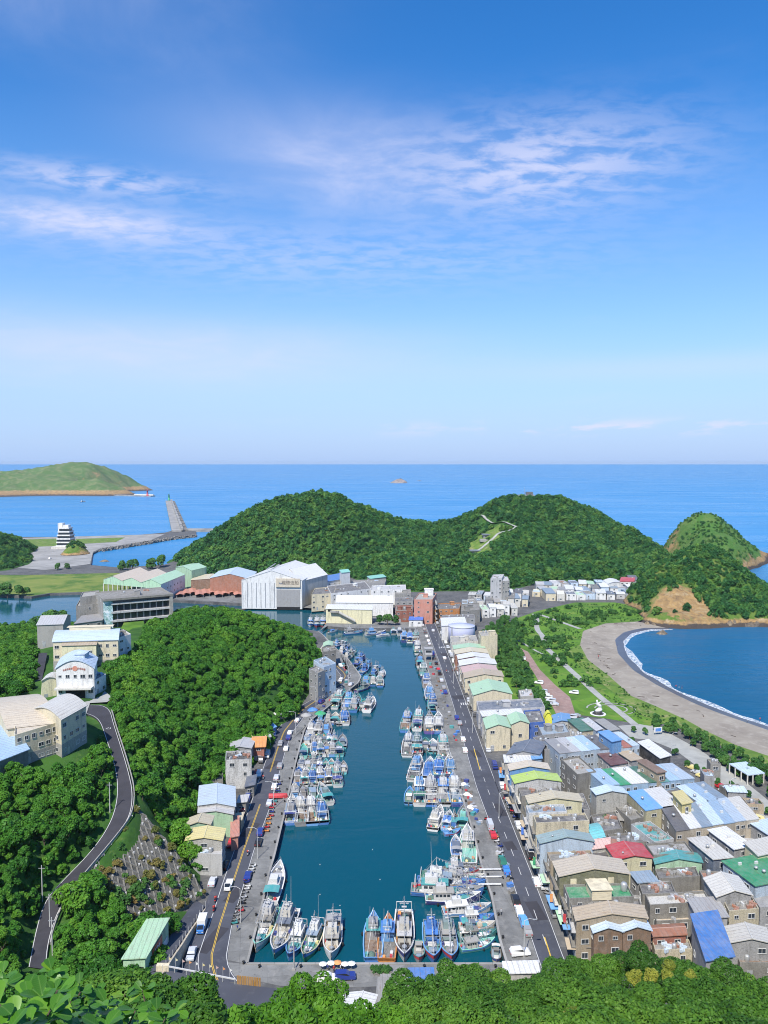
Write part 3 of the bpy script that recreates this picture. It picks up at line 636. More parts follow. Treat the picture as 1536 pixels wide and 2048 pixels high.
# grassy islet beyond it
ir = [D(u, v, Y) for u, v, Y in ((1326, 1102, 930), (1338, 1078, 920), (1360, 1048, 910), (1385, 1034, 900), (1408, 1030, 895), (1432, 1034, 890), (1455, 1056, 880), (1475, 1080, 870), (1495, 1096, 862), (1515, 1108, 856))]
ctrl = [tuple(p) for p in ir] + [(p.x, p.y, -6) for p in px((1318, 1106), (1345, 1125), (1400, 1142), (1450, 1146), (1490, 1143), (1510, 1138), (1530, 1132), (1548, 1120), z=-2)]
ctrl += [(x, y, -6) for x, y in ((345, 1010), (400, 1000), (460, 980), (500, 930))]
ctrl += [(q.x - 1, q.y + 10, 14) for q in px((1440, 1145), (1465, 1144), (1490, 1142), (1508, 1137), z=-2)] + [(q.x + 6, q.y, 12) for q in px((1322, 1108), (1335, 1118), z=-2)]
isle_fn = TPS(ctrl, .005)
_, isle_z = heightfield('grassy_islet', isle_fn, 320, 510, 760, 1010, 3.0, M['isle'], 2.2, -4, None, 3.0, kind='structure')
# far cape, rock and knolls on the left
cr = [D(u, v + 8, Y) for u, v, Y in ((-160, 950, 2900), (-60, 940, 2900), (0, 939, 2900), (60, 938, 2900), (100, 931, 2920), (135, 930, 2940), (165, 928, 2950), (195, 936, 2980), (220, 946, 3020), (250, 957, 3060), (285, 966, 3120), (308, 973, 3200))]
ctrl = [tuple(p) for p in cr] + [(p.x, p.y, -12) for p in px((-200, 1000), (-60, 998), (40, 995), (120, 992), (200, 987), (250, 983), (300, 979), (322, 977), z=-2)]
ctrl += [(p.x, p.y + 500, -12) for p in px((-200, 990), (0, 985), (150, 980), (300, 972), z=-2)] + [tuple(D(u, v, Y)) for u, v, Y in ((20, 975, 2680), (80, 968, 2720), (150, 962, 2760), (200, 968, 2800))]
heightfield('far_cape', TPS(ctrl, .02), -2100, -860, 2350, 3900, 16, M['cape'], 6, -8, None, 16.0, kind='structure')
ctrl = [tuple(D(u, v, 1000 - 60)) for u, v in ((-120, 1052), (-60, 1060), (0, 1072), (30, 1076), (52, 1092), (66, 1112))] + [(p.x, p.y, -2) for p in px((76, 1140), (60, 1148), (0, 1152), (-120, 1152))] + [(p.x, p.y, -2) for p in px((78, 1118), (60, 1090), (0, 1076), (-120, 1074))]
west_fn = TPS(ctrl, .02)
_, west_z = heightfield('west_knoll', west_fn, -620, -385, 750, 1220, 6, M['undergrowth'], 1.5, -.6, kind='structure')
kc = D(150, 1100, 925)
ctrl = [(kc.x, kc.y, 17), (kc.x + 4, kc.y + 8, 15), (kc.x - 6, kc.y, 14)] + [(kc.x + 19 * math.cos(a), kc.y + 22 * math.sin(a), -4) for a in [i * .7 for i in range(9)]]
knob_fn = TPS(ctrl, .01)
_, knob_z = heightfield('rock_knoll', knob_fn, kc.x - 26, kc.x + 26, kc.y - 30, kc.y + 30, 2, M['headland'], 1.0, -3, kind='structure')
def rock_pile(name, label, c, rx, ry, h, seed, mat, group=None):
    m = MB(); rr = random.Random(seed); n = 14
    secs = []
    for k in range(6):
        f = k / 5; secs.append([(c[0] + rx * (1 - f ** 1.6) * (1 + .35 * noise.noise(Vector((math.cos(2 * math.pi * i / n) * 1.3, math.sin(2 * math.pi * i / n) * 1.3, seed + f)))) * math.cos(2 * math.pi * i / n) + f * rx * .2, c[1] + ry * (1 - f ** 1.6) * (1 + .3 * rr.random()) * math.sin(2 * math.pi * i / n), c[2] + h * f * (1 + .25 * rr.random())) for i in range(n)])
    m.loft(secs); return m.build(name, mat, label=label, cat='rock', group=group)
rock_pile('sea_rock', 'pale rocky islet far out near the horizon', G(797, 967, WATER - 3), 56, 34, 25, 3, M['rockpale'])
rock_pile('sea_rock', 'small dark reef low in the water right of the far islet', G(838, 963, WATER - 3), 26, 16, 6, 5, M['rock'])
rock_pile('sea_rock', 'dark wave-washed rock in the bay below the headland', G(1323, 1269, WATER - .6), 4.2, 3, 2.6, 6, M['rock'])
rock_pile('sea_rock', 'dark rocks in the inlet beside the rock knoll', G(208, 1124, WATER - .6), 6, 4, 2.6, 9, M['rock'])
for i in range(26):
    u = 1292 + i * 11 + 5 * nz(i, 2, 1.7); p = G(u, 1254 + 3 * nz(i, 5, 1.3), WATER - .8)
    rock_pile('shore_rock', 'dark boulder at the foot of the headland cliff', p, 2.6 + 1.6 * random.random(), 2 + random.random(), 2.2 + 2.6 * random.random(), i, M['rock'], 'boulders at the foot of the headland')

# ------------------------------------------------------------------ foliage
sheet('isthmus_grass', px((1258, 1172), (1300, 1128), (1345, 1106), (1352, 1128), (1300, 1180), (1275, 1232), (1262, 1200)), .05, M['drygrass'], kind='structure')
def crown_mesh(name, seed, rx, rz, lobes, n, ls, mat, up=.35, low=-.35, lobe_r=(.34, .5)):
    g = np.random.default_rng(seed); cs, rs = [], []; lean = g.normal(size=2) * .12 * rx
    for i in range(lobes):
        a = g.uniform(0, 2 * math.pi); zz_ = g.uniform(low, .62); q = math.sqrt(max(0, 1 - zz_ ** 2)) * g.uniform(.25, .72)
        cs.append((rx * q * math.cos(a) + lean[0] * zz_, rx * q * math.sin(a) * g.uniform(.7, 1.1), rz * zz_ * g.uniform(.8, 1.25))); rs.append(g.uniform(*lobe_r) * g.uniform(.65, 1.1) * min(rx, rz * 1.2))
    cs.append((0, 0, rz * .55)); rs.append(.42 * rx); cs, rs = np.array(cs), np.array(rs)
    V = []; tot = 0; pr = rs ** 2 / (rs ** 2).sum()
    while tot < n:
        k = g.choice(len(rs), n * 2, p=pr); d = g.normal(size=(n * 2, 3)); d /= np.linalg.norm(d, axis=1)[:, None]
        c = cs[k] + d * (rs[k] * g.uniform(.82, 1.06, n * 2))[:, None]
        inside = (np.linalg.norm(c[:, None] - cs[None], axis=2) < rs[None] * .78).any(1)
        keep = ~inside & (d[:, 2] > g.uniform(-.9, .35, n * 2)); V.append(np.c_[c[keep], d[keep]]); tot += keep.sum()
    A = np.concatenate(V)[:n]; c, d = A[:, :3], A[:, 3:]
    nn = d * .75 + g.normal(size=(n, 3)) * .45 + np.array([0, 0, up]); nn /= np.linalg.norm(nn, axis=1)[:, None]
    tg = np.cross(nn, g.normal(size=(n, 3))); tg /= np.linalg.norm(tg, axis=1)[:, None]; bt = np.cross(nn, tg)
    s = ls * g.uniform(.55, 1.3, n)[:, None]
    vs_ = np.stack([c - tg * s, c - bt * s * .55, c + tg * s, c + bt * s * .55], 1).reshape(-1, 3)
    vs_[:, 2] += rz * .75
    return np_mesh(name, vs_, np.arange(4 * n).reshape(-1, 4), mat)
def trunk_mesh(name, h, r, seed, crown_r):
    g = random.Random(seed); m = MB(); m.tube((0, 0, -.8), (g.uniform(-.1, .1) * h, g.uniform(-.1, .1) * h, h), r, r * .55, 7)
    for i in range(5):
        a = i * 1.3 + g.random(); m.tube((0, 0, h * (.55 + .08 * i)), (math.cos(a) * crown_r * .6, math.sin(a) * crown_r * .6, h + crown_r * g.uniform(.3, .7)), r * .5, r * .15, 5)
    return m.mesh(name, M['bark'])
far_crowns = [crown_mesh('far_crown', 20 + i, 3.4 + .5 * i, 2.7, 7, 230, .80, M['leaf_far'], .45) for i in range(3)]
hill_crowns = [crown_mesh('hill_crown', 30 + i, (2.4, 3.0, 3.6, 2.0, 3.2)[i], (2.4, 2.2, 2.8, 3.2, 2.0)[i], (9, 13, 15, 8, 16)[i], 1400, (.36, .30, .40, .26, .34)[i], M['leaf_hill'], .4) for i in range(5)]
hill_trunks = [trunk_mesh('hill_trunk', 2.6, .2, 40 + i, 2.6) for i in range(2)]
near_crowns = [crown_mesh('tree_crown', 50 + i, 3.6 + .4 * i, 3.2, 16, 6500, .21, M['leaf_near'], .35) for i in range(3)]
bright_crowns = [crown_mesh('bright_crown', 60 + i, 2.4, 2.3, 12, 2600, .20, M['leaf_bright'], .35) for i in range(2)]
yellow_crown = crown_mesh('flower_crown', 66, 2.0, 1.5, 9, 1500, .17, M['leaf_yellow'], .5)
park_crowns = [crown_mesh('park_crown', 70 + i, 2.6, 2.0, 8, 700, .36, M['leaf_park'], .4) for i in range(2)]
shrub_crowns = [crown_mesh('shrub_crown', 75 + i, 1.6, 1.0, 7, 380, .28, M['leaf_park'], .5) for i in range(2)]
dry_crowns = [crown_mesh('dry_crown', 80 + i, 1.4, .9, 6, 420, .22, M['leaf_dry'], .5) for i in range(2)]
near_trunks = [trunk_mesh('tree_trunk', 4.5, .26, 90 + i, 3.4) for i in range(2)]

def forest(name, pts, meshes, label, cat='trees'):
    "a wood that reads as one mass: crowns instanced on points"
    me = bpy.data.meshes.new(name); me.from_pydata([p[:3] for p in pts], [], [])
    at = me.attributes.new('size', 'FLOAT', 'POINT'); at.data.foreach_set('value', [p[3] for p in pts])
    o = ob(name, me, label=label, cat=cat, kind='stuff')
    ng = bpy.data.node_groups.new(name, 'GeometryNodeTree')
    ng.interface.new_socket('Geometry', in_out='INPUT', socket_type='NodeSocketGeometry'); ng.interface.new_socket('Geometry', in_out='OUTPUT', socket_type='NodeSocketGeometry')
    gi, go = ng.nodes.new('NodeGroupInput'), ng.nodes.new('NodeGroupOutput'); jn = ng.nodes.new('GeometryNodeJoinGeometry')
    for i, cm in enumerate(meshes):
        pr = bpy.data.objects.get(cm.name + '_source') or bpy.data.objects.new(cm.name + '_source', cm)
        oi = ng.nodes.new('GeometryNodeObjectInfo'); oi.inputs['Object'].default_value = pr; oi.inputs['As Instance'].default_value = True
        ng.links.new(oi.outputs['Geometry'], jn.inputs[0])
    ip = ng.nodes.new('GeometryNodeInstanceOnPoints'); ng.links.new(gi.outputs[0], ip.inputs['Points']); ng.links.new(jn.outputs[0], ip.inputs['Instance']); ip.inputs['Pick Instance'].default_value = True
    ri = ng.nodes.new('FunctionNodeRandomValue'); ri.data_type = 'INT'; ri.inputs[4].default_value = 0; ri.inputs[5].default_value = len(meshes) - 1; ng.links.new(ri.outputs[2], ip.inputs['Instance Index'])
    rr = ng.nodes.new('FunctionNodeRandomValue'); rr.data_type = 'FLOAT_VECTOR'; rr.inputs[0].default_value = (-.15, -.15, 0); rr.inputs[1].default_value = (.15, .15, 6.28); ng.links.new(rr.outputs[0], ip.inputs['Rotation'])
    na = ng.nodes.new('GeometryNodeInputNamedAttribute'); na.data_type = 'FLOAT'; na.inputs[0].default_value = 'size'; ng.links.new(na.outputs[0], ip.inputs['Scale'])
    ng.links.new(ip.outputs[0], go.inputs[0])
    md = o.modifiers.new('wood', 'NODES'); md.node_group = ng
    return o
def scatter(x0, x1, y0, y1, step, fz, keep, smin=.75, smax=1.35, sink=.8):
    out = []; y = y0
    while y < y1:
        x = x0 + random.random() * step
        while x < x1:
            a, b = x + random.uniform(-.45, .45) * step, y + random.uniform(-.45, .45) * step; z = fz(a, b)
            if keep(a, b, z): out.append((a, b, z - sink, random.uniform(smin, smax)))
            x += step
        y += step * .92
    return out
# clearings on the forested hill (terraces, path)
hill_path = [Vector((p.x, p.y, hill_z(p.x, p.y))) for p in resample(smooth_line([D(u, v, Y) for u, v, Y in ((948, 1098, 835), (965, 1090, 840), (985, 1078, 848), (1005, 1068, 856), (1030, 1063, 865), (1035, 1062, 868), (1010, 1058, 880), (985, 1052, 895), (975, 1040, 915), (965, 1030, 932), (960, 1026, 938))]), 5)]
terr = [(905, 1100), (975, 1100), (1010, 1080), (1010, 1052), (935, 1060)]
terr_w = [D(905, 1102, 820), D(985, 1100, 812), D(1000, 1072, 850), D(1000, 1052, 880), D(930, 1054, 885)]
pathxy = np.array([(p.x, p.y) for p in hill_path])
def keep_hill(x, y, z):
    if z < .2: return False
    if in_poly(x, y, [(p.x, p.y) for p in terr_w]) and nz(x, y, 8, 4) > -.25: return False
    d = pathxy - (x, y); dd = np.hypot(d[:, 0], d[:, 1]); i = dd.argmin()
    return dd[i] > (9 if y < pathxy[i, 1] else 4)
forest('hill_forest', scatter(-325, 368, 645, 1010, 4.9, hill_z, keep_hill, .55, 1.6), far_crowns, 'dense green forest covering the two hills beyond the harbour')
cliff = [(1296, 1262), (1296, 1205), (1318, 1180), (1332, 1166), (1372, 1164), (1384, 1180), (1400, 1196), (1425, 1215), (1440, 1262)]
def keep_head(x, y, z):
    if z < 3 + 3 * nz(x, y, 14, 5): return False
    u, v = P((x, y, z + 1)); return not (y < 600 and in_poly(u, v, cliff) and nz(x, y, 7, 9) < .42)
forest('headland_forest', scatter(172, 398, 506, 745, 4.2, head_z, keep_head, .55, 1.15), far_crowns, 'green forest on the headland above the cliff')
forest('knoll_forest', scatter(-618, -388, 755, 1215, 6, west_z, lambda x, y, z: z > .5, .7, 1.3), far_crowns, 'dark green wood on the knoll at the left edge')
forest('rock_knoll_scrub', scatter(kc.x - 25, kc.x + 25, kc.y - 29, kc.y + 29, 3.4, knob_z, lambda x, y, z: z > 7 + 3 * nz(x, y, 5, 1), .5, .8), far_crowns, 'scrub on top of the small rock knoll by the inlet')
ribbon([p + Vector((0, 0, .0)) for p in hill_path], 3.6, 1.3).build('hill_path', M['path'], kind='structure')

forest('islet_scrub', scatter(322, 508, 765, 1000, 4.5, isle_z, lambda x, y, z: z > 9 and nz(x, y, 18, 3) > -.12, .28, .62, .5), far_crowns, 'low scrub on the grassy islet behind the headland', 'scrub')
xs_, ys_ = [q_.x for q_ in terr_w], [q_.y for q_ in terr_w]; m = MB()
for gx in np.arange(min(xs_), max(xs_), 3.0):
    for gy in np.arange(min(ys_), max(ys_), 3.0):
        if in_poly(gx + 1.5, gy + 1.5, [(q_.x, q_.y) for q_ in terr_w]): m.quad(*[(a, b, hill_z(a, b) + .7) for a, b in ((gx, gy), (gx + 3, gy), (gx + 3, gy + 3), (gx, gy + 3))])
m.build('hill_clearing', M['drygrass'], kind='structure')
# wood on the school hill: the largest 300 as trees, the rest as one mass
school_zone = [(p.x, p.y) for p in pxz((-120, 1560, 28), (60, 1560, 28), (130, 1552, 28), (185, 1520, 28), (196, 1470, 28), (222, 1405, 28), (215, 1345, 28), (275, 1315, 28), (290, 1262, 28), (350, 1250, 28), (350, 1225, 28), (140, 1225, 28), (60, 1290, 28), (70, 1350, 28), (40, 1400, 28), (-120, 1420, 28))]
grid_zone = [(p.x, p.y) for p in pxz((195, 1722, 15), (272, 1605, 20), (300, 1625, 13), (430, 1765, 0), (418, 1820, 0), (285, 1890, 1.5), (185, 1815, 7))]
rcl = rc[:, :2]
def keep_near(x, y, z):
    if z < .6: return False
    if in_poly(x, y, school_zone) or in_poly(x, y, grid_zone): return False
    d = np.hypot(rcl[:, 0] - x, rcl[:, 1] - y); i = d.argmin()
    if d[i] < rw[i] + 2.4: return False
    # keep the view of the hill road open: nothing tall just in front of it
    if y < rcl[i, 1] and d[i] < rw[i] + 3.6 and 3 < i < 66: return False
    return True
pts = scatter(-300, -14, 125, 530, 3.5, near_z, keep_near, .45, 1.2, .5)
def seen(p):
    u, v = P((p[0], p[1], p[2] + 4)); return -30 < u < 1560 and v < 2080
pts = [p for p in pts if seen(p) or p[1] > 330]
pts.sort(key=lambda p: p[1])
cut_ = [p for p in pts if seen(p)][:300]; cs_ = set(id(p) for p in cut_)
for p in cut_:
    k = random.randrange(5)
    tr = thing('hillside_tree', 'broadleaf tree in the wood on the near slopes around the hill road', 'tree', p[:3], random.random() * 6.28, 'trees on the school hill', p[3])
    ob('crown', hill_crowns[k], tr, loc=(0, 0, 1.2)); ob('trunk', hill_trunks[k % 2], tr)
forest('school_hill_forest', [p for p in pts if id(p) not in cs_], hill_crowns, 'dense wood on the ridge between the school and the harbour')

scrub_pts = scatter(-150, -30, 130, 300, 1.9, near_z, lambda x, y, z: z > .5 and not in_poly(x, y, grid_zone) and (x > -84 or y < 196 or not in_poly(x, y, school_zone)) and (np.hypot(rcl[:, 0] - x, rcl[:, 1] - y) - rw).min() > 1.2, .55, 1.35, .0)
hscrub = [crown_mesh('hill_scrub', 77 + i, 1.6, 1.0, 7, 420, .26, M['leaf_hill'], .5) for i in range(2)]
forest('slope_scrub', scrub_pts, hscrub, 'low scrub covering the banks beside the hill road', 'scrub')
# retaining slope: concrete grid with anchors
def patch(s, t_):
    a = gp[0].lerp(gp[1], s); b = gp[3].lerp(gp[2], s); p = a.lerp(b, t_); p.z += 1.0 * math.sin(math.pi * t_) + .25
    return p
rw_ = thing('retaining_slope', 'dark anchored concrete grid slope below the hill road', 'retaining wall', gp[3])
m = MB(); n1, n2 = 24, 14
m.add([patch(i / n1, j / n2) + Vector((0, 0, .35 * nz(i * 3, j * 3, 4, 2))) - gp[3] for j in range(n2 + 1) for i in range(n1 + 1)], [(j * (n1 + 1) + i, (j + 1) * (n1 + 1) + i, (j + 1) * (n1 + 1) + i + 1, j * (n1 + 1) + i + 1) for j in range(n2) for i in range(n1)])
m.build('panel', M['oldwall'], rw_, (.06, .06, .05))
m = MB(); L_ = gp[1] - gp[0]
m.add([patch(i / n1, 1) - gp[3] for i in range(n1 + 1)] + [patch(i / n1, 1) - gp[3] - Vector((0, 0, 3)) for i in range(n1 + 1)], [(i, n1 + 1 + i, n1 + 2 + i, i + 1) for i in range(n1)])
m.build('toe_wall', M['oldwall'], rw_, (.2, .19, .17))
anch = MB().box((0, 0, .2), (.42, .42, .4)).mesh('anchor_head', M['whitepaint'])
ns = 13
for sgn in (1, -1):
    for k in range(-8, ns + 9):
        pts_ = []
        for j in range(0, 15):
            t_ = j / 14; s = (k + sgn * t_ * 7) / ns
            if 0 <= s <= 1: pts_.append(patch(s, t_) - gp[3])
        if len(pts_) > 2:
            mb = MB()
            for a, b in zip(pts_, pts_[1:]): mb.tube(a, b, .26, .26, 4)
            mb.build('grid_beam', M['oldwall'], rw_, (.14, .135, .115))
for k in range(ns + 1):
    for j in range(0, 8):
        s, t_ = (k + (.5 if j % 2 else 0)) / ns, (j + .3) / 7.6
        if s <= 1 and nz(k * 3, j * 3, 2, 6) > -.25: ob('anchor_head', anch, rw_, loc=patch(s, t_) - gp[3], rz=.4)
for i in range(95):
    s, t_ = random.random(), random.random() ** .8; p = patch(s, t_)
    if .15 < s < .85 and .2 < t_ < .7 and random.random() < .5: continue
    tr = thing('scrub_bush', 'low dry bush growing through the concrete grid slope', 'bush', p - Vector((0, 0, .3)), random.random() * 6, 'bushes on the retaining slope', random.uniform(.6, 1.3))
    ob('foliage', random.choice(dry_crowns + [shrub_crowns[0]]), tr)

# park trees and shrubs
def place(name, label, cat, group, mesh, tk, p, s):
    tr = thing(name, label, cat, p, random.random() * 6.28, group, s); ob('crown', mesh, tr, loc=(0, 0, (.15 if name == 'bank_tree' else .9) if tk else .0))
    if tk: ob('trunk', tk, tr, scale=(.8, .8, .75))
    return tr
belt = px((905, 1330), (930, 1300), (985, 1255), (1010, 1240), (1035, 1245), (1045, 1290), (1040, 1310), (1065, 1360), (1090, 1400), (1105, 1425), (1080, 1432), (1040, 1400), (1030, 1370), (1000, 1340), (975, 1300), (950, 1330))
bp = [(p.x, p.y) for p in belt]
q = scatter(60, 190, 300, 560, 4.6, lambda x, y: 0.0, lambda x, y, z: in_poly(x, y, bp), .7, 1.15, .1)
for p in q: place('park_tree', 'leafy tree in the belt between the warehouses and the car park', 'tree', 'trees behind the warehouses', random.choice(park_crowns), hill_trunks[0], p[:3], p[3])
pk = [(p.x, p.y) for p in px((1035, 1245), (1075, 1228), (1150, 1212), (1230, 1214), (1280, 1228), (1160, 1255), (1145, 1290), (1165, 1325), (1210, 1370), (1160, 1375), (1130, 1385), (1085, 1330), (1060, 1300))]
pkp = [(p.x, p.y) for p in px((1035, 1245), (1075, 1226), (1150, 1210), (1230, 1208), (1290, 1218), (1285, 1240), (1215, 1246), (1166, 1262), (1160, 1290), (1176, 1320), (1218, 1352), (1262, 1392), (1372, 1440), (1300, 1448), (1250, 1430), (1190, 1385), (1130, 1340), (1085, 1330), (1060, 1300))]
ppl = np.array([(q.x, q.y) for l in (((1068, 1228), (1075, 1240), (1072, 1258), (1088, 1275), (1086, 1290), (1110, 1312), (1140, 1340), (1165, 1362), (1200, 1395), (1240, 1425), (1270, 1450)), ((1075, 1228), (1110, 1240), (1160, 1258))) for q in resample(px(*l), 2)])
forest('park_scrub', scatter(60, 300, 300, 620, 2.4, lambda x, y: 0.0, lambda x, y, z: in_poly(x, y, pkp) and nz(x, y, 11, 3) + .6 * nz(x, y, 3.5, 8) > .0 and np.hypot(ppl[:, 0] - x, ppl[:, 1] - y).min() > 2.6, .14, .5, .05), shrub_crowns, 'rough low scrub and tall grass over the park behind the beach', 'scrub')
q = scatter(60, 300, 300, 600, 5.2, lambda x, y: 0.0, lambda x, y, z: in_poly(x, y, pk) and nz(x, y, 16, 7) > .06, .7, 1.5, .1)
for p in q: place('park_shrub', 'rounded green shrub on the park lawn behind the beach', 'shrub', 'shrubs on the park lawn', random.choice(shrub_crowns), None, p[:3], p[3] * 1.35)
bt_ = [(p.x, p.y) for p in px((1292, 1440), (1340, 1452), (1420, 1478), (1500, 1522), (1580, 1560), (1640, 1610), (1600, 1650), (1545, 1600), (1500, 1566), (1450, 1540), (1390, 1500), (1345, 1475), (1310, 1462))]
q = scatter(90, 260, 200, 420, 3.9, lambda x, y: 0.0, lambda x, y, z: in_poly(x, y, bt_), .6, 1.0, .1)
for p in q: place('beach_tree', 'low windswept tree in the green belt beside the beach promenade', 'tree', 'trees along the beach promenade', random.choice(park_crowns), hill_trunks[1], p[:3], p[3])
for i, (u, v) in enumerate(((1376, 1536), (1393, 1545), (1408, 1550), (1425, 1558), (1436, 1572), (1350, 1512), (1462, 1578), (1480, 1592), (1498, 1598), (1520, 1620), (1534, 1632), (1290, 1470), (1268, 1466), (1318, 1452), (1335, 1458), (1262, 1488))):
    place('street_tree', 'small round tree beside the promenade behind the town', 'tree', 'street trees behind the town', park_crowns[i % 2], hill_trunks[0], G(u, v), .62)
for i, (u, v, s, lb) in enumerate(((985, 1484, 1.7, 'big dark tree beside the corner of the side street'), (1008, 1490, 1.3, 'dark tree right of the big one at the side street corner'), (1046, 1474, 1.0, 'tree in front of the pale green twin warehouse'), (1205, 1672, 1.3, 'dark tree between the stained houses in the middle of town'), (760, 1250, 1.5, 'round tree on the left before the white boat shed'), (775, 1251, 1.7, 'round tree in the middle before the white boat shed'), (792, 1250, 1.5, 'round tree on the right before the white boat shed'))):
    place('town_tree', lb, 'tree', None, park_crowns[i % 2], hill_trunks[0], G(u, v), s)
for i, (u, v, s, lb) in enumerate(((15, 1192, 3.0, 'big dark tree on the lagoon bank at the left edge'), (38, 1192, 2.4, 'dark tree on the lagoon bank right of the biggest one'), (245, 1140, 2.6, 'dark tree behind the green hangar on the left'), (265, 1141, 3.0, 'dark tree behind the green hangar in the middle'), (305, 1138, 3.0, 'dark tree behind the green hangar on the right'), (322, 1134, 3.2, 'dark tree at the foot of the forested hill'), (105, 1262, 3.6, 'large dark tree on the lagoon bank beside the museum'), (125, 1258, 3.0, 'dark tree touching the museum on the left'), (75, 1268, 3.0, 'tree on the lagoon bank left of the museum'), (52, 1191, 1.8, 'small dark tree at the right end of the lagoon bank clump'), (-5, 1191, 2.6, 'dark tree cut by the left edge on the lagoon bank'), (115, 1140, 1.8, 'small dark tree on the apron left'), (133, 1138, 1.6, 'small dark tree on the apron right'))):
    place('bank_tree', lb, 'tree', None, park_crowns[i % 2], hill_trunks[1], G(u, v), s)

# ------------------------------------------------------------------ the viewer's own slope with its trees
fg = []
sky_line = ((790, 1985), (830, 1972), (870, 1952), (905, 1940), (950, 1938), (1000, 1945), (1045, 1952), (1085, 1938), (1120, 1922), (1160, 1906), (1200, 1898), (1240, 1902), (1285, 1900), (1330, 1906), (1375, 1932), (1420, 1930), (1460, 1932), (1500, 1952), (1540, 1970))
for i, (u, v) in enumerate(sky_line): fg.append((u, v, 132 + 6 * nz(u, 1, 70), 8.5, f'{ORD[i]} from the left in the top row'))
for i in range(13): fg.append((815 + i * 60, 1968 + 9 * nz(i, 2, 1.3), 108 + 5 * nz(i, 9, 1.7), 8.5, f'{ORD[i]} from the left in the second row'))
for i in range(11): fg.append((850 + i * 66, 2002 + 8 * nz(i, 3, 1.3), 86 + 4 * nz(i, 9, 1.4), 8.0, f'{ORD[i]} from the left in the third row'))
for i in range(9): fg.append((880 + i * 76, 2034 + 6 * nz(i, 4, 1.3), 66, 7.5, f'{ORD[i]} from the left in the lowest row'))
slope = []
for i, (u, v, Y, h, wh) in enumerate(fg):
    p = D(u, v, Y); base_ = p - Vector((0, 0, h)); slope.append(base_)
    s = h / 8.0 * random.uniform(.85, 1.1)
    tr = thing('slope_tree', f'dark tree, {wh} on the lower right slope', 'tree', base_, random.random() * 6.28, 'trees on the near slope', s)
    ob('crown', near_crowns[i % 3], tr, loc=(0, 0, 2.2)); ob('trunk', near_trunks[i % 2], tr)
for i, (u, v, Y) in enumerate(((1335, 1925, 124), (1300, 1945, 118), (1270, 1950, 117), (1385, 1952, 116), (1340, 1950, 118), (1150, 2024, 80))):
    p = D(u, v, Y); tr = thing('flowering_tree', 'tree crown with pale yellow blossom among the dark trees', 'tree', p - Vector((0, 0, 4.0)), i, 'yellow blossoming trees', .75)
    ob('crown', yellow_crown, tr, loc=(0, 0, 3.2)); ob('trunk', near_trunks[0], tr, scale=(.6, .6, .8))
mid_t = ((440, 2035, 38), (480, 2012, 42), (530, 2028, 40), (560, 2000, 46), (582, 2040, 36), (605, 1946, 54), (628, 2022, 42), (655, 1958, 58), (672, 2042, 38), (690, 2008, 50), (722, 2032, 44), (775, 2015, 70), (800, 2032, 60))
for i, (u, v, Y) in enumerate(mid_t):
    p = D(u, v, Y); base_ = p - Vector((0, 0, 4.0)); slope.append(base_)
    tr = thing('young_tree', f'bright green young tree, {ORD[i]} from the left at the bottom middle', 'tree', base_, i * 1.7, 'bright young trees below the viewpoint', .72)
    ob('crown', bright_crowns[i % 2], tr, loc=(0, 0, 1.4)); ob('trunk', near_trunks[1], tr, scale=(.45, .45, .7))
hedge = ((205, 1975, 26), (235, 1962, 28), (270, 1962, 30), (300, 1972, 29), (330, 1985, 28), (360, 2000, 27), (390, 2015, 27), (420, 2035, 27), (180, 1995, 24), (240, 1998, 24), (290, 2005, 24), (335, 2025, 24), (375, 2040, 24), (210, 2030, 21), (270, 2038, 21))
for i, (u, v, Y) in enumerate(hedge):
    p = D(u, v, Y); base_ = p - Vector((0, 0, 2.6)); slope.append(base_)
    tr = thing('hedge_bush', f'small-leaved olive green bush, {ORD[[q_[0] for q_ in sorted(hedge)].index(u)]} from the left at the lower left', 'bush', base_, i * 2.1, 'bushes at the lower left', .42)
    ob('crown', (near_crowns + bright_crowns)[i % 4], tr, loc=(0, 0, 1.0)); ob('trunk', near_trunks[0], tr, scale=(.4, .4, .6))
clump = ((145, 1870, 172), (190, 1866, 172), (228, 1882, 168), (130, 1905, 165), (175, 1895, 163), (215, 1905, 162), (150, 1935, 158), (200, 1940, 157), (240, 1945, 155), (120, 1945, 155))
for i, (u, v, Y) in enumerate(clump):
    p = D(u, v, Y); tr = thing('big_tree', 'tall dark tree in the clump between the hill road and the green shop', 'tree', p - Vector((0, 0, 9.5)), i * 1.3, 'tall trees beside the green shop', 1.15)
    ob('crown', near_crowns[i % 3], tr, loc=(0, 0, 2.4)); ob('trunk', near_trunks[i % 2], tr)
ctrl = [tuple(p) for p in slope] + [(x, 0, 107.5) for x in (-20, 0, 20)] + [(-8, 8, 102), (0, 8, 102), (8, 8, 102), (-60, 0, 104), (80, 0, 104), (-60, 60, 60), (-40, 100, 28), (0, 110, 22), (0, 140, 2)] + [(x, 152, -1) for x in (-60, -30, 0, 30, 60)] + [(120, 150, 8), (160, 120, 25), (160, 60, 65), (-100, 60, 62), (-100, 110, 30), (-110, 150, 10), (-40, 30, 85)]
slope_fn = TPS(ctrl, .3)
heightfield('viewpoint_slope', slope_fn, -130, 180, -6, 160, 3, M['undergrowth'], .5, -.4, kind='structure', post=lambda X, Y, Z: np.minimum(Z - .6, 110 - .80 * np.maximum(Y, 3.2)))
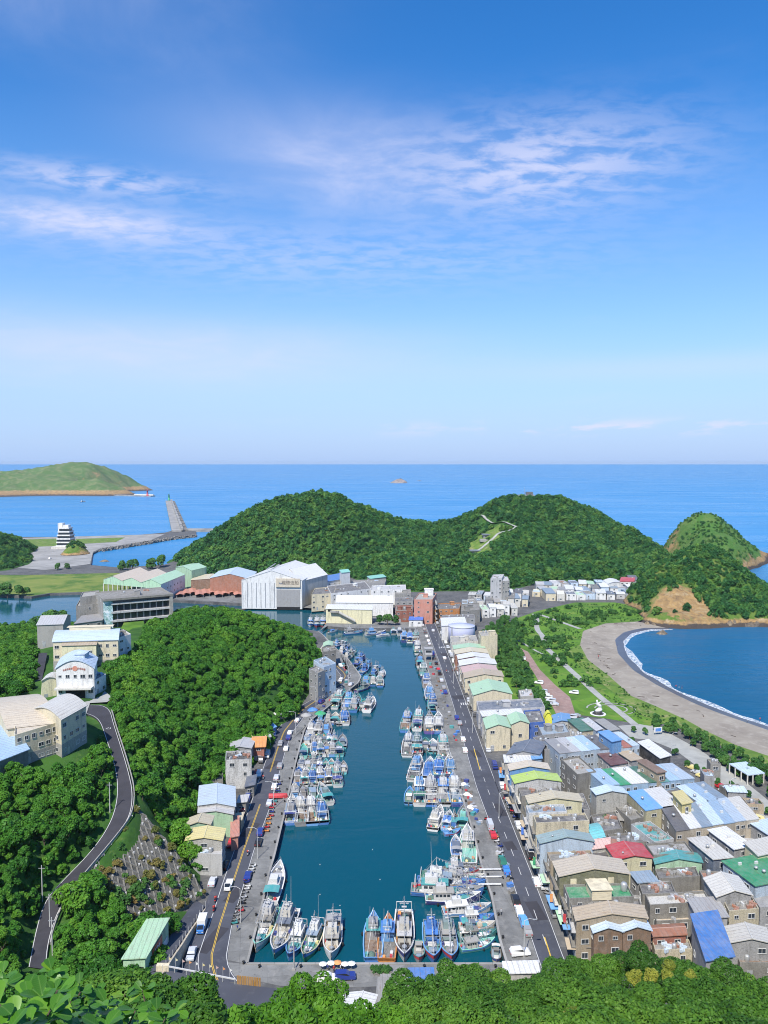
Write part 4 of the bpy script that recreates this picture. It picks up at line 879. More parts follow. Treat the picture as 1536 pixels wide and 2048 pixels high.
# big-leaved shrubs right in front of the viewer
prof = [(0, .02), (.15, .10), (.35, .22), (.55, .31), (.75, .34), (.9, .24), (1.0, .03)]
def leaf_mesh(name, curl, seed):
    m = MB(); vs_ = []
    for x, wd in prof:
        zc = -curl * x * x; vs_ += [(x, -wd, zc + .10 * wd * 2), (x, 0, zc), (x, wd, zc + .10 * wd * 2)]
    return m.add(vs_, [(3 * i + j, 3 * i + 3 + j, 3 * i + 4 + j, 3 * i + 1 + j) for i in range(len(prof) - 1) for j in (0, 1)]).mesh(name, M['leaf_big'], True)
def big_leaf_mat():
    m, t, out = new_mat('big_leaf'); oi = nd(t, 'ShaderNodeObjectInfo'); co = nd(t, 'ShaderNodeTexCoord').outputs['Object']; sp = nd(t, 'ShaderNodeSeparateXYZ', Vector=co)
    col = ramp(t, oi.outputs['Random'], [(0, (.035, .12, .010)), (.5, (.065, .20, .014)), (.85, (.12, .30, .022)), (1, (.22, .38, .03))])
    rib = ramp(t, mth(t, 'ABSOLUTE', sp.outputs[1]), [(.0, 1.0), (.035, 0.0)])
    ve = mth(t, 'FRACT', mth(t, 'MULTIPLY', mth(t, 'ADD', sp.outputs[0], mth(t, 'MULTIPLY', mth(t, 'ABSOLUTE', sp.outputs[1]), -.7)), 9.0)); vein = ramp(t, ve, [(0, .35), (.12, 0.0), (.9, 0.0), (1, .35)])
    col = mixc(t, mth(t, 'MAXIMUM', mth(t, 'MULTIPLY', rib, .55), vein), col, (.20, .36, .08)); col = mixc(t, mth(t, 'MULTIPLY', nse(t, co, 5, 4), .25), col, (.03, .09, .01))
    d = bsdf(t, col, .38, None, 0, .45); tr = nd(t, 'ShaderNodeBsdfTranslucent', Color=(.16, .34, .02, 1)); mx = nd(t, 'ShaderNodeMixShader', i0=.28, i1=d, i2=tr.outputs[0]); finish(t, out, mx.outputs[0]); return m
M['leaf_big'] = big_leaf_mat()
lm = [leaf_mesh('big_leaf', c_, i) for i, c_ in enumerate((.05, .2, .35))]
big = ((8, 1950, 11.5, 26), (55, 1975, 10.5, 26), (110, 1962, 12.5, 22), (165, 1972, 13.5, 20), (30, 2015, 9.0, 22), (95, 2020, 9.2, 22), (150, 2010, 11.0, 18), (205, 1985, 14.0, 18), (10, 2045, 8.0, 16), (70, 2050, 8.2, 16), (135, 2050, 9.0, 16), (300, 1998, 13.0, 20), (330, 2025, 12.0, 16), (275, 2035, 11.5, 14), (230, 2045, 11.0, 14), (180, 2045, 10.0, 14), (215, 2020, 11.5, 12))
for si, (u, v, Y, n) in enumerate(big):
    p = D(u, v, Y); base_ = p - Vector((0, 0, 1.35))
    lb = f'big-leaved shrub with leaf rosettes, {ORD[[q_[0] for q_ in sorted(big)].index(u)]} from the left along the lower edge'
    tr = thing('big_leaf_shrub', lb, 'shrub', base_, si * 1.1, 'big-leaved shrubs at the lower left')
    st = MB(); st.tube((0, 0, -.9), (0, 0, 1.15), .03, .015, 6); tips = [Vector((0, 0, 1.2))]
    for b in range(3):
        a = b * 2.1 + si; tip = Vector((.42 * math.cos(a), .42 * math.sin(a), 1.0 + .15 * b)); st.tube((0, 0, .2 + .1 * b), tip, .02, .012, 5); tips.append(tip)
    st.build('stem', M['bark'], tr)
    for k in range(n * 2):
        tip = tips[k % 4]; a = k * 2.4 + si; tilt = R(random.uniform(-25, 48)); s = random.uniform(.17, .30)
        o = ob('leaf', lm[k % 3], tr, loc=tip + Vector((.02 * math.cos(a), .02 * math.sin(a), -.012 * (k // 4) + random.uniform(-.03, .03))), scale=s); o.rotation_euler = (random.uniform(-.4, .4), -tilt, a)

# ------------------------------------------------------------------ buildings
win_pane = MB().box((0, 0, 0), (1, .05, 1)).mesh('window', M['glass'])
fr = MB()
for c_, d_ in (((0, -.02, .5), (1.12, .1, .08)), ((0, -.04, -.5), (1.18, .16, .08)), ((-.52, -.02, 0), (.07, .1, 1)), ((.52, -.02, 0), (.07, .1, 1)), ((0, -.015, 0), (.05, .08, 1))): fr.box(c_, d_)
win_frame = fr.mesh('window_frame', M['frame'])
tank_mesh = MB().lathe([(.55, 0), (.6, .1), (.6, 1.25), (.45, 1.5), (.12, 1.6)], 12).mesh('water_tank', M['galv'], True)
ac_mesh = MB().box((0, 0, .35), (.9, .4, .7)).mesh('air_conditioner', M['frame'])
hut_mesh = MB().box((0, 0, 1.15), (1, 1, 2.3)).box((0, 0, 2.36), (1.12, 1.12, .14)).mesh('stair_hut', M['wall'])
vent_mesh = MB().lathe([(.25, 0), (.25, .4), (.45, .5), (.5, .75), (.3, 1.0)], 10).mesh('roof_vent', M['galv'], True)
door_mesh = MB().box((0, 0, .5), (1, .08, 1)).mesh('door', M['galv'])
clut_mesh = MB()
rr_ = random.Random(4)
for i in range(7): clut_mesh.box((rr_.uniform(-1.2, 1.2), rr_.uniform(-1, 1), .25), (rr_.uniform(.3, .9), rr_.uniform(.3, .8), rr_.uniform(.3, .7)), rr_.uniform(0, 1.5))
clut_mesh = clut_mesh.mesh('roof_clutter', M['flatroof'])

def put_window(parent, p, yaw, w_, h_):
    o = ob('window', win_pane, parent, None, p, yaw, (w_, 1, h_)); ob('window_frame', win_frame, o)
    return o
def wall_windows(parent, a, b, z0, h, storeys, n, rnd, w_=1.5, hh=1.25, skip=.34):
    "windows in rows over the wall that runs from a to b (outside to the right of a->b)"
    a, b = Vector((a[0], a[1], 0)), Vector((b[0], b[1], 0)); d = b - a; l = d.length; d.normalize(); yaw = math.atan2(d.y, d.x); nn = Vector((d.y, -d.x, 0))
    for s in range(storeys):
        zc = z0 + (s + .58) * h / storeys
        for i in range(n):
            if rnd.random() < skip: continue
            put_window(parent, a + d * (l * (i + .5) / n) + nn * .03 + Vector((0, 0, zc)), yaw, min(rnd.choice((1.0, 1.3, 1.6)), l / n * .7), rnd.choice((.8, 1.1, 1.25)))
def gable_roof(quad, ov, h, rise, along_y, thick=.18, ridge_at=.5):
    "two sloping slabs over a four-sided plan FL FR BR BL"
    FL, FR, BR, BL = [Vector((p[0], p[1], 0)) for p in quad]
    if not along_y: FL, FR, BR, BL = FR, BR, BL, FL
    cx = (FL + FR + BR + BL) / 4
    ex = (FR - FL).normalized(); ey = (BL - FL).normalized()
    FL, FR, BR, BL = FL - ex * ov - ey * ov, FR + ex * ov - ey * ov, BR + ex * ov + ey * ov, BL - ex * ov + ey * ov
    RF, RB = FL.lerp(FR, ridge_at), BL.lerp(BR, ridge_at); zt, ze = h + rise, h - rise * ov / max(1, (FR - FL).length / 2)
    up = lambda p, z: Vector((p.x, p.y, z)); out = []
    for A, B, Cc, Dd in ((FL, RF, RB, BL), (RF, FR, BR, RB)):
        zs = (ze, zt, zt, ze) if A is FL else (zt, ze, ze, zt)
        P_ = [up(p, z) for p, z in zip((A, B, Cc, Dd), zs)]; Q_ = [p - Vector((0, 0, thick)) for p in P_]
        out.append(MB().add(Q_ + P_, ((3, 2, 1, 0), (4, 5, 6, 7), (0, 1, 5, 4), (1, 2, 6, 5), (2, 3, 7, 6), (3, 0, 4, 7))))
    return out, up(RF, zt), up(RB, zt)

NB = [0]
def building(name, label, FL, FR, BL, h, roof='flat', rc='grey', wc='white', cat='building', z0=0.0, rise=None, ov=.35, storeys=None, wf=None, wl=None, wr=0, clutter=None, old=False, group=None, ground=None, shop=False, rcol2=None, fc=None, world=False, door=True, band=None, skip=.34):
    """walls and roof of one house; FL FR BL are the photo pixels of its front-left, front-right and back-left roof corners,
    all at roof height; wf / wl / wr windows per storey on the front, left and right walls"""
    NB[0] += 1; rnd = random.Random(NB[0] * 17)
    if world: a, b, c = [Vector((p[0], p[1], 0)) for p in (FL, FR, BL)]
    else: a, b, c = [G(p[0], p[1], z0 + h) for p in (FL, FR, BL)]
    ex = b - a; ex.z = 0; yaw = math.atan2(ex.y, ex.x); org = Vector((a.x, a.y, z0))
    # keep corners near square
    dv = c - a; dv.z = 0; exn = ex.normalized(); perp = Vector((-exn.y, exn.x, 0)); sk = dv.dot(exn); dp = max(2.5, dv.dot(perp)); sk = max(-.55 * dp, min(.55 * dp, sk)); dv = perp * dp + exn * sk
    T = thing(name, label, cat, org, yaw, group)
    wdt = ex.length; q = [(0, 0), (wdt, 0), (wdt + sk, dp), (sk, dp)]
    storeys = storeys or max(1, round(h / 3.3)); rise = rise if rise is not None else .11 * (wdt if roof in ('gable', 'arch') else dp)
    wm = M['oldwall'] if old else M['wall']; town = name in ('shophouse', 'house', 'terrace_house', 'roof_house', 'lean_to', 'annex', 'shed', 'quay_house', 'roadside_house'); kw_ = rnd.uniform(.58, .82) if town and max(C.get(wc, wc)) > .3 else .95; kr_ = rnd.uniform(.72, 1.02) if town else .92; wcol = tuple(x * kw_ for x in C.get(wc, wc)); rcol = tuple(x * kr_ for x in C.get(rc, rc))
    if town and rnd.random() < .55: wm = M['oldwall']
    top = h
    walls = MB()
    if roof == 'flat':
        th = .22; ins = [(q[0][0] + th, q[0][1] + th), (q[1][0] - th, q[1][1] + th), (q[2][0] - th, q[2][1] - th), (q[3][0] + th, q[3][1] - th)]
        vs_ = [(x, y, z) for z in (-1.0 if z0 == 0 else -3.0, h) for x, y in q] + [(x, y, z) for z in (h, h - .7) for x, y in ins]
        fs_ = [(i, (i + 1) % 4, 4 + (i + 1) % 4, 4 + i) for i in range(4)] + [(4 + i, 4 + (i + 1) % 4, 8 + (i + 1) % 4, 8 + i) for i in range(4)] + [(8 + i, 8 + (i + 1) % 4, 12 + (i + 1) % 4, 12 + i) for i in range(4)]
        walls.add(vs_, fs_); walls.build('wall', wm, T, wcol)
        MB().add([(x, y, h - .55) for x, y in ins], ((0, 1, 2, 3),)).build('roof', M['flatroof'], T, rcol)
        nclut = 3 if clutter is None else (clutter + 2 if clutter else 0)
        for i in range(nclut):
            x, y = rnd.uniform(.18, .82), rnd.uniform(.25, .85); px_, py_ = x * wdt + sk * y, y * dp; kd = rnd.random()
            if kd < .22: ob('water_tank', tank_mesh, T, None, (px_, py_, h - .55), 0, rnd.uniform(.7, 1.0))
            elif kd < .40 and wdt > 9 and dp > 8: ob('stair_hut', hut_mesh, T, wcol, (px_, py_, h - .55), 0, (rnd.uniform(2.2, 3.4), rnd.uniform(2.4, 3.6), rnd.uniform(.9, 1.1)))
            elif kd < .8: ob('roof_clutter', clut_mesh, T, rnd.choice([C['dirty'], C['grey'], C['paleblue'], C['rust'], C['concrete']]), (px_, py_, h - .55), rnd.random() * 3, rnd.uniform(.7, 1.3))
            else: ob('air_conditioner', ac_mesh, T, None, (px_, py_, h - .55), rnd.random() * 3)
    elif roof in ('gable', 'gablex'):
        ay = roof == 'gable'
        Z = -1.0 if z0 == 0 else -3.0
        if ay:
            mf, mb_ = (wdt / 2, 0), (wdt / 2 + sk, dp)
            vs_ = [(x, y, Z) for x, y in q] + [(x, y, h) for x, y in q] + [(*mf, h + rise), (*mb_, h + rise)]
            fs_ = [(0, 1, 5, 8, 4), (1, 2, 6, 5), (2, 3, 7, 9, 6), (3, 0, 4, 7)]
        else:
            ml, mr = (sk / 2, dp / 2), (wdt + sk / 2, dp / 2)
            vs_ = [(x, y, Z) for x, y in q] + [(x, y, h) for x, y in q] + [(*ml, h + rise), (*mr, h + rise)]
            fs_ = [(0, 1, 5, 4), (1, 2, 6, 9, 5), (2, 3, 7, 6), (3, 0, 4, 8, 7)]
        walls.add(vs_, fs_); walls.build('wall', wm, T, wcol)
        sl, ra, rb = gable_roof(q, ov, h + .12, rise, ay)
        for i, s_ in enumerate(sl):
            r_ = s_.build('roof_slope', M['roof_x'] if ay else M['roof_y'], T, C.get(rcol2, rcol) if (rcol2 and i) else rcol)
        MB().tube(ra, rb, .16, .16, 5).build('ridge_cap', M['paint'], T, tuple(min(.8, x * .8 + .12) for x in rcol))
        if wdt > 7:
            for i in range((clutter or 0) + rnd.randint(0, 1)): ob('roof_vent', vent_mesh, T, None, (wdt * rnd.uniform(.2, .8), dp * rnd.uniform(.2, .8), h + rise * .5), 0, .6)
    elif roof in ('mono', 'slab'):
        Z = -1.0 if z0 == 0 else -3.0; hb = h + (rise if roof == 'mono' else .0)
        walls.prism(q, Z, [h, h, hb, hb]); walls.build('wall', wm, T, wcol)
        e = [(q[0][0] - ov, q[0][1] - ov), (q[1][0] + ov, q[1][1] - ov), (q[2][0] + ov, q[2][1] + ov), (q[3][0] - ov, q[3][1] + ov)]
        zs = [h + .02, h + .02, hb + .02, hb + .02]; m_ = MB(); m_.add([(x, y, z) for (x, y), z in zip(e, zs)] + [(x, y, z + .2) for (x, y), z in zip(e, zs)], ((3, 2, 1, 0), (4, 5, 6, 7), (0, 1, 5, 4), (1, 2, 6, 5), (2, 3, 7, 6), (3, 0, 4, 7)))
        m_.build('roof', M['roof_y'], T, rcol)
        for i in range(clutter or 0): ob('roof_vent' if rnd.random() < .5 else 'air_conditioner', vent_mesh if rnd.random() < .5 else ac_mesh, T, None, (wdt * rnd.uniform(.2, .8) + sk * .5, dp * rnd.uniform(.3, .8), (h + hb) / 2 + .15), 0)
    elif roof in ('arch', 'archx'):
        n_ = 10; Z = -3.0 if z0 else -1.0
        def arcp(f): return math.sin(math.pi * f)
        if roof == 'arch':
            prof_ = [(f / n_ * wdt, h + rise * arcp(f / n_)) for f in range(n_ + 1)]
            fr_ = [(x, 0, z) for x, z in prof_]; bk = [(x + sk, dp, z) for x, z in prof_]
            walls.add([(0, 0, Z), (wdt, 0, Z)] + fr_[::-1], [tuple(range(n_ + 3))]); walls.add([(sk, dp, Z), (wdt + sk, dp, Z)] + bk[::-1], [tuple(range(n_ + 2, -1, -1))])
            walls.quad((0, dp, Z), (0, 0, Z), (0, 0, h), (sk, dp, h)); walls.quad((wdt, 0, Z), (wdt + sk, dp, Z), (wdt + sk, dp, h), (wdt, 0, h))
            s0 = [Vector((x + (x / wdt - .5) * 2 * ov, -ov, z + .15)) for x, z in prof_]; s1 = [Vector((x + sk + (x / wdt - .5) * 2 * ov, dp + ov, z + .15)) for x, z in prof_]
        else:
            prof_ = [(f / n_ * dp, h + rise * arcp(f / n_)) for f in range(n_ + 1)]
            walls.prism(q, Z, h, cap=False)
            for X_ in (0, wdt): walls.add([(X_ + sk * y / dp, y, z) for y, z in prof_], [tuple(range(n_ + 1))])
            s0 = [Vector((-ov + sk * y / dp, y + (y / dp - .5) * 2 * ov, z + .15)) for y, z in prof_]; s1 = [Vector((wdt + ov + sk * y / dp, y + (y / dp - .5) * 2 * ov, z + .15)) for y, z in prof_]
        walls.build('wall', wm, T, wcol)
        dn = Vector((0, 0, -.2)); m_ = MB(); m_.loft([s0, s1, [p + dn for p in s1], [p + dn for p in s0], s0], closed=False); m_.build('roof', M['roof_x'] if roof == 'archx' else M['roof_y'], T, rcol)
    # openings
    if wf is None: wf = max(1, int(wdt / 3.6))
    if wl is None: wl = max(1, int(dp / 4.0))
    hh = h * .96
    if wf: wall_windows(T, q[0], q[1], 0, hh, storeys, wf, rnd, skip=skip)
    if wl: wall_windows(T, q[3], q[0], 0, hh, storeys, wl, rnd)
    if wr: wall_windows(T, q[1], q[2], 0, hh, storeys, wr, rnd)
    if door:
        ob('door', door_mesh, T, None, (wdt * .25, -.04, 0.02), 0, (1.2, 1, 2.2))
    if band: # cladding of the lowest storey, a little proud of the wall
        e = .06; MB().prism([(q[0][0] - e, q[0][1] - e), (q[1][0] + e, q[1][1] - e), (q[2][0] + e, q[2][1] + e), (q[3][0] - e, q[3][1] + e)], -2.9, h * .36, bottom=False).build('plinth_storey', M['oldwall'], T, C[band])
    if fc: # coloured front cladding
        MB().box((wdt / 2, -.08, h * .62), (wdt * .98, .1, h * .68)).build('front_cladding', M['wall'], T, C[fc])
    if shop: # left wall is a shopfront on the road: shutters, canopy, balconies, sign
        L0 = Vector((q[3][0], q[3][1], 0)); L1 = Vector((0, 0, 0)); d = (L1 - L0); l = d.length; d.normalize(); nn = Vector((d.y, -d.x, 0)); yw = math.atan2(d.y, d.x); mid_ = (L0 + L1) / 2
        MB().box(mid_ + nn * .05 + Vector((0, 0, 1.4)), (l * .86, .12, 2.7), yw).build('shutter', M['galv'], T)
        MB().box(mid_ + nn * .95 + Vector((0, 0, 3.15)), (l * .95, 1.9, .12), yw).build('canopy', M['cloth'], T, C[rnd.choice(['grey', 'lightgrey', 'palegreen', 'skyblue', 'tan', 'concrete', 'dirty'])])
        for s in range(1, storeys):
            z = s * h / storeys + .35
            MB().box(mid_ + nn * .5 + Vector((0, 0, z - .1)), (l * .9, 1.0, .16), yw).box(mid_ + nn * .98 + Vector((0, 0, z + .45)), (l * .9, .07, .95), yw).build('balcony', M['wall'], T, C[rnd.choice(['offwhite', 'concrete', 'tan', 'dirty', 'lightgrey'])])
        if rnd.random() < .4:
            MB().box(L0 + d * l * rnd.uniform(.2, .8) + nn * 1.3 + Vector((0, 0, 4.6)), (.14, .7, 2.0), yw).build('hanging_sign', M['paint'], T, C[rnd.choice(['blue', 'red', 'white', 'green', 'orange', 'vividblue'])])
    return T, q, (wdt, dp, sk)

def terrace(rows, FL, FR, BL, h, wc, lab, **kw):
    "row of houses sharing walls, split evenly between FL and FR"
    a, b, c = [G(p[0], p[1], h) for p in (FL, FR, BL)]; n = len(rows); dv = c - a
    for i, (rc, rt, dh, w_) in enumerate(rows):
        f0 = sum(r[3] for r in rows[:i]) / sum(r[3] for r in rows); f1 = sum(r[3] for r in rows[:i + 1]) / sum(r[3] for r in rows)
        e = (b - a).normalized() * .03; A, B = a.lerp(b, f0) + e, a.lerp(b, f1) - e
        ords = ('first', 'second', 'third', 'fourth', 'fifth', 'sixth', 'seventh', 'eighth', 'ninth')
        building('terrace_house', f'{ords[i]} house, {cname(rc)} roof, in {lab}', A, B, A + dv, h + dh, rt, rc, wc, 'house', world=True, group=lab, wl=(None if i == 0 else 0), clutter=1, **kw)
NAMES = dict(paleyellow='pale yellow', vividyellow='bright yellow', palegreen='pale green', darkgreen='dark green', lightblue='light blue', paleblue='pale blue', vividblue='vivid blue', skyblue='sky blue', greyblue='grey blue', lightgrey='light grey', darkgrey='dark grey', offwhite='off white', brickred='brick red', teagrey='grey green', dirty='stained grey', slate='slate blue')
def cname(c): return NAMES.get(c, c)

# --- shophouses along the right-hand road, from far to near
B = building
B('shophouse', 'house with a dark slate gabled roof behind the side street corner', (1014, 1509), (1079, 1508), (1030, 1486), 9, 'gable', 'slate', 'grey', shop=True)
B('shophouse', 'house with a plain white flat roof at the side street corner', (1010, 1525), (1062, 1525), (1008, 1511), 8.5, 'slab', 'white', 'offwhite', shop=True, clutter=2)
B('annex', 'small annex with a blue roof right of the white corner roof', (1064, 1519), (1083, 1517), (1062, 1508), 8, 'mono', 'skyblue', 'lightblue', rise=.5)
B('shophouse', 'shophouse with beige gable and blue front wall', (1020, 1540), (1099, 1538), (1016, 1529), 11, 'gable', 'beige', 'skyblue', shop=True, wf=1, rise=1.2)
B('shophouse', 'shophouse with a lime green sheet roof', (1030, 1566), (1122, 1562), (1023, 1552), 10, 'gable', 'lime', 'white', shop=True, wf=0, rise=1.3, clutter=2)
B('shophouse', 'shophouse with a dark cluttered flat roof in front of the lime green one', (1043, 1592), (1124, 1586), (1036, 1575), 8.5, 'flat', 'darkgrey', 'dirty', shop=True, clutter=5, old=True)
B('shophouse', 'shophouse with pale yellow upper floor under a cream gable', (1058, 1606), (1164, 1602), (1052, 1592), 10.5, 'gable', 'cream', 'paleyellow', shop=True, rise=1.3, wf=2)
B('shophouse', 'tall white shophouse with grey blue flat roof and blank front wall', (1057, 1626), (1134, 1623), (1052, 1611), 11, 'flat', 'greyblue', 'white', shop=True, wf=0, clutter=3)
B('shophouse', 'cream shophouse with a dark flat roof and two small front windows', (1072, 1646), (1178, 1641), (1066, 1630), 10.5, 'flat', 'darkgrey', 'cream', shop=True, wf=2, clutter=4)
B('shophouse', 'shophouse with grey green gable above a pale blank front', (1081, 1686), (1187, 1682), (1074, 1672), 10, 'gable', 'teagrey', 'paleblue', shop=True, wf=0, rise=1.5)
B('shophouse', 'tan shophouse with roof terrace and cream stair tower', (1101, 1722), (1190, 1718), (1094, 1704), 9, 'flat', 'dirty', 'tan', shop=True, clutter=5)
T_, q_, d_ = B('shophouse', 'large shophouse with beige ribbed gable and olive front with three white windows', (1119, 1752), (1258, 1747), (1107, 1724), 11.5, 'gable', 'beige', 'olive', shop=True, wf=0, rise=1.6)
for i in range(3): MB().box((d_[0] * (.2 + .27 * i), -.06, 10.0), (1.5, .1, 1.4)).build('white_panel', M['wall'], T_, C['cream'])
T_, q_, d_ = B('shophouse', 'shophouse with a green coated flat roof and white roof hut', (1138, 1797), (1268, 1793), (1127, 1769), 9.5, 'flat', 'green', 'concrete', shop=True, clutter=0, wf=3)
ob('stair_hut', hut_mesh, T_, C['cream'], (d_[0] * .5, d_[1] * .35, 8.95), 0, (4.6, 4.5, 1.05)); ob('water_tank', tank_mesh, T_, None, (d_[0] * .93, d_[1] * .6, 8.95), 0, 1.3)
B('shophouse', 'narrow shophouse with a dark flat roof in front of the green one', (1144, 1815), (1284, 1811), (1140, 1800), 8.5, 'flat', 'darkgrey', 'dirty', shop=True, clutter=4, old=True)
B('shophouse', 'shophouse with tan gable and blue ridge near the right-hand road', (1153, 1840), (1294, 1835), (1147, 1817), 10, 'gable', 'tan', 'tan', shop=True, rise=1.3, old=True)
B('shophouse', 'left one of the twin light blue gabled roofs above the near trees', (1188, 1864), (1245, 1862), (1180, 1845), 8.5, 'gable', 'paleblue', 'brown', rise=1.0, old=True, wf=2)
B('shophouse', 'right one of the twin light blue gabled roofs above the near trees', (1246, 1862), (1302, 1860), (1238, 1844), 8.5, 'gable', 'paleblue', 'brown', rise=1.0, old=True, wf=2)
B('shed', 'rusty brown sheds beside the twin light blue roofs', (1306, 1872), (1372, 1868), (1301, 1852), 6, 'gablex', 'rust', 'brickred', old=True)
B('shed', 'low dark lean-to in front of the twin light blue roofs', (1175, 1895), (1300, 1895), (1172, 1882), 3.5, 'mono', 'dirty', 'dirty', rise=.6, old=True)
B('house', 'stained house with grey flat roof half hidden by the near trees', (1310, 1900), (1385, 1898), (1304, 1880), 4.5, 'flat', 'concrete', 'cream', old=True, clutter=3)
# --- the middle of town
B('house', 'house with a steep vivid blue sheet roof above the near trees', (1412, 1922), (1466, 1913), (1384, 1850), 9, 'mono', 'blue', 'grey', rise=2.2, wf=0)
B('house', 'house with white double-pitched roof at the right edge near the trees', (1462, 1884), (1545, 1886), (1450, 1854), 7.5, 'gable', 'offwhite', 'grey', old=True)
B('house', 'house with a plain grey sheet roof next to the cream tower house', (1397, 1838), (1455, 1834), (1377, 1806), 8.5, 'mono', 'grey', 'lightgrey', rise=.8)
B('house', 'house with a broad white gabled roof and grey walls on the right', (1434, 1793), (1503, 1789), (1409, 1757), 10.5, 'gable', 'offwhite', 'grey', rise=1.3)
B('house', 'cream house with a dark flat roof below the broad white gable', (1458, 1822), (1518, 1817), (1444, 1795), 9, 'flat', 'dirty', 'cream', clutter=4)
B('house', 'wide house with a white flat roof and rear hut in mid town', (1300, 1810), (1422, 1803), (1290, 1788), 8.5, 'flat', 'offwhite', 'dirty', old=True, clutter=5)
B('house', 'low house with brownish flat roof in front of the wide white one', (1313, 1842), (1386, 1839), (1305, 1822), 5.5, 'flat', 'tan', 'dirty', old=True, clutter=2)
B('house', 'dark stained house with a cluttered flat roof beside the white huts', (1285, 1788), (1352, 1785), (1277, 1765), 8, 'flat', 'darkgrey', 'dirty', old=True, clutter=5)
B('house', 'small house with grey blue sheet roof right of the green coated roof', (1276, 1766), (1315, 1763), (1261, 1750), 8, 'mono', 'greyblue', 'grey', rise=.5)
B('house', 'yellow house with a big red sheet roof', (1232, 1719), (1304, 1715), (1213, 1692), 8.5, 'gable', 'red', 'paleyellow', rise=.9, wf=2)
B('house', 'pale green house under a dark teal gabled roof', (1311, 1727), (1404, 1724), (1306, 1711), 7, 'gable', 'teal', 'palegreen', rise=1.2, wf=3)
B('house', 'house with a large bright green flat roof at the right edge', (1511, 1772), (1590, 1756), (1446, 1724), 9, 'slab', 'green', 'paleblue', clutter=4)
B('house', 'long house with a weathered white roof and blue grey end wall', (1427, 1719), (1465, 1715), (1377, 1678), 9, 'slab', 'offwhite', 'slate', clutter=2)
B('house', 'house with a clean white roof behind the long weathered one', (1468, 1699), (1503, 1692), (1418, 1661), 9, 'slab', 'white', 'grey', clutter=1)
B('house', 'pale yellow house at the right edge above the green roof', (1516, 1712), (1570, 1700), (1490, 1690), 10, 'mono', 'offwhite', 'paleyellow', rise=.6)
B('house', 'house with a peeling white roof at the right edge', (1540, 1672), (1590, 1662), (1500, 1646), 8, 'slab', 'paleblue', 'grey', clutter=2)
terrace([('darkgrey', 'slab', 0, 1.2), ('white', 'slab', .1, 1), ('greyblue', 'slab', 0, 1), ('paleblue', 'slab', .15, 1), ('lightblue', 'slab', 0, 1), ('paleblue', 'slab', .1, 1), ('offwhite', 'slab', 0, 1.2)], (1352, 1664), (1518, 1638), (1322, 1616), 9, 'beige', 'the front terrace with the blue eaves', wf=2, ov=.1)
terrace([('skyblue', 'slab', .1, 1.4), ('white', 'slab', 0, 1.6)], (1291, 1623), (1364, 1611), (1253, 1585), 9, 'paleyellow', 'the pair left of the yellow roof hut', ov=.1)
B('roof_house', 'small house with a yellow roof and black trim on a rooftop', (1364, 1609), (1383, 1605), (1346, 1587), 12, 'mono', 'yellow', 'yellow', rise=.2)
terrace([('paleblue', 'slab', 0, 1), ('lightblue', 'slab', .1, 1), ('greyblue', 'slab', 0, 1)], (1398, 1607), (1455, 1597), (1352, 1573), 9, 'lightgrey', 'the row behind the yellow roof hut', ov=.1)
terrace([('lightblue', 'slab', .3, 1.3), ('green', 'slab', 0, 1), ('white', 'slab', .1, 1.5), ('darkgreen', 'slab', 0, 1), ('teal', 'slab', -.2, .9), ('lightblue', 'slab', 0, 1), ('paleblue', 'slab', .1, 1.2)], (1209, 1574), (1389, 1558), (1172, 1542), 9, 'lightblue', 'the middle terrace with red and blue fascia', wf=2, ov=.1)
B('roof_house', 'long brown rooftop room on the middle terrace', (1315, 1547), (1331, 1544), (1276, 1524), 12, 'mono', 'brown', 'tan', rise=.2, door=False)
B('house', 'house with pale gable above a stained concrete lower storey in mid town', (1193, 1589), (1254, 1586), (1183, 1578), 11, 'gable', 'paleblue', 'offwhite', old=True, rise=1.0)
B('house', 'dark stained house with rubble on its flat roof', (1155, 1549), (1192, 1542), (1122, 1518), 10, 'flat', 'concrete', 'dirty', old=True, clutter=6)
terrace([('grey', 'slab', 0, 1.2), ('lightgrey', 'slab', .1, 1), ('paleblue', 'slab', 0, 1), ('lightblue', 'slab', .15, 1), ('darkgrey', 'slab', -.2, 1.4), ('offwhite', 'slab', 0, 1), ('brickred', 'slab', -.3, 1), ('paleblue', 'slab', 0, .8)], (1119, 1508), (1279, 1491), (1088, 1480), 10, 'paleblue', 'the back terrace with a row of dark windows', wf=3, ov=.1)
B('roof_house', 'sky blue rooftop room on the back terrace', (1224, 1484), (1243, 1480), (1198, 1466), 13, 'mono', 'skyblue', 'skyblue', rise=.2, door=False)
B('house', 'house with maroon patched roof behind the rubble roof', (1222, 1531), (1253, 1526), (1197, 1509), 8.5, 'slab', 'maroon', 'offwhite', clutter=1)
B('house', 'house with tan roof right of the maroon patched roof', (1262, 1522), (1284, 1518), (1232, 1502), 8.5, 'slab', 'tan', 'grey', clutter=1)
B('house', 'black walled hall with a clean white roof beside the promenade', (1320, 1517), (1341, 1511), (1277, 1485), 9, 'slab', 'white', 'black', clutter=1, wf=0, wl=0)
B('house', 'dark L-shaped house with green netting on its roof', (1309, 1684), (1348, 1677), (1262, 1648), 7.5, 'flat', 'teal', 'white', clutter=3)
B('house', 'house with grey flat roof behind the dark teal gable', (1307, 1710), (1388, 1705), (1291, 1687), 8, 'flat', 'grey', 'dirty', old=True, clutter=3)
B('house', 'small house with purple grey hipped roof left of the red roof', (1187, 1697), (1219, 1693), (1187, 1679), 8, 'gablex', 'pink', 'offwhite', rise=1.0)
B('awning_shed', 'shed with a bright aqua curved roof beside the cream shophouse', (1185, 1679), (1208, 1674), (1172, 1652), 6.5, 'archx', 'aqua', 'grey', rise=.8)
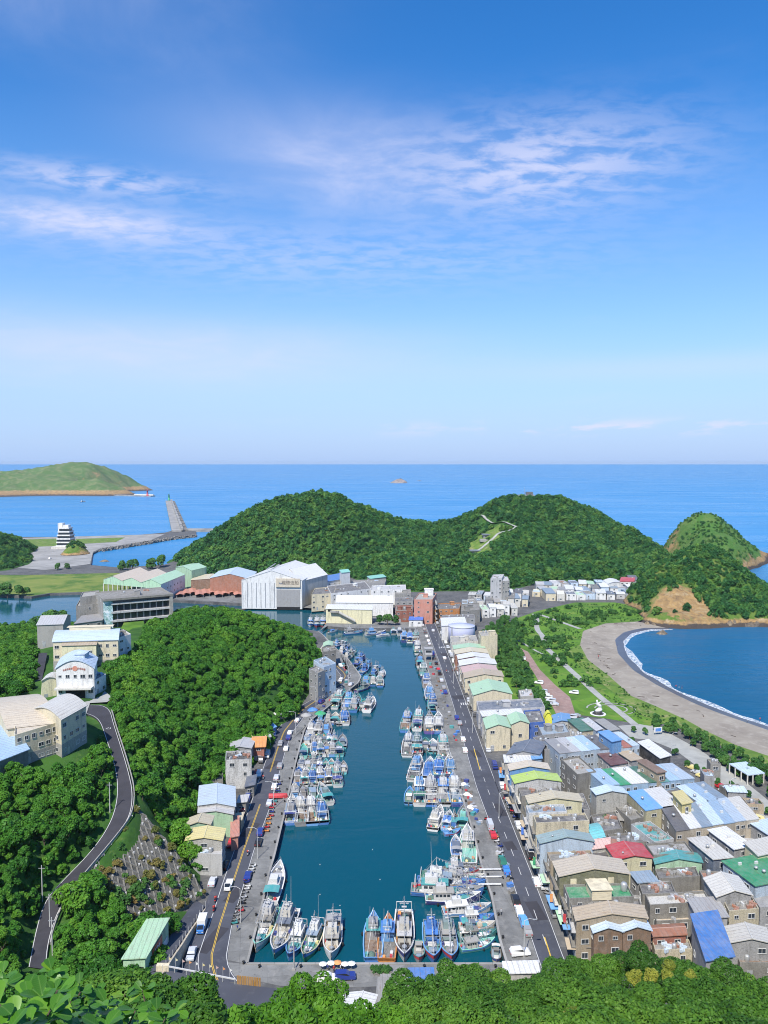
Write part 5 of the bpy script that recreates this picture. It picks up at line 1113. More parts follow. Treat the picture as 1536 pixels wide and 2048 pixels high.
B('house', 'black stained house left of the yellow house pair', (1262, 1640), (1288, 1634), (1226, 1608), 7, 'flat', 'dirty', 'dirty', old=True, clutter=4)
B('house', 'dark stained house behind the tree in mid town', (1196, 1664), (1246, 1656), (1182, 1630), 6.5, 'flat', 'darkgrey', 'dirty', old=True, clutter=4)
B('house', 'low dark house between the pale gable and the shophouse row', (1140, 1622), (1180, 1618), (1128, 1590), 6, 'flat', 'darkgrey', 'grey', old=True, clutter=4)
B('house', 'small white house below the purple grey roof', (1190, 1714), (1212, 1711), (1186, 1702), 6.5, 'slab', 'darkgrey', 'white')
B('house', 'low house with dark roof and plants behind the yellow house', (1225, 1688), (1300, 1683), (1215, 1668), 6, 'flat', 'darkgrey', 'dirty', old=True, clutter=4)
B('house', 'low back house with dark flat roof right of the beige ribbed gable', (1318, 1757), (1400, 1752), (1310, 1738), 6, 'flat', 'darkgrey', 'dirty', old=True, clutter=6)
B('house', 'house with grey roof at the right edge below the bright green one', (1520, 1815), (1590, 1808), (1500, 1786), 6.5, 'flat', 'grey', 'grey', old=True, clutter=3)
B('house', 'house with brown flat roof at the lower right edge', (1480, 1925), (1560, 1925), (1465, 1895), 4, 'flat', 'brown', 'dirty', old=True, clutter=3)
# low lean-tos wedged into the gaps of the town
tr_ = random.Random(21)
tp = [(p.x, p.y) for p in px((1010, 1545), (1100, 1490), (1260, 1478), (1420, 1560), (1540, 1660), (1540, 1900), (1400, 1935), (1160, 1900), (1060, 1680))]
for k in range(150):
    x, y = tr_.uniform(20, 170), tr_.uniform(150, 330)
    if not in_poly(x, y, tp): continue
    w2, d2, a2 = tr_.uniform(3, 6.5), tr_.uniform(3, 7), tr_.choice((-.12, -.15, .1)); ex = Vector((math.cos(a2), math.sin(a2), 0)); ey = Vector((-ex.y, ex.x, 0)); p = Vector((x, y, 0))
    B('lean_to', 'low patched lean-to wedged between the town houses', p, p + ex * w2, p + ey * d2, tr_.uniform(3, 7.0), tr_.choice(['mono', 'slab', 'flat', 'gablex']), tr_.choice(['dirty', 'grey', 'rust', 'lightgrey', 'greyblue', 'darkgrey', 'paleblue', 'concrete', 'teagrey']), tr_.choice(['dirty', 'grey', 'concrete', 'tan']), 'shed', world=True, group='lean-tos between the town houses', wl=0, wf=1, old=True, clutter=1, rise=.5)
# --- behind the back terrace
B('house', 'white house with a sky blue roof by the red car park', (1106, 1446), (1141, 1443), (1104, 1431), 6, 'gable', 'skyblue', 'white', rise=.8)
B('house', 'vivid blue house with a dark flat roof beside the yellow arch', (1056, 1446), (1090, 1443), (1047, 1421), 9, 'flat', 'darkgrey', 'vividblue', clutter=1, wf=1)
B('arch_sign', 'bright yellow arched end wall beside the vivid blue house', (1089, 1437), (1104, 1437), (1088, 1433), 7, 'arch', 'vividyellow', 'vividyellow', rise=2.5, wf=0, wl=0, door=False)
B('house', 'cream house with dark green patched roof beside the sky blue roof', (1162, 1463), (1192, 1459), (1136, 1442), 7.5, 'mono', 'darkgreen', 'cream', rise=.4)
B('house', 'house with pale grey sheet roof right of the dark green patched one', (1192, 1462), (1204, 1458), (1165, 1440), 8, 'slab', 'lightgrey', 'paleblue', clutter=2)
B('house', 'white house with tan grey roof at the edge of the plaza', (1220, 1462), (1238, 1459), (1190, 1441), 7, 'slab', 'concrete', 'white')
B('house', 'grey house with flat roof behind the vivid blue house', (1085, 1470), (1140, 1464), (1075, 1450), 7.5, 'flat', 'greyblue', 'grey', clutter=3)
B('house', 'low grey house with cluttered roof in front of the cream house', (1140, 1480), (1185, 1475), (1118, 1460), 6.5, 'flat', 'concrete', 'grey', clutter=4, old=True)
B('house', 'dark roofed house left of the back terrace', (1090, 1500), (1112, 1496), (1066, 1474), 8.5, 'flat', 'darkgrey', 'grey', clutter=3, old=True)
T_ = thing('pavilion', 'open white roofed pavilion on posts beside the promenade', 'pavilion', G(1478, 1568)); o_ = G(1478, 1568)
pc = [G(1496, 1551, 3.4), G(1530, 1547, 3.4), G(1492, 1524, 3.4), G(1458, 1528, 3.4)]
MB().prism([(p.x - o_.x, p.y - o_.y) for p in pc], 3.3, 3.6).build('roof', M['roof_y'], T_, C['paleblue'])
for i in range(4):
    for f in (0, .33, .66):
        p = pc[i].lerp(pc[(i + 1) % 4], f) - o_; MB().box((p.x * .95, p.y * .95, 1.65), (.35, .35, 3.3)).build('post', M['wall'], T_, C['offwhite'])
# --- warehouses along the far part of the road
W_ = [('warehouse', 'left bay of the pale green twin warehouse with cream front', (973, 1457), (1021, 1455), (967, 1437), 9, 'gable', 'palegreen', 'cream', {'rise': 1.5}),
      ('warehouse', 'right bay of the pale green twin warehouse with cream front', (1023, 1448), (1058, 1446), (1015, 1431), 9.5, 'gable', 'palegreen', 'cream', {'rise': 1.3}),
      ('warehouse', 'warehouse with a long white roof behind the pale green twin', (965, 1433), (1046, 1428), (961, 1423), 9, 'slab', 'white', 'lightgrey', {'clutter': 1}),
      ('warehouse', 'warehouse with dark flat roof and white vent ducts', (957, 1420), (1090, 1414), (953, 1402), 8, 'flat', 'slate', 'lightgrey', {'clutter': 6}),
      ('warehouse', 'wide warehouse with a pale green gable and cream front', (947, 1390), (1024, 1387), (939, 1369), 9, 'gable', 'palegreen', 'cream', {'rise': 2.2, 'wf': 2}),
      ('shed', 'white concrete shed right of the wide pale green gable', (1041, 1393), (1067, 1391), (1037, 1380), 8, 'flat', 'lightgrey', 'offwhite', {}),
      ('warehouse', 'warehouse with a tan gable and dirty cream front', (930, 1356), (1007, 1353), (927, 1345), 8, 'gable', 'tan', 'cream', {'rise': 1.6}),
      ('warehouse', 'warehouse with a maroon brown roof between tan and white ones', (926, 1345), (996, 1343), (922, 1334), 8, 'gable', 'pink', 'tan', {'rise': 1.4}),
      ('warehouse', 'warehouse with a clean white roof, middle of the roadside row', (920, 1331), (993, 1328), (917, 1321), 8.5, 'gable', 'white', 'offwhite', {'rise': 1.2}),
      ('warehouse', 'warehouse with white roof over a brown front', (917, 1318), (980, 1316), (914, 1310), 8.5, 'gable', 'white', 'brickred', {'rise': 1.3}),
      ('warehouse', 'warehouse with cream roof and reddish front', (911, 1308), (976, 1306), (908, 1300), 8.5, 'gable', 'cream', 'rust', {'rise': 1.3}),
      ('warehouse', 'farthest roadside warehouse with a pale green roof', (908, 1298), (970, 1296), (906, 1291), 8, 'gable', 'palegreen', 'offwhite', {'rise': 1.0}),
      ('factory', 'low stained factory with a flat roof beside the storage tank', (903, 1284), (956, 1282), (900, 1272), 8, 'flat', 'concrete', 'offwhite', {'old': True, 'clutter': 5}),
      ('factory', 'tall stained cream block above the roadside warehouses', (962, 1272), (995, 1270), (957, 1262), 14, 'flat', 'concrete', 'cream', {'old': True, 'clutter': 3, 'wf': 0}),
      ('cold_store', 'cold store with two white roofs beside the storage tank', (884, 1252), (933, 1250), (882, 1238), 9, 'mono', 'white', 'white', {'rise': .6, 'wf': 0}),
      ('cold_store', 'dark roofed store behind the white cold store', (884, 1238), (950, 1236), (884, 1230), 9, 'flat', 'darkgrey', 'grey', {'clutter': 3}),
      ('house', 'orange house at the bend of the far road', (866, 1219), (919, 1217), (872, 1207), 9, 'flat', 'darkgrey', 'orange', {'clutter': 3}),
      ('house', 'grey house with flat roof right of the orange house', (922, 1222), (960, 1219), (922, 1208), 9, 'flat', 'dirty', 'concrete', {'clutter': 3, 'old': True}),
      ('ticket_office', 'small white house with bright blue roof at the far quay', (818, 1240), (845, 1240), (820, 1233), 4.5, 'gablex', 'vividblue', 'white', {'rise': .6}),
      ('house', 'brick building of two storeys left of the tall brick block', (791, 1222), (826, 1221), (791, 1211), 8, 'flat', 'dirty', 'brickred', {'clutter': 3}),
      ('house', 'dark house behind the brick building', (790, 1203), (826, 1202), (790, 1195), 9, 'flat', 'darkgrey', 'grey', {'clutter': 3})]
for n_, lb, a_, b_, c_, h_, rt, rcx, wcx, kw in W_: B(n_, lb, a_, b_, c_, h_, rt, rcx, wcx, 'warehouse' if n_ == 'warehouse' else 'building', **kw)
T_ = thing('storage_tank', 'big round lavender storage tank beside the white cold store', 'tank', G(923, 1284)); MB().lathe([(8.2, 0), (8.2, 10), (7.9, 10.4), (0.3, 11.2)], 28).build('shell', M['paint'], T_, C['lavender'], True)
MB().lathe([(8.35, 10), (8.35, 10.3), (8.2, 10.3)], 28).build('rim', M['galv'], T_); MB().box((-6.5, -5.6, 5.2), (.6, .3, 10.4)).build('ladder', M['galv'], T_)
# tall blocks
T_, q_, d_ = B('brick_block', 'tall brick red apartment block of five storeys by the far quay', (828, 1199), (865, 1199), (838, 1186), 17, 'flat', 'concrete', 'salmon', storeys=5, wf=2, wr=6, clutter=3)
ob('stair_hut', hut_mesh, T_, C['white'], (d_[0] * .9, d_[1] * .8, 16.4), 0, (6, 5, 1.9))
for s in range(1, 5): MB().box((d_[0] + d_[2] * .5 + .5, d_[1] / 2, s * 3.4), (1.2, d_[1] * .95, .9)).build('balcony', M['wall'], T_, C['concrete'])
T_, q_, d_ = B('apartment_block', 'tall grey apartment block of seven storeys below the forested hill', (981, 1157), (1004, 1156), (988, 1149), 22, 'flat', 'lightgrey', 'lightgrey', storeys=7, wf=3, wr=3, clutter=2)
B('apartment_block', 'lower wing of the tall grey apartment block', (1005, 1162), (1019, 1161), (1008, 1153), 20, 'flat', 'lightgrey', 'concrete', storeys=6, wf=3, wr=2, clutter=1)
# shipyard
T_, q_, d_ = B('shipyard_hall', 'huge white shipyard hall with grey roller door and dark panel joints', (483, 1160), (604, 1161), (536, 1138), 21, 'gable', 'white', 'white', rise=7.5, wf=0, wl=0, door=False, ov=.3)
wd = d_[0]
MB().box((wd * .772, -.25, 7.4), (wd * .385, .3, 13.4)).build('roller_door', M['roof_y'], T_, C['grey']); MB().box((wd * .772, -.2, 1.2), (wd * .38, .35, 5.6)).build('door_opening', M['dark'], T_)
MB().box((wd * .772, -.6, 19.2), (wd * .40, 1.0, 6.6)).build('sign_board', M['wall'], T_, C['beige'])
for i in range(8): MB().box((wd * (.02 + .075 * i), -.06, 9.5), (.35, .12, 19)).build('panel_joint', M['paint'], T_, C['slate'])
for i in range(2): MB().box((wd * (.36 + .07 * i) - 0, d_[1] * .5, 27.4 - i * .4), (.8, d_[1] * .55, .5)).build('roof_rail', M['paint'], T_, C['grey'])
def lettering(parent, txt, size, loc, rot, mat, name='lettering'):
    cu = bpy.data.curves.new(name, 'FONT'); cu.body = txt; cu.size = size; cu.align_x = 'CENTER'; cu.align_y = 'CENTER'; cu.extrude = .03
    to = bpy.data.objects.new(name, cu); COL.objects.link(to); dg = bpy.context.evaluated_depsgraph_get(); me = bpy.data.meshes.new_from_object(to.evaluated_get(dg))
    bpy.data.objects.remove(to); me.materials.clear(); me.materials.append(mat); o = ob(name, me, parent, (.12, .09, .07), loc); o.rotation_euler = rot; return o
lettering(T_, '龍德造船', 3.3, (wd * .81, -1.16, 19.2), (R(90), 0, 0), M['paint'])
m = MB()
for k in range(9):
    a0, a1 = R(195 + 17 * k), R(195 + 17 * (k + 1)); c0 = Vector((wd * .655, -1.14, 19.8))
    m.quad(*(c0 + Vector((r__ * math.cos(a), 0, r__ * math.sin(a))) for r__, a in ((1.0, a0), (1.7, a0), (1.7, a1), (1.0, a1))))
m.build('emblem', M['paint'], T_, C['slate'])
B('shipyard_hall', 'second white gabled shipyard hall right of the roller door', (604, 1162), (655, 1149), (583, 1144), 20, 'gablex', 'white', 'offwhite', rise=7, wf=0, wl=0, door=False)
Y_ = [('shipyard_office', 'white shipyard office with a blue roof behind the boat halls', (632, 1168), (695, 1156), (640, 1158), 13, 'mono', 'blue', 'white', {'wf': 6, 'storeys': 3}),
      ('stair_tower', 'white square tower with a green cap on the shipyard office', (683, 1146), (700, 1144), (684, 1142), 20, 'mono', 'mint', 'white', {'wf': 0, 'wl': 0}),
      ('shipyard_office', 'cream shipyard office with small windows above the dock', (623, 1189), (668, 1186), (630, 1176), 12, 'flat', 'darkgrey', 'cream', {'wf': 5, 'storeys': 3, 'clutter': 2}),
      ('shipyard_hall', 'long white building with a dark flat roof right of the cream office', (662, 1187), (742, 1177), (668, 1170), 12.5, 'flat', 'darkgrey', 'white', {'wf': 6, 'clutter': 4}),
      ('shipyard_hall', 'white balconied block with yellow end wall behind the boat shed', (742, 1180), (812, 1178), (744, 1171), 12, 'flat', 'lightgrey', 'white', {'wf': 5, 'clutter': 4}),
      ('boat_shed', 'white ridged boat shed on the far quay', (672, 1205), (786, 1206), (676, 1193), 9.5, 'gablex', 'white', 'white', {'wf': 0, 'wl': 0, 'rise': 3.0, 'door': False}),
      ('yard_shed', 'dark roofed yard building behind the white block', (700, 1168), (770, 1166), (705, 1160), 10, 'flat', 'dirty', 'grey', {'clutter': 5, 'old': True}),
      ('yard_shed', 'pale green roofed shed at the foot of the forest', (740, 1158), (772, 1154), (744, 1152), 8, 'mono', 'mint', 'grey', {'rise': .3}),
      ('yard_shed', 'low stained shed between white block and brick block', (790, 1188), (822, 1186), (790, 1180), 10, 'flat', 'dirty', 'concrete', {'clutter': 4, 'old': True}),
      ('boat_shed', 'pale blue arched roof hall left of the shipyard hall', (420, 1156), (500, 1158), (438, 1142), 14, 'gable', 'paleblue', 'rust', {'rise': 4, 'wf': 0, 'wl': 0}),
      ('yard_shed', 'cream awning roofs in front of the pale blue arched hall', (382, 1160), (452, 1162), (392, 1150), 10, 'gable', 'cream', 'brown', {'rise': 1.5, 'wf': 0, 'wl': 0, 'old': True}),
      ('yard_shed', 'tan lean-to roof beside the cream awning roofs', (440, 1168), (470, 1168), (442, 1160), 9, 'mono', 'tan', 'brown', {'rise': 1, 'wf': 0, 'wl': 0, 'old': True})]
for n_, lb, a_, b_, c_, h_, rt, rcx, wcx, kw in Y_: B(n_, lb, a_, b_, c_, h_, rt, rcx, wcx, 'building', **kw)
T_, q_, d_ = B('boat_shed', 'pale front shed with outside stairs on the far quay', (652, 1218), (744, 1220), (655, 1212), 9.8, 'mono', 'white', 'paleyellow', rise=1.0, wf=0, wl=2, door=False)
sw = d_[0]
MB().box((sw * .2, -1.2, 8.0), (sw * .2, 2.4, .3)).box((sw * .2, -2.3, 8.7), (sw * .2, .1, 1.1)).build('landing', M['wall'], T_, C['concrete'])
mm = Matrix.Rotation(R(27), 3, 'Y')
MB().box((sw * .46, -1.6, 5.0), (sw * .42, 1.6, .5), m=mm).build('stair_flight', M['wall'], T_, C['concrete']); MB().box((sw * .46, -2.3, 5.8), (sw * .42, .1, 1.0), m=mm).build('stair_rail', M['wall'], T_, C['offwhite'])
MB().box((sw * .08, -.1, 9), (2.4, .2, 1.6)).build('loading_hatch', M['dark'], T_)
for i in range(10):
    p = G(352 + i * 13, 1196 - (i % 3) * 2, 0)
    T_ = thing('yard_canopy', 'low rust red sheet roof in the yard before the sheds', 'roof', p, R(16), 'rust red yard roofs')
    sl, ra, rb = gable_roof([(0, 0), (6.5, 0), (6.5, 22), (0, 22)], .2, 2.6, .9, True)
    for s_ in sl: s_.build('roof_slope', M['roof_x'], T_, C['salmon'])
    for x in (.3, 6.2):
        for y in (.5, 21): MB().box((x, y, 1.3), (.25, .25, 2.6)).build('post', M['galv'], T_)
# open green hangar: three bays on posts
ha, hb_, hc = G(207, 1158, 15), G(322, 1168, 15), G(262, 1140, 15)
T_ = thing('open_hangar', 'open-fronted hangar with three rusty pale green gables on posts', 'hangar', Vector((ha.x, ha.y, 0))); exv = (hb_ - ha); dvv = (hc - ha)
for i in range(3):
    a_, b_ = exv * (i / 3), exv * ((i + 1) / 3); qd = [a_, b_, b_ + dvv, a_ + dvv]
    sl, ra, rb = gable_roof([(p.x, p.y) for p in qd], .3, 15, 3.2, True)
    for s_ in sl: s_.build('roof_slope', M['roof_x'], T_, (.60, .50, .38) if i < 2 else C['palegreen'])
    mp_ = (a_ + b_) / 2
    MB().add([(a_.x, a_.y, 11), (b_.x, b_.y, 11), (b_.x, b_.y, 15), (mp_.x, mp_.y, 18), (a_.x, a_.y, 15)], ((0, 1, 2, 3, 4),)).build('gable_panel', M['wall'], T_, C['palegreen'])
    for f in (0, .25, .5, .75): p = a_.lerp(b_, f); MB().box((p.x, p.y, 5.6), (.7, .7, 11.4)).build('post', M['wall'], T_, C['offwhite'])
    for f in (.12, .37, .62, .87): p = a_.lerp(b_, f) + dvv * .5; MB().box((p.x, p.y, 7), (.6, .6, 14)).build('post', M['wall'], T_, C['concrete'])
bk = [dvv, exv + dvv]; MB().quad((bk[0].x, bk[0].y, 0), (bk[1].x, bk[1].y, 0), (bk[1].x, bk[1].y, 15), (bk[0].x, bk[0].y, 15)).build('back_wall', M['wall'], T_, C['greyblue'])
e0, e1 = exv, exv + dvv; T2 = T_; MB().add([(e0.x, e0.y, 0), (e1.x, e1.y, 0), (e1.x, e1.y, 15), (e0.x, e0.y, 15)], ((0, 1, 2, 3),)).build('side_wall', M['wall'], T_, C['white'])
dd = (e1 - e0); L_ = dd.length; dd.normalize(); yw = math.atan2(dd.y, dd.x); nn = Vector((dd.y, -dd.x, 0))
for i in range(6):
    for z in (5.5, 10): put_window(T_, e0 + dd * (L_ * (i + .7) / 7) + nn * .05 + Vector((0, 0, z)), yw, 1.6, 1.3)
B('hangar_annex', 'taller green panelled end of the open hangar', (383, 1141), (413, 1134), (366, 1131), 17, 'gablex', 'palegreen', 'palegreen', rise=2, wf=0, wl=0, door=False)
# school on the hill
T_, q_, d_ = B('school_gym', 'cream school gymnasium with a broad curved roof at the left edge', (16, 1458), (118, 1446), (-30, 1400), 9, 'archx', 'beige', 'cream', z0=28, rise=3.0, wf=3, wl=0, wr=0, storeys=2, cat='school', door=False, band='concrete')
B('school_wing', 'cream school wing with a flat stained roof before the gymnasium', (30, 1470), (130, 1440), (95, 1420), 9.5, 'flat', 'beige', 'cream', z0=28, wf=7, storeys=3, wr=0, clutter=0, cat='school', band='concrete', skip=.1)
B('school_tower', 'cream school tower with a curved white roof and blue shaded side', (122, 1440), (172, 1412), (88, 1408), 11, 'archx', 'offwhite', 'cream', z0=28, rise=1.8, wf=4, storeys=3, wr=2, cat='school', band='concrete', skip=.1)
B('school_shelter', 'shelter with a large light blue sheet roof at the left edge', (-20, 1530), (56, 1500), (-40, 1470), 6, 'mono', 'lightblue', 'dirty', z0=28, rise=1.2, wf=0, wl=0, cat='shelter')
T_, q_, d_ = B('school_hall', 'school hall with a curved grey blue roof, lettered white front and entrance', (112, 1338), (188, 1337), (122, 1317), 11, 'arch', 'paleblue', 'white', z0=28, rise=3.0, wf=5, storeys=2, wr=3, cat='school', door=False, skip=0)
MB().box((d_[0] * .5, -1.4, 4.6), (d_[0] * .96, 3.0, .6)).build('entrance_canopy', M['wall'], T_, C['offwhite']); MB().box((d_[0] * .5, -.1, 2.2), (d_[0] * .5, .3, 4.2)).build('entrance', M['dark'], T_)
for i in range(12):
    if i in (5, 6): continue
    m = MB(); x0 = d_[0] * (.2 + .05 * i); z_ = 10.9 + 1.6 * math.sin(math.pi * (.2 + .05 * i)) - 1.2
    m.box((x0, -.06, z_), (.55, .08, .12)); m.box((x0, -.06, z_ - .3), (.6, .08, .1)); m.box((x0, -.06, z_ - .1), (.1, .08, .8)); m.build('front_letter', M['paint'], T_, C['brickred'])
MB().lathe([(.9, -.05), (.9, .05)], 16).build('school_emblem', M['paint'], T_, C['salmon']).matrix_local = Matrix.Translation((d_[0] * .5, -.08, 11.1)) @ Matrix.Rotation(R(90), 4, 'X')
ob('roof_monitor', hut_mesh, T_, C['paleblue'], (d_[0] * .5, d_[1] * .5, 13.2), 0, (3.5, 5, .7))
B('school_lodge', 'small school lodge with a curved white roof left of the hall', (84, 1362), (112, 1358), (94, 1352), 7, 'arch', 'offwhite', 'paleyellow', z0=28, rise=1.0, wf=1, wl=1, cat='school')
B('school_lodge', 'white school side wing right of the hall', (190, 1360), (212, 1348), (196, 1338), 6, 'flat', 'dirty', 'white', z0=28, wf=2, clutter=1, cat='school')
T_, q_, d_ = B('school_block', 'long cream school block with a curved grey blue roof', (106, 1284), (236, 1280), (118, 1264), 12, 'archx', 'paleblue', 'cream', z0=28, rise=2.2, wf=9, storeys=3, cat='school', band='concrete', skip=.05)
ob('roof_monitor', hut_mesh, T_, C['cream'], (d_[0] * .48, d_[1] * .6, 13.5), 0, (16, 3, .9))
B('school_wing', 'projecting cream bay with round windows in front of the long block', (124, 1292), (192, 1290), (130, 1282), 11, 'mono', 'tan', 'paleyellow', z0=28, rise=1, wf=3, storeys=2, cat='school')
B('school_wing', 'white school wing at the right end of the long block', (236, 1275), (262, 1268), (242, 1260), 11, 'flat', 'dirty', 'white', z0=28, wf=2, wr=2, clutter=2, cat='school')
B('school_annex', 'grey school annex with a pale pyramid roof on the left', (74, 1250), (126, 1248), (92, 1232), 10, 'gablex', 'lightgrey', 'concrete', z0=28, rise=2.0, wf=2, cat='school')
# museum
T_, q_, d_ = B('museum', 'grey concrete museum with long balconies and a tall painted panel', (205, 1197), (342, 1186), (190, 1184), 16, 'flat', 'dirty', 'concrete', z0=26, wf=0, wl=2, clutter=2, old=True, cat='museum', door=False)
for z in (4.4, 8.8, 13.2):
    MB().box((d_[0] * .54, -.8, z - 2.0), (d_[0] * .80, .2, 3.0)).build('glazing', M['glass'], T_)
    MB().box((d_[0] * .54, -1.6, z), (d_[0] * .86, 2.6, .9)).build('balcony', M['oldwall'], T_, C['lightgrey'])
    for i in range(8): MB().box((d_[0] * (.2 + .095 * i), -1.0, z - 2.2), (.6, .5, 3.4)).build('column', M['oldwall'], T_, C['grey'])
MB().box((d_[0] * .98, -1.6, 8), (d_[0] * .05, 4, 16)).build('end_wall', M['oldwall'], T_, C['concrete']); MB().box((d_[0] * .5, -1.2, 15.6), (d_[0] * 1.02, 5.2, 1.0)).build('eaves', M['oldwall'], T_, C['dirty'])
m, t, out = new_mat('painted_panel'); co = nd(t, 'ShaderNodeTexCoord').outputs['Object']
cc = mixc(t, ramp(t, nse(t, co, .5, 5, .6, 1.5), [(.4, 0.0), (.6, 1.0)]), (.55, .68, .72), (.18, .34, .30)); cc = mixc(t, ramp(t, nse(t, co, .35, 3), [(.55, 0.0), (.6, 1.0)]), cc, (.75, .78, .78)); finish(t, out, bsdf(t, cc, .6)); M['mural'] = m
MB().box((d_[0] * .065, -2.2, 7.5), (d_[0] * .13, .4, 16.2)).build('painted_panel', M['mural'], T_)
B('museum_wing', 'low concrete museum wing with a stepped block behind', (152, 1212), (205, 1206), (160, 1198), 11, 'flat', 'concrete', 'concrete', z0=26, wf=1, clutter=1, old=True, cat='museum')
B('museum_wing', 'concrete stair block on the left of the museum', (160, 1194), (195, 1190), (165, 1184), 15, 'flat', 'concrete', 'concrete', z0=26, wf=0, wl=0, clutter=0, old=True, cat='museum', door=False)
B('museum_wing', 'glazed link building below the museum', (148, 1248), (203, 1241), (165, 1232), 6, 'slab', 'grey', 'concrete', z0=26, wf=5, cat='museum')
sheet('school_lawn', pxz((242, 1262, 28), (250, 1245, 28), (285, 1240, 28), (292, 1262, 28), (276, 1292, 28), (268, 1270, 28)), 29.2, M['grass'], .0, kind='structure')
sheet('school_yard', pxz((165, 1262, 27), (240, 1250, 27), (345, 1234, 27), (330, 1228, 27), (210, 1240, 27), (150, 1256, 27)), 28.9, M['path'], kind='structure')
sheet('school_yard', pxz((172, 1432, 28), (180, 1408, 28), (214, 1406, 28), (226, 1398, 28), (200, 1376, 28), (175, 1385, 28), (150, 1400, 28)), 28.35, M['path'], kind='structure')
sheet('school_drive', pxz((70, 1378, 27), (82, 1378, 27), (95, 1312, 27), (78, 1312, 27)), 28.4, M['asphalt_up'], kind='structure')
# houses on the left-hand road
B('roadside_house', 'low house with a lime green sheet roof under the wooded slope', (392, 1528), (449, 1526), (392, 1513), 6, 'gable', 'lime', 'olive', rise=.8, old=True)
B('roadside_house', 'white blank-fronted house with burnt dark roof on the left-hand road', (451, 1520), (503, 1519), (452, 1502), 10, 'flat', 'black', 'white', wf=2, clutter=6, wr=3)
B('roadside_house', 'house with white sheet roof behind the burnt dark roof', (456, 1498), (502, 1496), (466, 1480), 7, 'gable', 'lightgrey', 'grey', rise=.8)
B('roadside_house', 'dark low roof beside the white blank-fronted house', (396, 1560), (446, 1558), (396, 1535), 4.5, 'flat', 'dirty', 'dirty', old=True, clutter=4)
B('roadside_house', 'house with a broad pale blue sheet roof on the left-hand road', (397, 1610), (470, 1612), (400, 1572), 8, 'gable', 'paleblue', 'lightgrey', rise=.9, wr=4)
B('roadside_house', 'lower pale grey roof in front of the broad pale blue one', (397, 1625), (466, 1628), (398, 1612), 7, 'gable', 'lightgrey', 'palegreen', rise=.8, wf=0, wr=2)
B('roadside_house', 'white house with a tan yellow roof at the foot of the grid slope', (372, 1680), (444, 1680), (380, 1658), 8.5, 'gable', 'yellow', 'offwhite', rise=.8, wr=4, wf=1)
B('roadside_house', 'white front house with awning below the tan yellow roof', (376, 1706), (444, 1708), (378, 1692), 6.0, 'flat', 'lightgrey', 'white', wf=1, wr=3, clutter=1)
B('roadside_house', 'house with a small cream gable behind the tan yellow roof', (372, 1652), (420, 1648), (380, 1636), 8.5, 'gable', 'cream', 'palegreen', rise=1.0)
B('awning', 'sloping red sheet awning beside the left-hand road', (462, 1675), (476, 1672), (464, 1640), 4, 'mono', 'salmon', 'salmon', rise=.6, wf=0, wl=0, door=False)
B('shed', 'small cream roofed stall above the red awning', (466, 1642), (482, 1640), (472, 1630), 3.6, 'mono', 'cream', 'cream', rise=.3, wf=0, wl=0)
B('shed', 'small grey shed at the kerb beside the pale blue roof', (474, 1606), (492, 1604), (480, 1594), 4, 'mono', 'lightgrey', 'dirty', rise=.3, old=True)
B('shed', 'dark roofed stall at the kerb before the white house', (490, 1574), (508, 1570), (496, 1556), 4, 'mono', 'slate', 'dirty', rise=.3, old=True)
T_, q_, d_ = B('temple', 'small orange temple with ornate roof between road and wood', (506, 1492), (528, 1491), (510, 1476), 6, 'gablex', 'orange', 'brickred', rise=1.8, ov=.8, cat='temple')
for x in (0, d_[0]): MB().tube((x, d_[1] / 2, 7.5), (x + (.8 if x else -.8), d_[1] / 2, 8.8), .15, .04, 5).build('roof_finial', M['paint'], T_, C['yellow'])
B('stall', 'white roofed roadside stall below the wooded slope', (553, 1432), (574, 1424), (553, 1424), 3.5, 'mono', 'white', 'grey', rise=.3)
B('stall', 'long grey tin stall between stalls and wood', (528, 1478), (541, 1474), (534, 1462), 4, 'mono', 'lightgrey', 'grey', rise=.3, old=True)
B('stall', 'blue tarpaulin stall at the bend of the left-hand road', (543, 1458), (552, 1454), (546, 1440), 3.4, 'mono', 'skyblue', 'blue', rise=.3)
B('apartment_house', 'white grey four storey apartment house beside the bend', (648, 1334), (672, 1326), (634, 1318), 15, 'flat', 'greyblue', 'paleblue', storeys=4, wf=3, wr=4, clutter=3)
B('apartment_house', 'narrow house with dark glazing left of the apartment house', (636, 1346), (650, 1340), (630, 1332), 14, 'flat', 'dirty', 'grey', storeys=4, wf=2, wr=2, clutter=2)
B('apartment_house', 'dark house behind the apartment house at the far bend', (646, 1304), (672, 1300), (644, 1294), 9, 'flat', 'dirty', 'dirty', storeys=2, old=True)
B('stall', 'pale green tent roof at the far end of the left-hand road', (646, 1294), (664, 1292), (648, 1286), 4, 'arch', 'palegreen', 'offwhite', rise=1.0, wf=0, wl=0)
# green shop on the ramp
T_, q_, d_ = B('green_shop', 'pale green shop with a red sign panel beside the ramp', (246, 1918), (290, 1916), (296, 1843), 5, 'mono', 'palegreen', 'palegreen', z0=3.5, rise=.3, wf=0, wl=0, cat='shop', door=False)
MB().box((d_[0] * .5, -.06, 1.6), (d_[0] * .85, .1, 3.0)).build('shutter', M['dark'], T_)
P0, P1 = Vector((d_[0], 0, 0)), Vector((d_[0] + d_[2], d_[1], 0)); dd = (P1 - P0); L_ = dd.length; dd.normalize(); nn = Vector((dd.y, -dd.x, 0)); yw = math.atan2(dd.y, dd.x)
MB().box(P0 + dd * L_ * .48 + nn * .12 + Vector((0, 0, 3.2)), (L_ * .42, .14, 2.4), yw).build('sign_panel', M['paint'], T_, (.42, .07, .03)); MB().box(P0 + dd * L_ * .5 + nn * .06 + Vector((0, 0, 1.1)), (L_ * .9, .1, 1.7), yw).build('lower_wall', M['wall'], T_, C['white'])
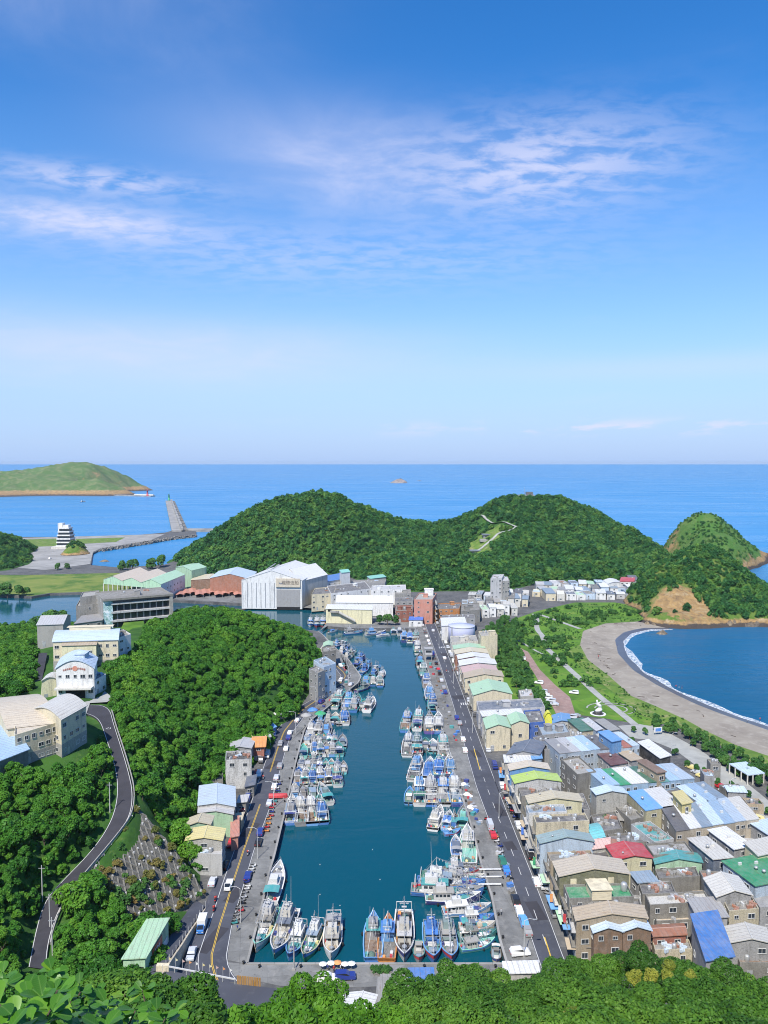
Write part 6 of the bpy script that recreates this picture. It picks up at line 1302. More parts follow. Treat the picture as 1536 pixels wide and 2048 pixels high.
for i in range(3): MB().box(P0 + dd * L_ * (.38 + .08 * i) + nn * .22 + Vector((0, 0, 3.3 + .2 * (i % 2))), (.9, .05, .25), yw).box(P0 + dd * L_ * (.38 + .08 * i) + nn * .22 + Vector((0, 0, 3.3)), (.2, .05, 1.1), yw).build('sign_stroke', M['paint'], T_, C['white'])
# near quay houses
B('quay_house', 'white gabled roof at the bottom of the picture among trees', (672, 2030), (746, 2036), (690, 1988), 6, 'gable', 'white', 'grey', rise=.6, old=True)
B('quay_house', 'stained grey roof right of the white gabled roof', (752, 2035), (792, 2035), (758, 1958), 6, 'slab', 'concrete', 'dirty', old=True)
B('quay_house', 'flat grey roof at the near quay left of the blue roof', (764, 1972), (815, 1971), (764, 1952), 5, 'slab', 'concrete', 'grey', old=True)
B('quay_house', 'small house with a blue sheet roof at the near quay', (819, 1962), (866, 1961), (819, 1941), 5, 'mono', 'blue', 'paleyellow', rise=.2)
B('quay_house', 'house with a pale yellow roof at the near quay', (888, 1972), (922, 1970), (886, 1936), 5, 'slab', 'paleyellow', 'cream')
B('quay_house', 'house with a plain white roof at the foot of the right-hand road', (1008, 1947), (1076, 1945), (1008, 1926), 5, 'slab', 'white', 'offwhite')
# far village in rows
vr = random.Random(12)
for rn, (u0, v0, u1, v1, n, hs_) in enumerate((((1064, 1184, 1268, 1176, 12, 6), (1056, 1193, 1280, 1186, 13, 5.5), (1082, 1203, 1284, 1196, 10, 5), (928, 1206, 1052, 1200, 8, 6), (918, 1221, 1052, 1214, 9, 6), (926, 1238, 1030, 1230, 7, 6.5)))):
    rowname = ('back row of the far village', 'middle row of the far village', 'front row of the far village', 'back row of houses left of the far village', 'middle row of houses left of the far village', 'front row of houses before the park')[rn]
    for i in range(n):
        p = G(u0 + (u1 - u0) * (i + .5) / n + vr.uniform(-2, 2), v0 + (v1 - v0) * (i + .5) / n + vr.uniform(-1, 1)); q2 = G(u0 + (u1 - u0) * (i + .5) / n + 8, v0 + (v1 - v0) * (i + .5) / n)
        wdt = abs(u1 - u0) / n * p.y / F * vr.uniform(.75, .98); dep = vr.uniform(13, 20); rcx = vr.choice(['lightgrey', 'grey', 'darkgrey', 'white', 'paleblue', 'greyblue', 'palegreen', 'slate', 'dirty', 'offwhite', 'white']); wcx = vr.choice(['white', 'white', 'offwhite', 'white', 'cream', 'lightgrey', 'paleblue', 'grey'])
        a2 = vr.uniform(-.25, .05); ex = Vector((math.cos(a2), math.sin(a2), 0)); ey = Vector((-ex.y, ex.x, 0))
        B('village_house', f'{ORD[i]} from the left, {cname(wcx)} house, {rowname}', p, p + ex * wdt, p + ey * dep, hs_ * vr.uniform(.75, 1.25), vr.choice(['flat', 'flat', 'mono', 'gablex', 'slab']), rcx, wcx, 'house', world=True, group=rowname, wl=0, clutter=vr.randint(0, 2), rise=vr.uniform(.4, 1.5))
B('village_house', 'house with a bright red roof at the end of the far village', (1240, 1163), (1268, 1163), (1244, 1154), 7, 'gablex', 'red', 'white', rise=1.2)
B('village_house', 'white hall left of the bright red roof in the far village', (1216, 1168), (1242, 1166), (1218, 1160), 8, 'arch', 'white', 'white', rise=1.4)
for i, (u, v, w2) in enumerate(((960, 1085, 30), (985, 1071, 26))):
    p = Vector((*D(u - 18, v, 832 + 34 * i).xy, 0)); z_ = hill_z(p.x, p.y) + .6
    T_ = thing('hill_lodge', ('lower' if i == 0 else 'upper') + ' long dark roofed lodge on the hillside clearing', 'lodge', (p.x, p.y, z_)); MB().box((12, 4, 1.8), (24, 8, 5)).build('wall', M['wall'], T_, C['grey']); MB().box((12, 4, 4.5), (27, 10.5, .7)).build('roof', M['flatroof'], T_, C['slate'])
    for k in range(6): put_window(T_, Vector((2.5 + 3.8 * k, -.05, 2.2)), 0, 2.4, 1.6)
    MB().box((12, -7, -1.2), (34, 8, 2.6)).build('terrace_base', M['wall'], T_, C['concrete'])
p = D(1052, 986, 955); z_ = hill_z(p.x, p.y)
T_ = thing('lookout_station', 'lookout station with a mast on top of the right hill', 'station', (p.x, p.y, z_)); MB().box((0, 0, 4), (20, 8, 4)).build('deck', M['wall'], T_, C['grey']); MB().box((4, 0, 7.5), (8, 6, 4)).build('cabin', M['wall'], T_, C['darkgrey']); MB().tube((-2, 0, 4), (-2, 0, 17), .3, .1, 5).build('mast', M['galv'], T_)
for x in (-9, 9):
    for y in (-3, 3): MB().box((x, y, 0), (.6, .6, 8)).build('leg', M['galv'], T_)
p = D(800, 1112, 800); T_ = thing('hill_hut', 'small white hut in the gap between the two hills', 'hut', (p.x, p.y, p.z - 6)); MB().box((0, 0, 5), (9, 6, 6)).build('wall', M['wall'], T_, C['white']); MB().box((0, 0, 8.2), (10, 7, .5)).build('roof', M['flatroof'], T_, C['grey']); put_window(T_, Vector((-2, -3.05, 6)), 0, 2, 1.5); put_window(T_, Vector((2, -3.05, 6)), 0, 2, 1.5)
# outer harbour: tower, breakwaters, lights
p = G(131, 1096); T_ = thing('control_tower', 'white stepped control tower on the outer harbour apron', 'tower', p)
for k, (w2, z2) in enumerate(((18, 0), (18, 4.5), (17.5, 9), (16.5, 13.5), (15, 18), (13, 22.5))):
    MB().box((1, 0, z2 + 1.4), (w2 * .93, w2 * .93, 2.9)).build('glazing', M['glass'], T_); MB().box((1, 0, z2 + 3.6), (w2, w2, 1.7)).build('floor_slab', M['wall'], T_, C['white'])
MB().box((-4.5, 0, 16), (6, 8, 33)).build('lift_shaft', M['wall'], T_, C['white']); MB().box((2, 0, 28.5), (8, 8, 3)).build('top_cabin', M['wall'], T_, C['white']); MB().box((2, -6, 1.5), (30, 14, 3)).build('podium', M['wall'], T_, C['offwhite'])
a_, b_ = G(356, 1062, 1.5), G(338, 1002, 1.5); dv = b_ - a_; L_ = dv.length; yw = math.atan2(dv.y, dv.x)
T_ = thing('breakwater', 'long concrete breakwater with stepped parapet blocks running out to sea', 'breakwater', (a_.x, a_.y, 0), yw); MB().box((L_ / 2, 2, -1.4), (L_, 15, 8)).build('deck', M['breakwater'], T_)
for k in range(14): MB().box((L_ * (k + .5) / 14, -6.5, 4.0), (L_ / 14 * .93, 4, 4 + 1.4 * (k % 2))).build('parapet_block', M['breakwater'], T_); MB().box((L_ * (k + .5) / 14, -12, .2), (L_ / 14 * .7, 7, 4)).build('armour_block', M['riprap'], T_)
def lighthouse(label, p, col, s):
    T_ = thing('lighthouse', label, 'lighthouse', p, 0, None, s); MB().lathe([(3.4, 0), (3.2, 1.2), (2.2, 1.3), (1.5, 11), (2.2, 11.2), (2.2, 12)], 14).build('tower', M['paint'], T_, C[col], True); MB().lathe([(1.1, 12), (1.1, 14)], 10).build('lantern', M['glass'], T_); MB().lathe([(1.4, 14), (.2, 15.4)], 10).build('lantern_roof', M['paint'], T_, C[col])
lighthouse('green lighthouse at the end of the long breakwater', G(338, 1001, 2.6), 'green', 1.3); lighthouse('red lighthouse on the far mole before the cape', G(295, 992, 2), 'red', 1.5)
a_, b_ = G(222, 990, 0), G(306, 992, 0); dv = b_ - a_; T_ = thing('mole', 'low pale mole carrying the red lighthouse', 'mole', a_, math.atan2(dv.y, dv.x)); MB().box((dv.length / 2, 0, -1), (dv.length, 22, 5)).build('deck', M['breakwater'], T_); MB().box((dv.length * .75, 8, 3), (dv.length * .45, 5, 4)).build('parapet', M['wall'], T_, C['white'])
T_ = thing('mole', 'short stone mole right of the long breakwater root', 'mole', G(372, 1061), -.02); MB().box((30, 0, -1), (66, 9, 5)).build('deck', M['breakwater'], T_); MB().box((30, 3, 2.2), (60, 2, 2)).build('parapet', M['breakwater'], T_)
rv = MB(); rl = px((392, 1071), (345, 1076), (300, 1084), (250, 1092), (205, 1099)); rg = random.Random(3)
for p in resample(rl, 2.2):
    for k in range(4):
        s = rg.uniform(1.2, 3.0); mx_ = Matrix.Rotation(rg.uniform(0, 3), 3, Vector((rg.random(), rg.random(), rg.random())).normalized()); rv.box((p.x + rg.uniform(-3, 3), p.y - 3 - k * 2.2 + rg.uniform(-1, 1), 1.2 - k * 1.0), (s, s * .8, s * .7), 0, mx_)
rv.build('armour_stone', M['riprap'], label='grey armour stones piled along the inlet side of the causeway', cat='stones', kind='stuff')
# ramp, its wall and the crossing deck at the lower left
strip('ramp', pxz((391, 1800, 0), (350, 1858, 2.2), (318, 1905, 4.6), (292, 1948, 6)), pxz((410, 1812, 0.2), (378, 1860, 2.2), (350, 1902, 4.4), (326, 1938, 6)), M['asphalt'], .08, 16, thick=5, kind='structure')
T_ = thing('ramp_wall', 'beige concrete wall holding up the ramp beside the lay-by', 'wall', G(378, 1870))
wl_ = [p - G(378, 1870) for p in pxz((411, 1812, .8), (394, 1838, 1.8), (379, 1860, 3.0), (364, 1884, 4.2), (350, 1904, 5.2), (325, 1941, 7))]
m = MB()
for i in range(5):
    a_, b_ = wl_[i], wl_[i + 1]; n_ = Vector(((b_ - a_).y, -(b_ - a_).x, 0)).normalized() * -.4
    MB().add([(a_.x, a_.y, -.5), (b_.x, b_.y, -.5), (b_.x, b_.y, b_.z - .7), (a_.x, a_.y, a_.z - .7), (a_.x - n_.x, a_.y - n_.y, -.5), (b_.x - n_.x, b_.y - n_.y, -.5), (b_.x - n_.x, b_.y - n_.y, b_.z - .7), (a_.x - n_.x, a_.y - n_.y, a_.z - .7)], ((0, 1, 2, 3), (5, 4, 7, 6), (3, 2, 6, 7), (0, 3, 7, 4), (1, 5, 6, 2))).build('wall_panel', M['oldwall'], T_, C['beige'])
pole = MB().tube((0, 0, 0), (0, 0, 1.9), .05, .05, 6).mesh('post', M['whitepaint'])
for i, p in enumerate(along(wl_, 14)): ob('post', pole, T_, loc=p - Vector((0, 0, .7)))
deck = pxz((292, 1948, 6), (326, 1939, 6), (470, 1967, 6), (562, 1978, 6), (600, 2020, 6), (300, 2020, 6)); sheet('crossing_deck', deck, 6.0, M['asphalt'], .9, kind='structure')
T_ = thing('guard_rail', 'white beam guard rail along the edge of the crossing deck', 'rail', G(326, 1940, 6)); o_ = G(326, 1940, 6); e_ = G(470, 1968, 6) - o_
MB().tube((0, 0, 1.0), (e_.x, e_.y, 1.0), .17, .17, 4).build('rail_beam', M['whitepaint'], T_); MB().box((0, 0, .6), (2.6, 1.0, 1.2)).build('end_block', M['wall'], T_, C['cream'])
for k in range(7): MB().box((e_.x * k / 6, e_.y * k / 6, .5), (.2, .2, 1.0)).build('rail_post', M['galv'], T_)
o_ = G(474, 1968, 6); T_ = thing('gate_fence', 'rust brown metal fence at the end of the guard rail', 'fence', o_, -.15)
for k in range(10): MB().box((.2 + .5 * k, 0, .9), (.4, .08, 1.8)).build('fence_panel', M['paint'], T_, (.32, .16, .03))
flag_m = MB().add([(0, 0, 1.9), (0, 0, 2.6), (.55, .05, 2.1)], ((0, 1, 2),)).mesh('flag', M['cloth'])
for i in range(10):
    p = G(338 + i * 13.5, 1938 + i * 2.6, 6); T_ = thing('flag_pole', f'{ORD[i]} little pennant pole from the left along the crossing deck', 'flag', p, .1, 'pennants along the crossing deck'); MB().tube((0, 0, 0), (0, 0, 2.7), .035, .03, 5).build('pole', M['whitepaint'], T_); ob('flag', flag_m, T_, C[('yellow', 'paleyellow', 'pink', 'orange', 'white')[i % 5]])

# ------------------------------------------------------------------ boats
BL, BB = 14.0, 4.0
def hull_secs():
    out = []
    for k in range(15):
        t_ = k / 14; x = -BL / 2 + BL * t_
        b = BB / 2 * (.88 + .12 * min(1, t_ / .3)) * (1 if t_ < .5 else max(.03, 1 - ((t_ - .5) / .5) ** 2.3))
        sh = 1.15 + .25 * max(0, .25 - t_) * 2 + 1.25 * max(0, (t_ - .45) / .55) ** 1.8
        rake = .9 * max(0, (t_ - .7) / .3)
        out.append((x, b, sh, rake, t_))
    return out
HS = hull_secs()
def m_hull():
    m = MB(); secs = []
    for x, b, sh, rk, t_ in HS: secs.append([(x, b, sh), (x - rk * .5, b * .86, .15), (x - rk, b * .35, -.55), (x - rk, -b * .35, -.55), (x - rk * .5, -b * .86, .15), (x, -b, sh)])
    m.loft(secs, closed=False); m.add(secs[0], [tuple(range(5, -1, -1))]); return m.mesh('hull', M['boat'], False)
def m_gun():
    m = MB()
    for s in (1, -1):
        o_, i_, d_ = [], [], []
        for x, b, sh, rk, t_ in HS: o_.append((x, s * (b + .05), sh)); i_.append((x - (.2 if t_ > .97 else 0), s * max(.0, b - .2), sh)); d_.append((x - (.3 if t_ > .97 else 0), s * max(0, b - .22), .72 + .55 * (sh - 1.15)))
        up = [(p[0], p[1], p[2] + .08) for p in o_]; ui = [(p[0], p[1], p[2] + .08) for p in i_]; m.loft([o_, up, ui, d_] if s > 0 else [d_, ui, up, o_], closed=False)
    x, b, sh, rk, t_ = HS[0]; m.box((x + .08, 0, (sh + .7) / 2), (.16, 2 * b, sh - .6)); return m.mesh('gunwale', M['boat'])
def m_deck():
    m = MB(); A = [(x, b - .2 if b > .25 else b * .2, .72 + .55 * (sh - 1.15)) for x, b, sh, rk, t_ in HS]; m.loft([A, [(p[0], -p[1], p[2]) for p in A]], closed=False); m.f = [f[::-1] for f in m.f]; return m.mesh('deck', M['deck'])
def m_stripe():
    m = MB()
    for s in (1, -1):
        a = [(x + .01, s * (b + .03), sh - .1) for x, b, sh, rk, t_ in HS]; c = [(x - rk * .17, s * (b * .955 + .04), sh - .42 * (sh - .15)) for x, b, sh, rk, t_ in HS]; m.loft([a, c] if s < 0 else [c, a], closed=False)
    return m.mesh('hull_stripe', M['boat'])
def bev(m, c, d, top=.9):
    x, y, z = d[0] / 2, d[1] / 2, d[2]; vs_ = [(c[0] + i * x, c[1] + j * y, c[2]) for i, j in ((-1, -1), (1, -1), (1, 1), (-1, 1))] + [(c[0] + i * x * (top if i > 0 else 1), c[1] + j * y * .94, c[2] + z) for i, j in ((-1, -1), (1, -1), (1, 1), (-1, 1))]
    return m.add(vs_, ((3, 2, 1, 0), (4, 5, 6, 7), (0, 1, 5, 4), (1, 2, 6, 5), (2, 3, 7, 6), (3, 0, 4, 7)))
HULL, GUN, DECK, STR = m_hull(), m_gun(), m_deck(), m_stripe()
CAB = {'a': bev(MB(), (-2.6, 0, .72), (4.6, 2.5, 2.1), .86).mesh('cabin', M['boat']), 'b': bev(MB(), (1.0, 0, .75), (3.6, 2.6, 2.2), .82).mesh('cabin', M['boat']), 'd': bev(MB(), (-.6, 0, .8), (5.4, 2.5, 1.5), .75).mesh('cabin', M['boat']), 'c': bev(MB(), (-2.2, 0, .7), (2.4, 1.9, 1.7), .9).mesh('cabin', M['boat'])}
CROOF = {k: MB().box((c[0], 0, c[1]), (c[2], c[3], .14)).mesh('cabin_roof', M['boat']) for k, c in {'a': (-2.4, 2.9, 5.2, 2.8), 'b': (1.0, 3.02, 4.2, 2.9), 'd': (-.9, 2.36, 5.0, 2.7), 'c': (-2.2, 2.45, 3.0, 2.3)}.items()}
TOPH = {'a': bev(MB(), (-3.0, 0, 2.97), (2.6, 2.0, 1.5), .85).mesh('wheelhouse', M['boat']), 'b': bev(MB(), (.6, 0, 3.1), (2.2, 2.0, 1.4), .85).mesh('wheelhouse', M['boat']), 'd': bev(MB(), (-1.6, 0, 2.43), (2.2, 1.8, 1.2), .8).mesh('wheelhouse', M['boat'])}
def panes(c, n, w_, h_, side_y, fx):
    m1 = MB().box((fx, 0, c[2]), (.08, 1.7, h_)); m2 = MB()
    for i in range(n): m2.box((c[0] + i * w_ * 1.35, side_y, c[2]), (w_, .08, h_))
    m3 = MB()
    for i in range(n): m3.box((c[0] + i * w_ * 1.35, -side_y, c[2]), (w_, .08, h_))
    return m1, m2.mesh('side_window', M['glass']), m3.mesh('side_window', M['glass'])
WIN = {'a': panes((-4.1, 0, 2.15), 4, .7, .6, 1.21, -.5), 'b': panes((-.1, 0, 2.25), 3, .7, .6, 1.25, 2.56), 'd': panes((-2.4, 0, 1.75), 4, .7, .5, 1.21, 1.75), 'c': panes((-2.8, 0, 1.9), 2, .6, .5, .94, -1.06)}
mast_m = MB().tube((-3, 0, 2.9), (-3, 0, 7.2), .09, .04, 6).box((-3, 0, 5.6), (.12, 1.8, .1)).box((-2.9, 0, 4.9), (.3, 1.0, .18)).mesh('mast', M['whitepaint'])
mastf_m = MB().tube((3.6, 0, .9), (3.6, 0, 5.2), .09, .05, 6).tube((3.6, 0, 1.6), (.2, 0, 4.6), .07, .05, 6).mesh('boom', M['galv'])
ant_m = MB().tube((-4, .6, 2.9), (-4.2, .6, 10.5), .04, .02, 5).mesh('antenna', M['whitepaint'])
gan = MB()
for s in (-1, 1): gan.tube((-6.2, s * 1.6, .8), (-6.2, s * 1.5, 3.6), .09, .09, 6)
gan.tube((-6.2, -1.55, 3.6), (-6.2, 1.55, 3.6), .09, .09, 6); gantry_m = gan.mesh('gantry', M['whitepaint'])
frm = MB()
for x in (-5.6, -3.4, -1.2, 1.0):
    for s in (-1, 1): frm.tube((x, s * 1.6, .8), (x, s * 1.6, 2.9), .06, .06, 5)
    frm.tube((x, -1.6, 2.9), (x, 1.6, 2.9), .06, .06, 5)
for s in (-1, 1): frm.tube((-5.6, s * 1.6, 2.9), (1.0, s * 1.6, 2.9), .06, .06, 5)
frame_m = frm.mesh('awning_frame', M['galv'])
awn = MB(); awn.loft([[(-6.2, y, 2.75 + .25 * math.cos(y * .9)) for y in (-1.7, -.85, 0, .85, 1.7)], [(-3.6, y, 2.75 + .25 * math.cos(y * .9)) for y in (-1.7, -.85, 0, .85, 1.7)]], closed=False); awning_m = awn.mesh('awning', M['cloth'])
rg_ = MB()
for a_, b_ in (((-3, 0, 7.1), (6.6, 0, 2.6)), ((-3, 0, 7.1), (-6.8, 1.2, 1.3)), ((-3, 0, 7.1), (-6.8, -1.2, 1.3)), ((3.6, 0, 5.1), (6.6, 0, 2.6)), ((3.6, 0, 5.1), (1, 1.7, 1.2)), ((3.6, 0, 5.1), (1, -1.7, 1.2)), ((-3, 0, 6.9), (3.6, 0, 5.1))): rg_.tube(a_, b_, .03, .03, 3)
for i in range(9): rg_.lathe([(.03, 0), (.13, .1), (.13, .3), (.03, .36)], 6, (-2.4 + .66 * i, 0, 6.3 - .26 * i))
rig_m = rg_.mesh('rigging', M['galv'])
hatch_m = MB().box((3.1, 0, 1.05), (1.7, 1.6, .35)).box((3.1, 0, 1.26), (1.8, 1.7, .08)).mesh('hatch', M['boat'])
hatch2_m = MB().box((1.0, 0, .95), (1.5, 1.8, .4)).box((1.0, 0, 1.18), (1.6, 1.9, .08)).mesh('hatch', M['boat'])
win_m = MB().lathe([(.5, 0), (.5, .12), (.22, .14), (.22, .8), (.5, .82), (.5, .94)], 10, (4.6, 0, 1.15)).mesh('winch', M['galv'])
def lump(name, c, r, h, seed, mat):
    secs = []; n = 9
    for k in range(5):
        f = k / 4; secs.append([(c[0] + r * (1 - f ** 2) * math.cos(2 * math.pi * i / n) * (1 + .3 * nz(i, k, 1.7, seed)), c[1] + r * .8 * (1 - f ** 2) * math.sin(2 * math.pi * i / n) * (1 + .3 * nz(k, i, 1.3, seed)), c[2] + h * f) for i in range(n)])
    return MB().loft(secs).mesh(name, mat, True)
nets = [lump('fishing_net', (-5.4, .3, .7), .95, .8, 3, M['net']), lump('fishing_net', (2.0, -.6, .75), .8, .6, 5, M['net'])]
crates = []
for i, (x, y) in enumerate(((-4.9, -1.0), (-6.0, -.9), (-.2, 1.3), (.6, -1.35), (-5.6, 1.2), (4.0, .9))):
    crates.append(MB().box((x, y, 1.0), (.8, .55, .5)).box((x, y, 1.27), (.84, .59, .06)).mesh('fish_crate', M['boat']))
buoy_m = MB().lathe([(.05, 0), (.3, .15), (.38, .4), (.3, .65), (.05, .8)], 8, (-6.3, .5, .8)).mesh('buoy', M['boat'], True)
motor_m = MB().box((-7.2, 0, .9), (.5, .45, 1.0)).box((-7.35, 0, 0), (.2, .2, 1.2)).mesh('outboard_motor', M['paint'])
fend_m = MB().lathe([(.1, -.45), (.24, -.3), (.24, .3), (.1, .45)], 8).mesh('fender', M['rubber'], True)
rl_m = MB()
for s in (-1, 1):
    prv = None
    for x, b, sh, rk, t_ in HS[9:]:
        p = (x, s * max(.05, b - .1), sh + .75); rl_m.tube((x, p[1], sh), p, .03, .03, 4)
        if prv: rl_m.tube(prv, p, .03, .03, 4)
        prv = p
rail_m = rl_m.mesh('bow_rail', M['steel'])
bd = dict(white='white', blue='blue', navy='navy', teal='teal', mint='mint', skyblue='sky blue', grey='grey', green='green', red='red', cream='cream', brown='brown', purple='purple', aqua='aqua', orange='orange')
BR = random.Random(5)
def boat(kind, bow, stern, hc, dc, cc, label, group, beam=None, z=-1.0, gc=None, sc=None):
    a, b = G(*bow, z), G(*stern, z); d = a - b; L = max(5.5, min(24, d.length)); beam = beam or max(2.3, min(5.0, 1.0 + .225 * L)); c = (a + b) / 2
    if kind == 'c': L = max(5, min(11, L))
    hs_ = .55 + .45 * min(1.25, L / 14)
    T = thing('skiff' if kind == 'c' else 'fishing_boat', label, 'boat', (c.x, c.y, WATER + BR.uniform(-.05, .08)), math.atan2(d.y, d.x), group, (L / BL, beam / BB, hs_))
    wr_ = BR.uniform(.68, .95); hcol, dcol, ccol = [tuple(x * wr_ for x in C[k_]) for k_ in (hc, dc, cc)]; gc = C[gc] if gc else BR.choice([C['white'], C['offwhite'], hcol, C['grey'], C['teal'], C['skyblue'], hcol, C['dirty']])
    h = ob('hull', HULL, T, hcol); ob('hull_stripe', STR, h, C[sc] if sc else BR.choice([C['white'], C['blue'], C['red'], C['navy'], C['teal'], C['white']])); ob('gunwale', GUN, T, gc); ob('deck', DECK, T, dcol)
    cab = ob('cabin', CAB[kind], T, ccol); ob('cabin_roof', CROOF[kind], cab, BR.choice([ccol, C['white'], C['concrete'], C['lightgrey'], C['concrete'], C['greyblue'], C['grey'], C['blue'], C['slate'], C['teal'], C['dirty']]))
    ob('windscreen', WS[kind], cab); ob('side_window', WIN[kind][1], cab); ob('side_window', WIN[kind][2], cab)
    if kind in TOPH and (L > 11 or BR.random() < .35): ob('wheelhouse', TOPH[kind], T, ccol)
    if kind in 'ab':
        ob('mast', mast_m, T); 
        ob('boom', mastf_m, T); ob('rigging', rig_m, T)
        if BR.random() < .55: ob('gantry', gantry_m, T)
        if BR.random() < .5: ob('awning_frame', frame_m, T)
    if kind == 'd' or BR.random() < .25: ob('bow_rail', rail_m, T)
    if BR.random() < .4: ob('awning', awning_m, T, C[BR.choice(['blue', 'teal', 'white', 'slate', 'offwhite', 'darkgreen', 'navy', 'grey'])])
    if BR.random() < .45: ob('antenna', ant_m, T)
    ob('hatch', hatch_m, T, BR.choice([C['white'], C['teal'], C['greyblue'], C['grey'], dcol, C['navy']]))
    if kind != 'b' and kind != 'd': ob('hatch', hatch2_m, T, BR.choice([C['white'], C['teal'], C['offwhite'], dcol, C['tan']]))
    if kind != 'c': ob('winch', win_m, T)
    if kind in 'ab' or BR.random() < .4:
        for nn_ in nets:
            if BR.random() < .8: ob('fishing_net', nn_, T)
        for cr_ in crates:
            if BR.random() < .8: ob('fish_crate', cr_, T, C[BR.choice(['blue', 'white', 'red', 'orange', 'teal', 'grey', 'yellow', 'dirty', 'brown', 'navy', 'white'])])
        if BR.random() < .6: ob('buoy', buoy_m, T, C[BR.choice(['orange', 'red', 'white', 'yellow'])])
    if kind == 'c': ob('outboard_motor', motor_m, T, C['darkgrey'])
    for x, y in ((-4, 1), (1.5, 1), (-4, -1), (1.5, -1)):
        if BR.random() < .5: ob('fender', fend_m, T, None, (x, y * (BB / 2 + .2), .55))
    return T
WS = {k: v[0].mesh('windscreen', M['glass']) if isinstance(v[0], MB) else v[0] for k, v in WIN.items()}
PAL = ['white', 'white', 'blue', 'blue', 'navy', 'skyblue', 'teal', 'navy', 'white', 'grey', 'blue']
DPL = ['teal', 'grey', 'dirty', 'teal', 'concrete', 'dirty', 'greyblue', 'darkgrey', 'tan', 'brown', 'darkgreen', 'blue']
def rowof(items, where, group='fishing boats moored in the harbour'):
    for i, it in enumerate(items):
        kind, bow, stern, hc = it[:4]; kw = it[4] if len(it) > 4 else {}
        hc = hc or BR.choice(PAL); dc = kw.pop('dc', None) or BR.choice(DPL); cc = kw.pop('cc', None) or BR.choice(['white', 'white', 'offwhite', 'skyblue', 'lightgrey', 'grey', 'blue', 'teagrey'])
        word = 'skiff' if kind == 'c' else 'boat'
        boat(kind, bow, stern, hc, dc, cc, f'{bd.get(hc, hc)} {word}, {ORD[i]} {where}', group, **kw)
def fan(sterns, bows, kinds, cols): return [(k, b, s, c) for k, b, s, c in zip(kinds, bows, sterns, cols)]
rowof([('a', (511, 1902), (545, 1817), 'white', {'dc': 'cream', 'gc': 'mint'}), ('a', (548, 1914), (583, 1820), 'teal', {'dc': 'cream', 'gc': 'white', 'beam': 5}), ('a', (577, 1918), (604, 1853), 'skyblue', {'dc': 'teal'}), ('a', (607, 1920), (638, 1851), 'green', {'dc': 'green', 'gc': 'cream', 'cc': 'white'}), ('b', (662, 1919), (668, 1838), 'white', {'dc': 'tan', 'gc': 'white'}),
       ('b', (747, 1832), (746, 1918), 'blue', {'dc': 'brown'}), ('b', (777, 1838), (773, 1920), 'orange', {'dc': 'dirty', 'cc': 'skyblue'}), ('b', (809, 1922), (808, 1822), 'white', {'dc': 'black', 'gc': 'white', 'beam': 4.8}), ('c', (838, 1922), (837, 1880), 'grey', {}), ('a', (868, 1924), (860, 1847), 'blue', {'dc': 'teal', 'gc': 'skyblue'}), ('a', (904, 1924), (891, 1847), 'blue', {'dc': 'grey', 'gc': 'skyblue'}), ('c', (993, 1922), (992, 1897), 'cream', {})], 'from the left in the row along the near quay')
rowof([('a', (965, 1739), (886, 1740), 'white', {'cc': 'white'}), ('a', (969, 1756), (880, 1757), 'blue', {}), ('a', (971, 1771), (834, 1762), 'blue', {'cc': 'white', 'dc': 'skyblue', 'beam': 4.6}), ('a', (968, 1785), (822, 1778), 'blue', {'cc': 'white', 'dc': 'teal', 'beam': 4.8}), ('a', (962, 1794), (850, 1796), 'navy', {'dc': 'mint', 'gc': 'white', 'cc': 'white'}), ('a', (982, 1815), (885, 1822), 'white', {'dc': 'skyblue', 'sc': 'skyblue'}), ('a', (990, 1834), (920, 1838), 'blue', {'dc': 'blue', 'gc': 'blue'}), ('c', (990, 1849), (918, 1851), 'cream', {'dc': 'tan'}), ('a', (993, 1866), (916, 1871), 'teal', {'dc': 'teal'}), ('a', (990, 1882), (920, 1894), 'teal', {'dc': 'skyblue', 'gc': 'mint'})], 'from the top of the stack nosed into the right-hand quay')
rowof([('a', (882, 1617), (865, 1657), 'white', {'dc': 'white', 'sc': 'navy'}), ('a', (900, 1626), (891, 1657), 'skyblue', {'dc': 'teal'}), ('a', (910, 1631), (906, 1657), 'brown', {'dc': 'dirty'}), ('d', (927, 1617), (925, 1655), 'mint', {'dc': 'mint', 'cc': 'mint'}), ('c', (917, 1661), (893, 1665), 'skyblue', {'dc': 'skyblue'}), ('b', (934, 1657), (938, 1728), 'white', {'dc': 'mint', 'gc': 'white', 'beam': 5}), ('d', (911, 1675), (913, 1711), 'white', {'gc': 'white', 'cc': 'white'})], 'in the small cluster beside the tall white boat')
rowof(fan([(817, 1605), (839, 1608), (862, 1608), (889, 1608), (914, 1608)], [(820, 1578), (839, 1556), (861, 1556), (884, 1558), (905, 1554)], 'cbbbb', ['skyblue', 'white', 'blue', 'white', 'navy']), 'from the left in the nearest eastern rank')
rowof(fan([(825, 1559), (856, 1554), (878, 1552), (902, 1550)], [(840, 1516), (861, 1520), (878, 1516), (898, 1516)], 'bdaa', ['white', 'white', 'navy', 'navy']), 'from the left in the second eastern rank')
rowof(fan([(814, 1510), (834, 1508), (851, 1505), (867, 1508), (889, 1515)], [(819, 1471), (834, 1474), (851, 1475), (866, 1477), (884, 1471)], 'bbccb', ['white', 'white', 'teal', 'aqua', 'blue']), 'from the left in the third eastern rank')
rowof(fan([(809, 1461), (833, 1463), (858, 1464), (877, 1464)], [(818, 1426), (840, 1418), (860, 1430), (877, 1430)], 'bbaa', ['blue', 'white', 'purple', 'blue']), 'from the left in the fourth eastern rank')
